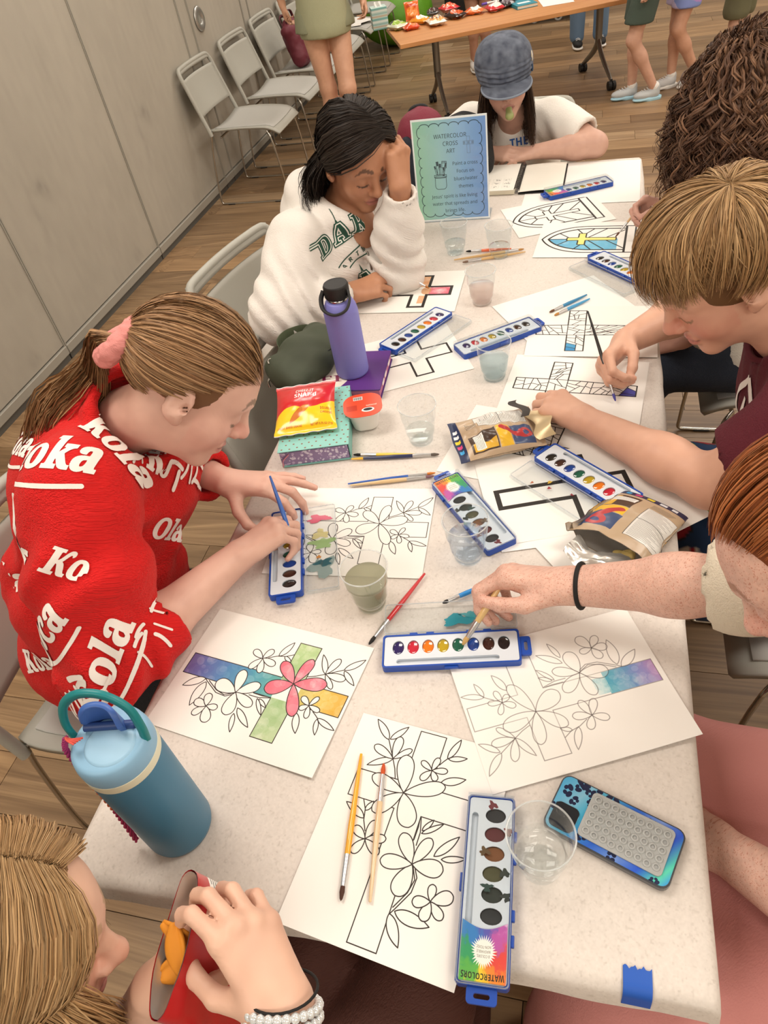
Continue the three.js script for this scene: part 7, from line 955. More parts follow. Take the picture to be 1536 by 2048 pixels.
/* ------------------------------------------------ red haired person with freckled arms */
{
  const g = person('red haired person with freckled arms and black wrist tie dipping a brush', [0, 0, 0]);
  const hd = headFrame([0.620, 1.066, -0.272], [-0.73, -0.67, 0.13], [-0.60, 0.64, -0.38], 0.95), neck = [0.735, 1.02, -0.22], tips = [];
  const shR = [0.73, 0.985, -0.345], elR = [0.585, 0.905, -0.375], wrR = [0.378, 0.815, -0.428], shL = [0.80, 0.97, -0.03], elL = [0.745, 0.715, -0.02], wrL = [0.575, 0.63, -0.165];
  const hr = hand(wrR, [-0.985, 0.03, -0.12], [0.10, 0.83, -0.55], false, [[0.62, 1.15, 0.55, 0.03], [0.75, 1.2, 0.6, 0.0], [0.85, 1.2, 0.6, -0.04], [0.9, 1.1, 0.6, -0.1]], [[0.80, 0.40, 0.42], [0.98, 0.02, 0.16], [0.98, -0.18, 0.05]], 1.06, tips);
  const hl = hand(wrL, [-0.82, -0.2, -0.5], [0.2, 0.95, 0.1], true, [[0.3, 0.4, 0.3, 0.05], [0.3, 0.4, 0.3, 0], [0.3, 0.4, 0.3, -0.03], [0.3, 0.4, 0.3, -0.08]], [[0.7, 0.5, 0.4], [0.9, 0.25, 0.2], [1, 0, 0.1]], 1.0, tips);
  mesh('body', solid([...headPrims(hd, neck, { puff: 0.004 }), cone(shR, elR, 0.044, 0.039, 0.02), cone(elR, mid(elR, wrR, 0.4), 0.039, 0.039, 0.02), cone(mid(elR, wrR, 0.35), wrR, 0.039, 0.028, 0.02), ...hr, ...armPrims(shL, elL, wrL, [0.05, 0.043, 0.028]), ...hl], 0.0038, { color: skinColor([0.74, 0.455, 0.36], { heads: [hd], flush: [0.75, 0.25, 0.2], flushAmt: 0.3, brow: [0.35, 0.14, 0.06], lip: [0.6, 0.25, 0.22], tips }) }), freckledSkinM, g);
  const wa = mid(elR, wrR, 0.94), wd = unit(add(wrR, elR, -1)), we = unit(cross3(wd, [0, 1, 0])), wf = cross3(wd, we); mesh('hair_tie', tube(Array.from({ length: 33 }, (_, i) => { const a = i / 32 * 6.2832; return add(add(add(wa, we, Math.cos(a) * 0.0315), wf, Math.sin(a) * 0.0315), wd, 0.006 * Math.sin(a + 0.5)); }), 0.0034, 8), mat('black_elastic', 0x141313, 0.8), g);
  const sl = mid(elR, wrR, 0.10), slL = mid(shL, elL, 0.62);
  mesh('shirt', solid([ell([0.90, 0.56, -0.16], [0.17, 0.15, 0.20], 0.05), ell([0.87, 0.74, -0.17], [0.16, 0.16, 0.19], 0.06), ell([0.82, 0.89, -0.18], [0.14, 0.14, 0.19], 0.06), cone([0.765, 0.985, -0.29], [0.805, 0.975, -0.08], 0.078, 0.076, 0.05), cone(shR, elR, 0.074, 0.060, 0.03), cuff(elR, sl, 0.060, 0.057, 0.02, 0.012), cuff(shL, slL, 0.076, 0.072, 0.03, 0.01), cone(sl, mid(elR, wrR, 0.35), 0.047, 0.047, 0.004, { sub: true }), cone(slL, elL, 0.058, 0.06, 0.004, { sub: true }), cone(neck, mid(neck, hd.c, 0.8), 0.060, 0.085, 0.008, { sub: true })], 0.0095, { disp: (x, y, z) => 0.007 * fbm(x * 9, y * 8, z * 9, 3) + 0.004 * Math.sin((x + z * 0.8) * 60 + 3 * noise3(x * 7, y * 7, z * 7)) * sstep(0.85, 0.6, y) }), cloth('cream_tee', 0xd6ccb8, 0.9), g);
  mesh('pink_shorts', solid([ell([0.90, 0.50, -0.16], [0.17, 0.12, 0.21], 0.05), cone([0.84, 0.505, -0.27], [0.52, 0.545, -0.30], 0.110, 0.092, 0.04), cone([0.84, 0.505, -0.05], [0.46, 0.545, 0.01], 0.112, 0.095, 0.04), cone([0.46, 0.545, 0.01], [0.42, 0.42, 0.03], 0.094, 0.08, 0.03), cone([0.84, 0.50, -0.16], [0.50, 0.52, -0.14], 0.10, 0.085, 0.05), cone([0.52, 0.545, -0.30], [0.50, 0.42, -0.30], 0.09, 0.075, 0.03)], 0.010, { disp: (x, y, z) => 0.004 * fbm(x * 10, y * 10, z * 10, 2) }), cloth('dusty_pink', 0xc4837e, 0.9, 0.0005), g);
  mesh('lower_legs', solid([cone([0.50, 0.46, -0.30], [0.52, 0.08, -0.28], 0.058, 0.04, 0.02), cone([0.42, 0.46, 0.03], [0.46, 0.08, 0.02], 0.058, 0.04, 0.02), ell([0.47, 0.045, -0.28], [0.11, 0.04, 0.045], 0.02), ell([0.41, 0.045, 0.02], [0.11, 0.04, 0.045], 0.02)], 0.009, { color: () => [0.74, 0.455, 0.36] }), skinM, g);
  const r = rng(606), A = []; for (let i = 0; i < 2200; i++) { const az = (r() * 2 - 1) * Math.PI * 0.95; const A0 = Math.abs(az); const lim = A0 < 0.6 ? 0.50 : A0 < 1.4 ? lerp(0.50, 0.10, (A0 - 0.6) / 0.8) : lerp(0.10, -0.6, clamp((A0 - 1.4) / 1.1, 0, 1)) - 0.1 * r(); const el = lim + Math.pow(r(), 1.3) * (1.5 - lim), k0 = 0.008 + r() * 0.006; A.push(overSkull(dirOf(az, el), [0.05 * (r() - 0.5), 0.12, -1], 11, t => k0 + 0.006 * Math.sin(t * 3))); }
  const all = toWorld(hd, A), tb = hd.H(0, 0.05, -0.118); for (let i = 0; i < 350; i++) { const a = r() * 6.28, q = Math.sqrt(r()), s = 0.02; all.push(spline([tb, add(tb, [0.05, 0.01, 0.0]), [0.85 + Math.cos(a) * s * q, 1.0, -0.2 + Math.sin(a) * s * q], [0.92 + Math.cos(a) * s * q * 1.5, 0.86, -0.2 + Math.sin(a) * s * q * 1.6]], 10)); }
  mesh('hair', merge([strands(all, 0.0011, [[0.20, 0.05, 0.014], [0.38, 0.115, 0.032], [0.55, 0.21, 0.075]], 10, 0.35, { kids: 2, spread: 0.005, ctr: hd.c }), hairCap(hd, [0.20, 0.055, 0.016], [[[0, -0.045, 0.085], [0.085, 0.12, 0.078]], [[0, -0.10, 0.02], [0.12, 0.085, 0.13]]])]), hairMat, g);
  brush('wooden paint brush that the freckled hand dips into green paint', [0.286, 0.835, -0.420], [0.2270, 0.757, -0.349], 0xd9b67a, { bristle: 0xc9a468, r: 0.0042 });
}

/* ------------------------------------------------ blonde person eating from a red bag */
{
  const g = person('blonde person with a beaded bracelet taking a cracker out of a red bag', [0, 0, 0]);
  const hd = headFrame([-0.105, 0.955, 0.165], [0.86, -0.28, -0.38], [0.14, 0.9, -0.34], 0.92), neck = [-0.165, 0.84, 0.20], tips = [];
  const wrR = [0.162, 0.951, 0.155], elR = [0.20, 0.84, 0.36], shR = [0.00, 0.80, 0.40], wrL = [0.012, 0.872, 0.150], elL = [-0.085, 0.665, 0.19], shL = [-0.235, 0.75, 0.20];
  const hr = hand(wrR, [-0.60, 0.40, -0.62], [0.62, 0.72, 0.05], false, [[0.45, 0.9, 0.5, 0.20], [0.55, 0.75, 0.5, 0.07], [0.5, 0.8, 0.5, -0.07], [0.5, 0.9, 0.5, -0.22]], [[0.55, 0.45, 0.7], [0.75, 0.1, 0.65], [0.75, -0.2, 0.5]], 0.82, tips);
  const hl = hand(wrL, [0.45, 0.55, -0.70], [-0.75, 0.3, -0.45], true, [[0.5, 0.7, 0.4, 0.05], [0.6, 0.8, 0.5, 0], [0.7, 0.8, 0.5, -0.03], [0.7, 0.8, 0.5, -0.08]], [[0.6, 0.4, 0.7], [0.8, 0.0, 0.5], [0.8, -0.2, 0.4]], 0.88, tips);
  mesh('body', solid([...headPrims(hd, neck, { nr: 0.05, puff: 0.003 }), ...armPrims(shR, elR, wrR, [0.044, 0.037, 0.025]), ...hr, ...armPrims(shL, elL, wrL, [0.044, 0.037, 0.025]), ...hl], 0.0029, { color: skinColor([0.70, 0.43, 0.315], { heads: [hd], brow: [0.4, 0.26, 0.14], flush: [0.68, 0.25, 0.18], flushAmt: 0.25, tips, limbs: [...hl, ...hr, ...armPrims(shL, elL, wrL, [0.046, 0.04, 0.03])] }) }), skinM, g);
  mesh('shirt', solid([ell([-0.10, 0.56, 0.34], [0.17, 0.14, 0.15], 0.05), ell([-0.12, 0.68, 0.31], [0.16, 0.13, 0.13], 0.05), cone([-0.20, 0.75, 0.22], [-0.02, 0.77, 0.38], 0.07, 0.08, 0.05), cuff(shR, mid(shR, elR, 0.6), 0.07, 0.068, 0.03, 0.01), cuff(shL, mid(shL, elL, 0.5), 0.07, 0.066, 0.03, 0.01), cone(neck, hd.H(0, 0, -0.02), 0.058, 0.08, 0.008, { sub: true })], 0.011, { disp: (x, y, z) => 0.006 * fbm(x * 10, y * 10, z * 10, 2) }), cloth('pale_blue_tee', 0xaebfc2, 0.9), g);
  mesh('trousers', solid([ell([-0.08, 0.50, 0.36], [0.17, 0.11, 0.15], 0.05), cone([-0.10, 0.50, 0.30], [0.055, 0.555, 0.02], 0.092, 0.070, 0.03), cone([0.055, 0.555, 0.02], [0.06, 0.10, -0.02], 0.062, 0.048, 0.02), cone([0.02, 0.50, 0.40], [0.21, 0.555, 0.05], 0.094, 0.075, 0.03), cone([0.21, 0.555, 0.05], [0.21, 0.10, 0.02], 0.062, 0.048, 0.02), ell([0.08, 0.045, -0.06], [0.045, 0.04, 0.11], 0.02), ell([0.23, 0.045, -0.02], [0.045, 0.04, 0.11], 0.02)], 0.011, { disp: (x, y, z) => 0.003 * fbm(x * 14, y * 14, z * 14, 2) }), cloth('leg_shade_brown', 0x4a261c, 0.8), g);  // made-up trousers: their dark brown stands in for shade on bare legs
  // bracelets
  const wd = unit(add(wrR, elR, -1)), we = unit(cross3(wd, [0, 1, 0])), wf = cross3(wd, we), at = (o, a, k) => add(add(add(wrR, wd, o), we, Math.cos(a) * k), wf, Math.sin(a) * k);
  const bead = mat('crystal_bead', 0xdfe3e4, 0.12, { phys: true, metalness: 0.3, clearcoat: 1 }); mesh('bead_bracelet', Array.from({ length: 26 }, (_, i) => { const p = at(0.002, i / 26 * 6.2832, 0.0295); return new THREE.IcosahedronGeometry(0.0042, 1).translate(...p); }), bead, g); mesh('bead_bracelet', Array.from({ length: 26 }, (_, i) => { const p = at(-0.006, (i + 0.5) / 26 * 6.2832, 0.030); return new THREE.IcosahedronGeometry(0.0040, 1).translate(...p); }), bead, g);
  mesh('cord_bracelet', tube(Array.from({ length: 29 }, (_, i) => at(0.014 + 0.008 * Math.sin(i / 28 * 6.2832 * 1), i / 28 * 6.2832, 0.0285)), 0.0013, 6), mat('black_elastic', 0x141313, 0.8), g); mesh('gold_bead', new THREE.SphereGeometry(0.0036, 12, 8).translate(...at(0.012, 2.2, 0.0295)), mat('gold', 0xc9a04a, 0.25, { metalness: 0.9 }), g);
  const r = rng(707), A = []; for (let i = 0; i < 2000; i++) { const tt = r(), e0 = 0.75 + tt * 1.5, m = r() < 0.5 ? -1 : 1, from = [m * 0.03, Math.sin(e0), Math.cos(e0)], az = m * ((m < 0 ? 0.55 : 1.25) + (m < 0 ? 2.3 : 1.7) * tt + (r() - 0.5) * 0.16); A.push(lock(hd, from, dirOf(az, -0.3 - 0.2 * r()), 0.08 + r() * 0.12, r, { wave: 0.003 + r() * 0.004, freq: 14, out: 0.014, n: 8, lift: 0.009 + r() * 0.007, drift: [-0.02, 0, 0.0] })); }
  mesh('hair', merge([strands(A, 0.0007, [[0.30, 0.165, 0.07], [0.47, 0.29, 0.13], [0.66, 0.46, 0.25]], 11, 0.35, { kids: 4, spread: 0.007, ctr: hd.c }), hairCap(hd, [0.26, 0.14, 0.06], [[[0, -0.045, 0.08], [0.080, 0.11, 0.075]], [[0, -0.11, 0.03], [0.11, 0.085, 0.12]]])]), hairMat, g);
  // the red bag held open, and the cracker between the fingers
  const tx = canvasTex(320, 420, (c, W, H) => { c.fillStyle = '#b8141c'; c.fillRect(0, 0, W, H); c.fillStyle = '#ecebe6'; c.fillRect(0, 60, 110, 240); c.fillStyle = '#222'; for (let i = 0; i < 26; i++) c.fillRect(8, 70 + i * 9, 40 + (i * 31) % 55, 3); c.fillRect(0, 190, 110, 10); c.fillStyle = '#f4cf17'; c.fillRect(0, H - 50, W, 50); });
  const b = thing('snack_bag', 'open red cracker bag held by the blonde person', 'snack bag', [0.050, 0.955, 0.126], 0);
  const shell = (k) => { const nu = 36, nv = 18, pos = [], uv = [], idx = []; const up = unit([-0.42, 0.88, 0.05]), wd2 = unit(add([0.02, -0.16, 0.98], up, -dot3([0.02, -0.16, 0.98], up))), dp = unit(cross3(wd2, up)); for (let j = 0; j <= nv; j++) for (let i = 0; i <= nu; i++) { const u = i / nu, v = j / nv, a = u * 6.2832, w = 0.056 + k, d = lerp(0.004, 0.019, Math.pow(v, 0.7)) + k, cr = fbm(u * 7, v * 5, 3) * 0.005; const X = Math.sign(Math.cos(a)) * Math.pow(Math.abs(Math.cos(a)), 0.8) * w, Y = Math.sin(a) * d + cr, Z = -0.115 + v * 0.115 + 0.010 * -Math.cos(a) * v; const p = add(add(wd2.map(q => q * X), dp, Y), up, Z); pos.push(...p); uv.push((u * 2) % 1, v); } for (let j = 0; j < nv; j++) for (let i = 0; i < nu; i++) { const q = j * (nu + 1) + i; idx.push(q, q + 1, q + nu + 1, q + 1, q + nu + 2, q + nu + 1); } const q = new THREE.BufferGeometry(); q.setAttribute('position', new THREE.Float32BufferAttribute(pos, 3)); q.setAttribute('uv', new THREE.Float32BufferAttribute(uv, 2)); q.setIndex(idx); q.computeVertexNormals(); return q; };
  mesh('printed_film', shell(0.0008), foilM('film_red', tx), b); mesh('silver_lining', shell(-0.0006), mat('foil_silver', 0xc9c6c0, 0.25), b);
  const J = hr.joints, fp = mid(J[0][3], J[4][3]); const chip = (p, q) => { const o = mesh('cracker', sheet((u, v) => { const w = Math.sin(Math.PI * clamp(u, 0.02, 0.98)) ** 0.7; return [(v - 0.5) * 0.022 * w, 0.003 * Math.sin(u * 3) + 0.002 * Math.sin(v * 6), (u - 0.5) * 0.042]; }, 14, 6, 0.003), mat('cracker', 0xd98a1e, 0.7)); o.position.set(...p); o.rotation.set(...q); return o; };
  tag(chip(add(fp, [-0.006, -0.004, 0.006]), [0.5, 0.4, 0.3]), 'orange cracker pinched between thumb and finger of the blonde person', 'cracker'); tag(chip([0.050, 0.945, 0.118], [0.9, 1.2, 0.2]), 'orange cracker inside the open red bag', 'cracker', 'crackers in the red bag'); tag(chip([0.053, 0.935, 0.140], [0.3, 2.2, 0.5]), 'orange cracker deep inside the red bag, below another cracker', 'cracker', 'crackers in the red bag');
}

/* ------------------------------------------------ people standing further off */
// local frame: facing +z, feet on y = 0, sized for 1.6 m and scaled by k
function stander(label, x, z, turn, k, { skin, top, topHem = 0.80, topFlare = 0.0, bottom, hem = 0.62, flare = 0.02, shoe, sole = 0xe8e6e2, sock = 0xe9e7e2, hair = [0.05, 0.03, 0.02], stance = 0.09, step = 0, longLegs = false, armL = null, armR = null, band }) {
  const g = thing('person', label, 'person', [x, 0, z], turn), S = p => p.map(v => v * k), C = (a, b, ra, rb, kk = 0.03, o) => cone(S(a), S(b), ra * k, rb * k, kk * k, o), E = (c, r, kk = 0.03, o) => ell(S(c), r.map(v => v * k), kk * k, o);
  const legs = [-1, 1].map(m => ({ hip: [m * 0.085, 0.84, 0], knee: [m * stance, 0.46, 0.03 + (m > 0 ? step : 0)], ankle: [m * stance, 0.085, (m > 0 ? -step * 1.6 : step * 0.4)] }));
  const P = []; for (const l of legs) P.push(C(l.hip, l.knee, 0.078, 0.052), C(l.knee, mid(l.knee, l.ankle, 0.35), 0.050, 0.050), C(mid(l.knee, l.ankle, 0.3), l.ankle, 0.049, 0.034));
  const aL = armL || [[0.23, 1.06, 0.0], [0.24, 0.84, 0.06]], aR = armR || [[-0.23, 1.06, 0.0], [-0.24, 0.84, 0.06]];
  for (const [m, [e, w]] of [[1, aL], [-1, aR]]) { P.push(C([m * 0.165, 1.30, 0], e, 0.042, 0.034), C(e, w, 0.034, 0.024)); }
  const hd = headFrame(S([0, 1.47, 0.02]), [0, -0.25, 0.97], [0, 1, 0], 0.9 * k), hands = []; for (const [m, [e, w]] of [[1, aL], [-1, aR]]) hands.push(...hand(S(w), add(w, e, -1), [m * 0.9, 0.1, -0.2], m > 0, [[0.5, 0.7, 0.4, 0.04], [0.6, 0.7, 0.4, 0], [0.6, 0.8, 0.5, -0.03], [0.7, 0.8, 0.5, -0.06]], [[0.75, 0.45, 0.4], [0.9, 0.2, 0.3], [1, 0, 0.2]], 0.85 * k));
  mesh('body', solid([...P, ...hands, ...headPrims(hd, S([0, 1.32, 0]))], 0.0105, { color: skinColor(skin, { heads: [hd] }) }), skinM, g);
  mesh('top', solid([E([0, 1.18, 0], [0.17, 0.16, 0.115], 0.06), C([0, 1.05, 0], [0, topHem + 0.05, 0], 0.135, 0.15 + topFlare, 0.05, { cap: [[0, -1, 0], -topHem * k] }), C([-0.15, 1.30, 0], [0.15, 1.30, 0], 0.062, 0.062, 0.04), ...[[1, aL], [-1, aR]].map(([m, [e]]) => { const s = [m * 0.165, 1.30, 0], q = mid(s, e, 0.5); return cuff(S(s), S(q), 0.064 * k, 0.062 * k, 0.02 * k, 0.005); })], 0.014, { disp: (a, b, c) => 0.006 * fbm(a * 9, b * 7, c * 9, 2) }), cloth('top_' + top.toString(16), top, 0.9), g);
  const B = [E([0, 0.86, 0], [0.142, 0.09, 0.105], 0.04)]; for (const l of legs) { const end = mid(l.hip, l.knee, clamp((0.84 - hem) / 0.38, 0, 1)); if (longLegs) B.push(C(l.hip, l.knee, 0.090, 0.070), C(l.knee, [l.ankle[0], 0.09, l.ankle[2]], 0.070, 0.066, 0.03, { cap: [[0, -1, 0], -0.045 * k] })); else B.push(C(l.hip, end, 0.094, 0.088 + flare, 0.03, { cap: [[0, -1, 0], -hem * k] })); }
  mesh('bottoms', solid(B, 0.011, { disp: (a, b, c) => 0.006 * fbm(a * 11, b * 8, c * 11, 2) }), band || cloth('bottom_' + bottom.toString(16), bottom, 0.9), g);
  for (const l of legs) {
    const a = l.ankle, f = (dx, y, dz) => [a[0] + dx, y, a[2] + dz];
    const s = mesh('shoe', solid([E(f(0, 0.045, 0.085), [0.043, 0.034, 0.085], 0.02), E(f(0, 0.048, 0.0), [0.040, 0.038, 0.050], 0.03), C(f(0, 0.065, -0.005), f(0, 0.088, -0.012), 0.038, 0.038, 0.02)], 0.005), cloth('shoe_' + shoe.toString(16), shoe, 0.7), g);
    mesh('sole', solid([C(f(0, 0.017, -0.03), f(0, 0.017, 0.04), 0.040, 0.044, 0.02, { cap: [[0, 1, 0], 0.026 * k] }), E(f(0, 0.017, 0.10), [0.046, 0.017, 0.075], 0.02)], 0.005), mat('sole_' + sole.toString(16), sole, 0.6), s); mesh('laces', [0, 1, 2].map(i => tube([S(f(-0.02, 0.088 - i * 0.006, 0.055 + i * 0.022)), S(f(0, 0.097 - i * 0.006, 0.06 + i * 0.022)), S(f(0.02, 0.088 - i * 0.006, 0.055 + i * 0.022))], 0.003 * k, 5)), mat('lace', 0xdadada, 0.8), s);
    if (!longLegs) mesh('sock', solid([C(f(0, 0.080, -0.006), f(0, 0.098, -0.004), 0.0375, 0.0385, 0.01)], 0.005), cloth('sock_' + sock.toString(16), sock, 0.9), g);
  }
  const r = rng(Math.round(Math.abs(x * 1000 + z * 77))), A = []; for (let i = 0; i < 260; i++) { const az = (r() < 0.5 ? -1 : 1) * (0.7 + r() * 2.4); A.push(lock(hd, [0.02, 1, 0.1], dirOf(az, -0.3), 0.10 + r() * 0.1, r, { n: 6, out: 0.015 })); } mesh('hair', merge([strands(A, 0.0028, [hair, hair.map(v => v * 1.6), hair.map(v => v * 2)], 5, 0.4, { kids: 2, ctr: hd.c }), hairCap(hd, hair, [[[0, -0.05, 0.08], [0.08, 0.11, 0.075]]])]), hairMat, g);
  return g;
}
stander('standing person in a pale olive dress beside the row of chairs', -1.24, -4.78, 0.5, 1.0, { skin: [0.62, 0.34, 0.22], top: 0xa9ab8b, topHem: 0.745, topFlare: 0.015, bottom: 0x8f9277, hem: 0.78, shoe: 0xd8d6d0, stance: 0.05, step: 0.12, armR: [[-0.24, 1.10, -0.06], [-0.22, 0.93, -0.10]], armL: [[0.25, 1.08, 0.0], [0.24, 0.9, 0.1]], hair: [0.2, 0.11, 0.05] });
stander('standing person in blue jeans and black shoes beyond the snack table', 0.33, -7.16, 0.15, 0.92, { skin: [0.6, 0.36, 0.26], top: 0x8fa9c4, bottom: 0x66809c, longLegs: true, shoe: 0x161618, stance: 0.105, hair: [0.05, 0.03, 0.02] });
stander('standing child in dark green shorts and grey running shoes', 0.685, -5.53, -1.25, 0.82, { skin: [0.62, 0.36, 0.26], top: 0x3d4a41, bottom: 0x45534a, hem: 0.575, flare: 0.022, shoe: 0xb9bec0, sole: 0xa9d4e6, stance: 0.07, step: 0.07, hair: [0.10, 0.06, 0.03] });
stander('standing child in lavender patterned shorts beside the green shorts', 0.96, -5.72, -1.0, 0.82, { skin: [0.6, 0.33, 0.22], top: 0x9a86b8, bottom: 0x9590c6, hem: 0.60, shoe: 0xc9cacb, stance: 0.06, step: 0.08, hair: [0.18, 0.10, 0.05], band: mat('tie_dye', 0xffffff, 0.9, { map: dataTex(256, 256, (u, v) => { const n = tnoise(44), a = n(u, v, 6) , b = n(u, v, 9); return mix3(mix3([120, 150, 210], [176, 140, 205], a > 0.5 ? 1 : 0.2), [220, 200, 228], b > 0.6 ? 0.8 : 0); }) }) });
stander('standing child in khaki trousers behind the curly haired person', 1.36, -6.05, -2.0, 0.80, { skin: [0.6, 0.35, 0.25], top: 0x5d6152, bottom: 0x6b6a50, hem: 0.40, shoe: 0x3a3a3c, stance: 0.08 });
stander('standing child whose legs show behind the snack table leg', -0.55, -6.75, 0.3, 0.85, { skin: [0.50, 0.26, 0.17], top: 0x70798a, bottom: 0x3b3f4a, hem: 0.62, shoe: 0xe6e4e0, stance: 0.06, hair: [0.03, 0.02, 0.015] });

/* ------------------------------------------------ snacks and boxes on the far table */
function farBag(label, x, z, w, h, th, turn, cols, { stand = 0, word } = {}) {
  const g = thing('snack_bag', label, 'snack bag', [x, FT.y + 0.001 + (stand ? h * 0.42 : th * 0.45), z], turn); g.rotation.order = 'YXZ'; g.rotation.x = stand; const [a, b] = pillow(w, h, th, x * 10 + z, { crumple: 0.012, nu: 14, nv: 16 });
  mesh('printed_film', merge([a, b]), foilM('film_' + label.length + cols[0] + x.toFixed(2), canvasTex(128, 160, (c, W, H) => { c.fillStyle = cols[0]; c.fillRect(0, 0, W, H); c.fillStyle = cols[1]; c.beginPath(); c.ellipse(W * 0.5, H * 0.62, W * 0.42, H * 0.24, 0.4, 0, 7); c.fill(); if (cols[2]) { c.fillStyle = cols[2]; c.fillRect(W * 0.12, H * 0.2, W * 0.76, H * 0.16); } if (word) { c.fillStyle = '#1b2a5a'; c.font = 'bold 34px sans-serif'; c.textAlign = 'center'; word.forEach((s, i) => c.fillText(s, W / 2, H * 0.42 + i * 34, W * 0.8)); } })), g);
}
farBag('white and lime snack bag beside the tissue box', -1.00, -5.74, 0.13, 0.15, 0.05, 0.9, ['#d8dcc4', '#9cc23a', '#3a3f33']);
farBag('orange snack bag standing up at the back of the wooden table', -0.94, -6.00, 0.11, 0.13, 0.05, 0.3, ['#e0641a', '#f08a2c', '#c2410f'], { stand: 1.0 });
farBag('orange and white snack bag in the middle of the heap', -0.85, -5.83, 0.12, 0.15, 0.05, 1.2, ['#e9951c', '#f3ead8', '#d24a1a']);
farBag('small red-orange snack bag at the table edge', -0.885, -5.665, 0.09, 0.12, 0.04, 2.0, ['#d94a18', '#ef7a2c']);
farBag('white popcorn bag with blue and orange lettering', -0.715, -5.715, 0.13, 0.17, 0.055, 0.4, ['#f0ece0', '#e9a45a', '#f6f4ee'], { word: ['SKINNY', 'POP'] });
farBag('black and orange snack bag beside the popcorn', -0.60, -5.86, 0.12, 0.15, 0.05, 1.0, ['#2a1714', '#d2561c']);
farBag('small black snack bag behind the heap', -0.80, -6.09, 0.10, 0.12, 0.04, 0.2, ['#1c1818', '#4a2c22']);
farBag('bright red snack bag at the back of the heap', -0.69, -6.14, 0.13, 0.14, 0.05, 0.7, ['#d2232a', '#ef6a3c', '#f2c23a']);
farBag('orange and white bag next to the black bags', -0.47, -5.92, 0.11, 0.14, 0.045, 1.5, ['#ef7a3a', '#f4f0e8', '#d24a1a']);
farBag('red snack bag next to the teal book', -0.325, -5.935, 0.12, 0.14, 0.05, 0.5, ['#cf2a33', '#f0e8e0']);
farBag('black snack bag next to the teal book', -0.255, -6.02, 0.12, 0.13, 0.045, 0.9, ['#221c20', '#5a4a52']);
{
  const tb = thing('tissue_box', 'teal and white striped tissue box on the wooden table', 'tissue box', [-1.155, FT.y + 0.001, -5.84], 0.35), tt = canvasTex(128, 128, (c, W, H) => { c.fillStyle = '#bfd6d2'; c.fillRect(0, 0, W, H); const r = rng(2); for (let i = 0; i < 9; i++) { c.fillStyle = ['#7fb5b2', '#dfe9e4', '#9cc4c0', '#c9b9a2'][i % 4]; c.fillRect(0, i * 15, W, 6 + r() * 6); } });
  mesh('carton', box(0.115, 0.135, 0.115, 0, 0.0675, 0, 0.003), mat('tissue_print', 0xffffff, 0.7, { map: tt }), tb); mesh('slot_film', slab(oval(0, 0, 0.035, 0.018), 0.001).translate(0, 0.1352, 0), mat('film_clear', 0xe9eeee, 0.3), tb); mesh('tissue', sheet((u, v) => [(u - 0.5) * 0.05, 0.134 + v * 0.03, 0.008 * Math.sin(u * 9 + v * 3)], 10, 6, 0.0006), mat('blank_paper', 0xf0eeea, 0.7), tb);
  const bk = thing('book', 'teal paperback lying on the wooden table', 'book', [-0.13, FT.y + 0.001, -5.99], 0.4); mesh('cover', [box(0.15, 0.003, 0.21, 0, 0.0015, 0), box(0.15, 0.003, 0.21, 0, 0.0205, 0), box(0.003, 0.02, 0.21, -0.0735, 0.011, 0)], mat('teal_cover', 0x2a8ca0, 0.5), bk); mesh('page_block', box(0.145, 0.016, 0.204, 0.001, 0.011, 0), mat('pages', 0xe6e0d2, 0.8), bk); mesh('title_patch', box(0.09, 0.0006, 0.05, 0, 0.0224, 0.02), mat('title_patch', 0xd8e6ea, 0.6), bk);
  const mk = thing('marker', 'white marker with a purple cap on the wooden table', 'marker', [-0.37, FT.y + 0.009, -6.22], 0.5); mesh('barrel', cyl(0.008, 0.008, 0.10, 0, 0, 0, 14).rotateZ(Math.PI / 2), mat('marker_white', 0xe9e7e4, 0.4), mk); mesh('cap', cyl(0.009, 0.0085, 0.04, 0, 0, 0, 14).rotateZ(Math.PI / 2).translate(-0.066, 0, 0), mat('marker_purple', 0x6a4ab0, 0.4), mk);
  const pp = mesh('paper_sheet', box(0.216, 0.0008, 0.28), blankPaper); pp.position.set(0.10, FT.y + 0.0015, -6.02); pp.rotation.y = 0.2; tag(pp, 'white sheet lying on the wooden snack table', 'paper');
}
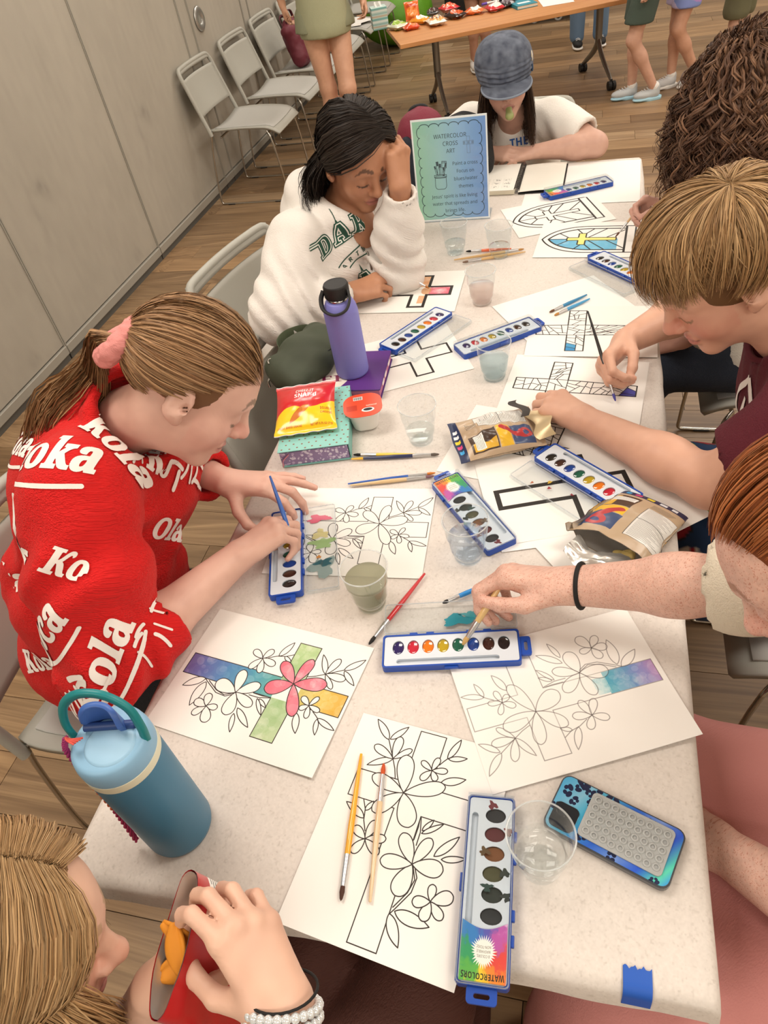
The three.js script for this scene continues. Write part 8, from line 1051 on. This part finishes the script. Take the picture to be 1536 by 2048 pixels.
/* ------------------------------------------------ bags and odds and ends */
{
  const t = thing('tote_bag', 'maroon patterned tote bag on a chair by the partition', 'bag', [-1.685, 0.462, -5.57], 0.05); t.rotation.z = 0.30;
  mesh('bag_body', solid([ell([0, 0.13, 0], [0.075, 0.15, 0.13], 0.05), cone([0, 0.04, -0.10], [0, 0.04, 0.10], 0.055, 0.055, 0.04), cone([0, 0.22, -0.11], [0, 0.22, 0.11], 0.04, 0.04, 0.04)], 0.008, { color: (x, y, z) => { const q = noise3(x * 70, y * 40, z * 90); return z < -0.02 && q > 0.45 ? [0.30, 0.16, 0.18] : [0.13, 0.012, 0.026]; }, disp: (x, y, z) => fbm(x * 16, y * 16, z * 16, 3) * 0.016 }), mat('maroon_cloth', 0xffffff, 0.6, { vertexColors: true }), t);
  mesh('handle', [tube([[0.02, 0.25, -0.09], [0.03, 0.31, -0.06], [0.03, 0.31, 0.06], [0.02, 0.25, 0.09]], 0.010, 8, { sub: 5, flat: 0.4 }), tube([[-0.02, 0.25, -0.09], [-0.03, 0.30, -0.05], [-0.03, 0.30, 0.05], [-0.02, 0.25, 0.09]], 0.010, 8, { sub: 5, flat: 0.4 })], mat('maroon_strap', 0x4a0f1c, 0.7), t);
  const bp = thing('backpack', 'maroon and navy backpack standing beside the sign', 'backpack', [-0.135, TY + 0.018, -2.12], 0.3); bp.scale.setScalar(0.9);
  mesh('pack_body', solid([ell([0, 0.12, 0], [0.075, 0.135, 0.075], 0.04), cone([-0.03, 0.04, 0], [0.03, 0.04, 0], 0.055, 0.055, 0.04), cone([-0.02, 0.19, 0], [0.02, 0.19, 0], 0.055, 0.055, 0.05)], 0.006, { disp: (x, y, z) => fbm(x * 22, y * 22, z * 22, 2) * 0.008 }), cloth('maroon_nylon', 0x7a1f35, 0.65), bp); mesh('front_pocket', solid([ell([0.02, 0.09, 0.065], [0.055, 0.075, 0.028], 0.02), cone([-0.05, 0.05, 0.05], [-0.05, 0.17, 0.045], 0.03, 0.028, 0.02)], 0.006), cloth('navy_nylon', 0x161d2c, 0.7), bp); mesh('grab_loop', tube([[-0.04, 0.235, -0.02], [-0.02, 0.262, -0.01], [0.02, 0.262, -0.01], [0.04, 0.235, -0.02]], 0.007, 8, { sub: 5, flat: 0.5 }), mat('black_webbing', 0x19181a, 0.8), bp);
  const bb = thing('shoulder_bag', 'black rounded shoulder bag behind the sign', 'bag', [-0.02, TY + 0.014, -2.225], 0.1); mesh('bag_body', solid([ell([0, 0.09, 0], [0.088, 0.10, 0.05], 0.04), cone([-0.05, 0.03, 0], [0.05, 0.03, 0], 0.04, 0.04, 0.04)], 0.006, { disp: (x, y, z) => fbm(x * 22, y * 22, z * 22, 2) * 0.007 }), cloth('black_nylon', 0x111113, 0.75), bb); mesh('zipper', tube([[-0.075, 0.135, 0.02], [-0.03, 0.18, 0.024], [0.03, 0.18, 0.024], [0.075, 0.135, 0.02]], 0.0035, 6, { sub: 5 }), mat('zip_dark', 0x22251c, 0.5), bb);
  const pile = (label, x, z, turn, c, w, h, t, y) => { const b = thing('book', label, 'book', [x, y, z], turn); mesh('cover', [box(w, 0.002, h, 0, 0.001, 0), box(w, 0.002, h, 0, t - 0.001, 0), box(0.002, t, h, -w / 2 + 0.001, t / 2, 0)], mat('book_' + c.toString(16), c, 0.6), b); mesh('page_block', box(w - 0.004, t - 0.004, h - 0.005, 0.001, t / 2, 0), mat('pages', 0xe6e0d2, 0.8), b); };
  pile('brown hardback at the bottom of the stack on the chair', -1.62, -6.15, 0.3, 0x7a5a34, 0.15, 0.21, 0.028, 0.446); pile('light blue paperback on top of the brown hardback', -1.625, -6.145, 0.42, 0x5fb3cf, 0.14, 0.20, 0.02, 0.475);
  for (const [i, [x, z, a, l]] of [[-1.66, -6.78, 0.2, 'loose white worksheet with an orange blot on the chair seat'], [-1.62, -6.86, 0.8, 'plain loose white worksheet on the chair seat']].entries()) { const p = mesh('paper_sheet', box(0.216, 0.001, 0.28), i ? blankPaper : mat('worksheet', 0xffffff, 0.7, { map: canvasTex(128, 160, (c, W, H) => { c.fillStyle = '#f2efe8'; c.fillRect(0, 0, W, H); c.fillStyle = '#e8a05a'; c.beginPath(); c.ellipse(60, 60, 22, 14, 0.5, 0, 7); c.fill(); c.fillStyle = '#999'; for (let k = 0; k < 8; k++) c.fillRect(14, 90 + k * 8, 80, 2); }) })); p.position.set(x, 0.446 + i * 0.0015, z); p.rotation.y = a; tag(p, l, 'paper'); }
  const bean = thing('beanbag', 'bright green beanbag behind the row of chairs', 'beanbag', [-1.55, 0, -8.1], 0); mesh('cushion', solid([ell([0, 0.26, 0], [0.36, 0.26, 0.36], 0.1), ell([0, 0.42, -0.1], [0.24, 0.2, 0.22], 0.1)], 0.016, { disp: (x, y, z) => fbm(x * 6, y * 6, z * 6, 2) * 0.03 }), cloth('green_vinyl', 0x5f9a1e, 0.5), bean); mesh('carry_handle', tube([[-0.06, 0.60, -0.1], [-0.03, 0.645, -0.1], [0.03, 0.645, -0.1], [0.06, 0.60, -0.1]], 0.012, 8, { sub: 4 }), cloth('green_vinyl', 0x5f9a1e, 0.5), bean);
  const cart = thing('equipment_cart', 'black wheeled equipment cart beyond the snack table', 'cart', [-0.42, 0, -8.45], 0.0); mesh('cabinet', box(1.3, 0.8, 0.5, 0, 0.48, 0, 0.02), mat('cart_black', 0x121213, 0.7), cart); mesh('door_seam', box(0.006, 0.7, 0.004, 0.05, 0.48, 0.252), mat('cart_seam', 0x050505, 0.8), cart); for (const [x, z] of [[-0.55, 0.2], [0.22, 0.2], [0.45, 0.2], [-0.55, -0.2], [0.55, -0.2]]) mesh('caster', [new THREE.TorusGeometry(0.03, 0.010, 8, 20).translate(x, 0.04, z), cyl(0.01, 0.01, 0.04, x, 0.07, z, 10)], mat('caster_grey', 0xa9a9a6, 0.4), cart);
}
renderer.render(scene, camera);
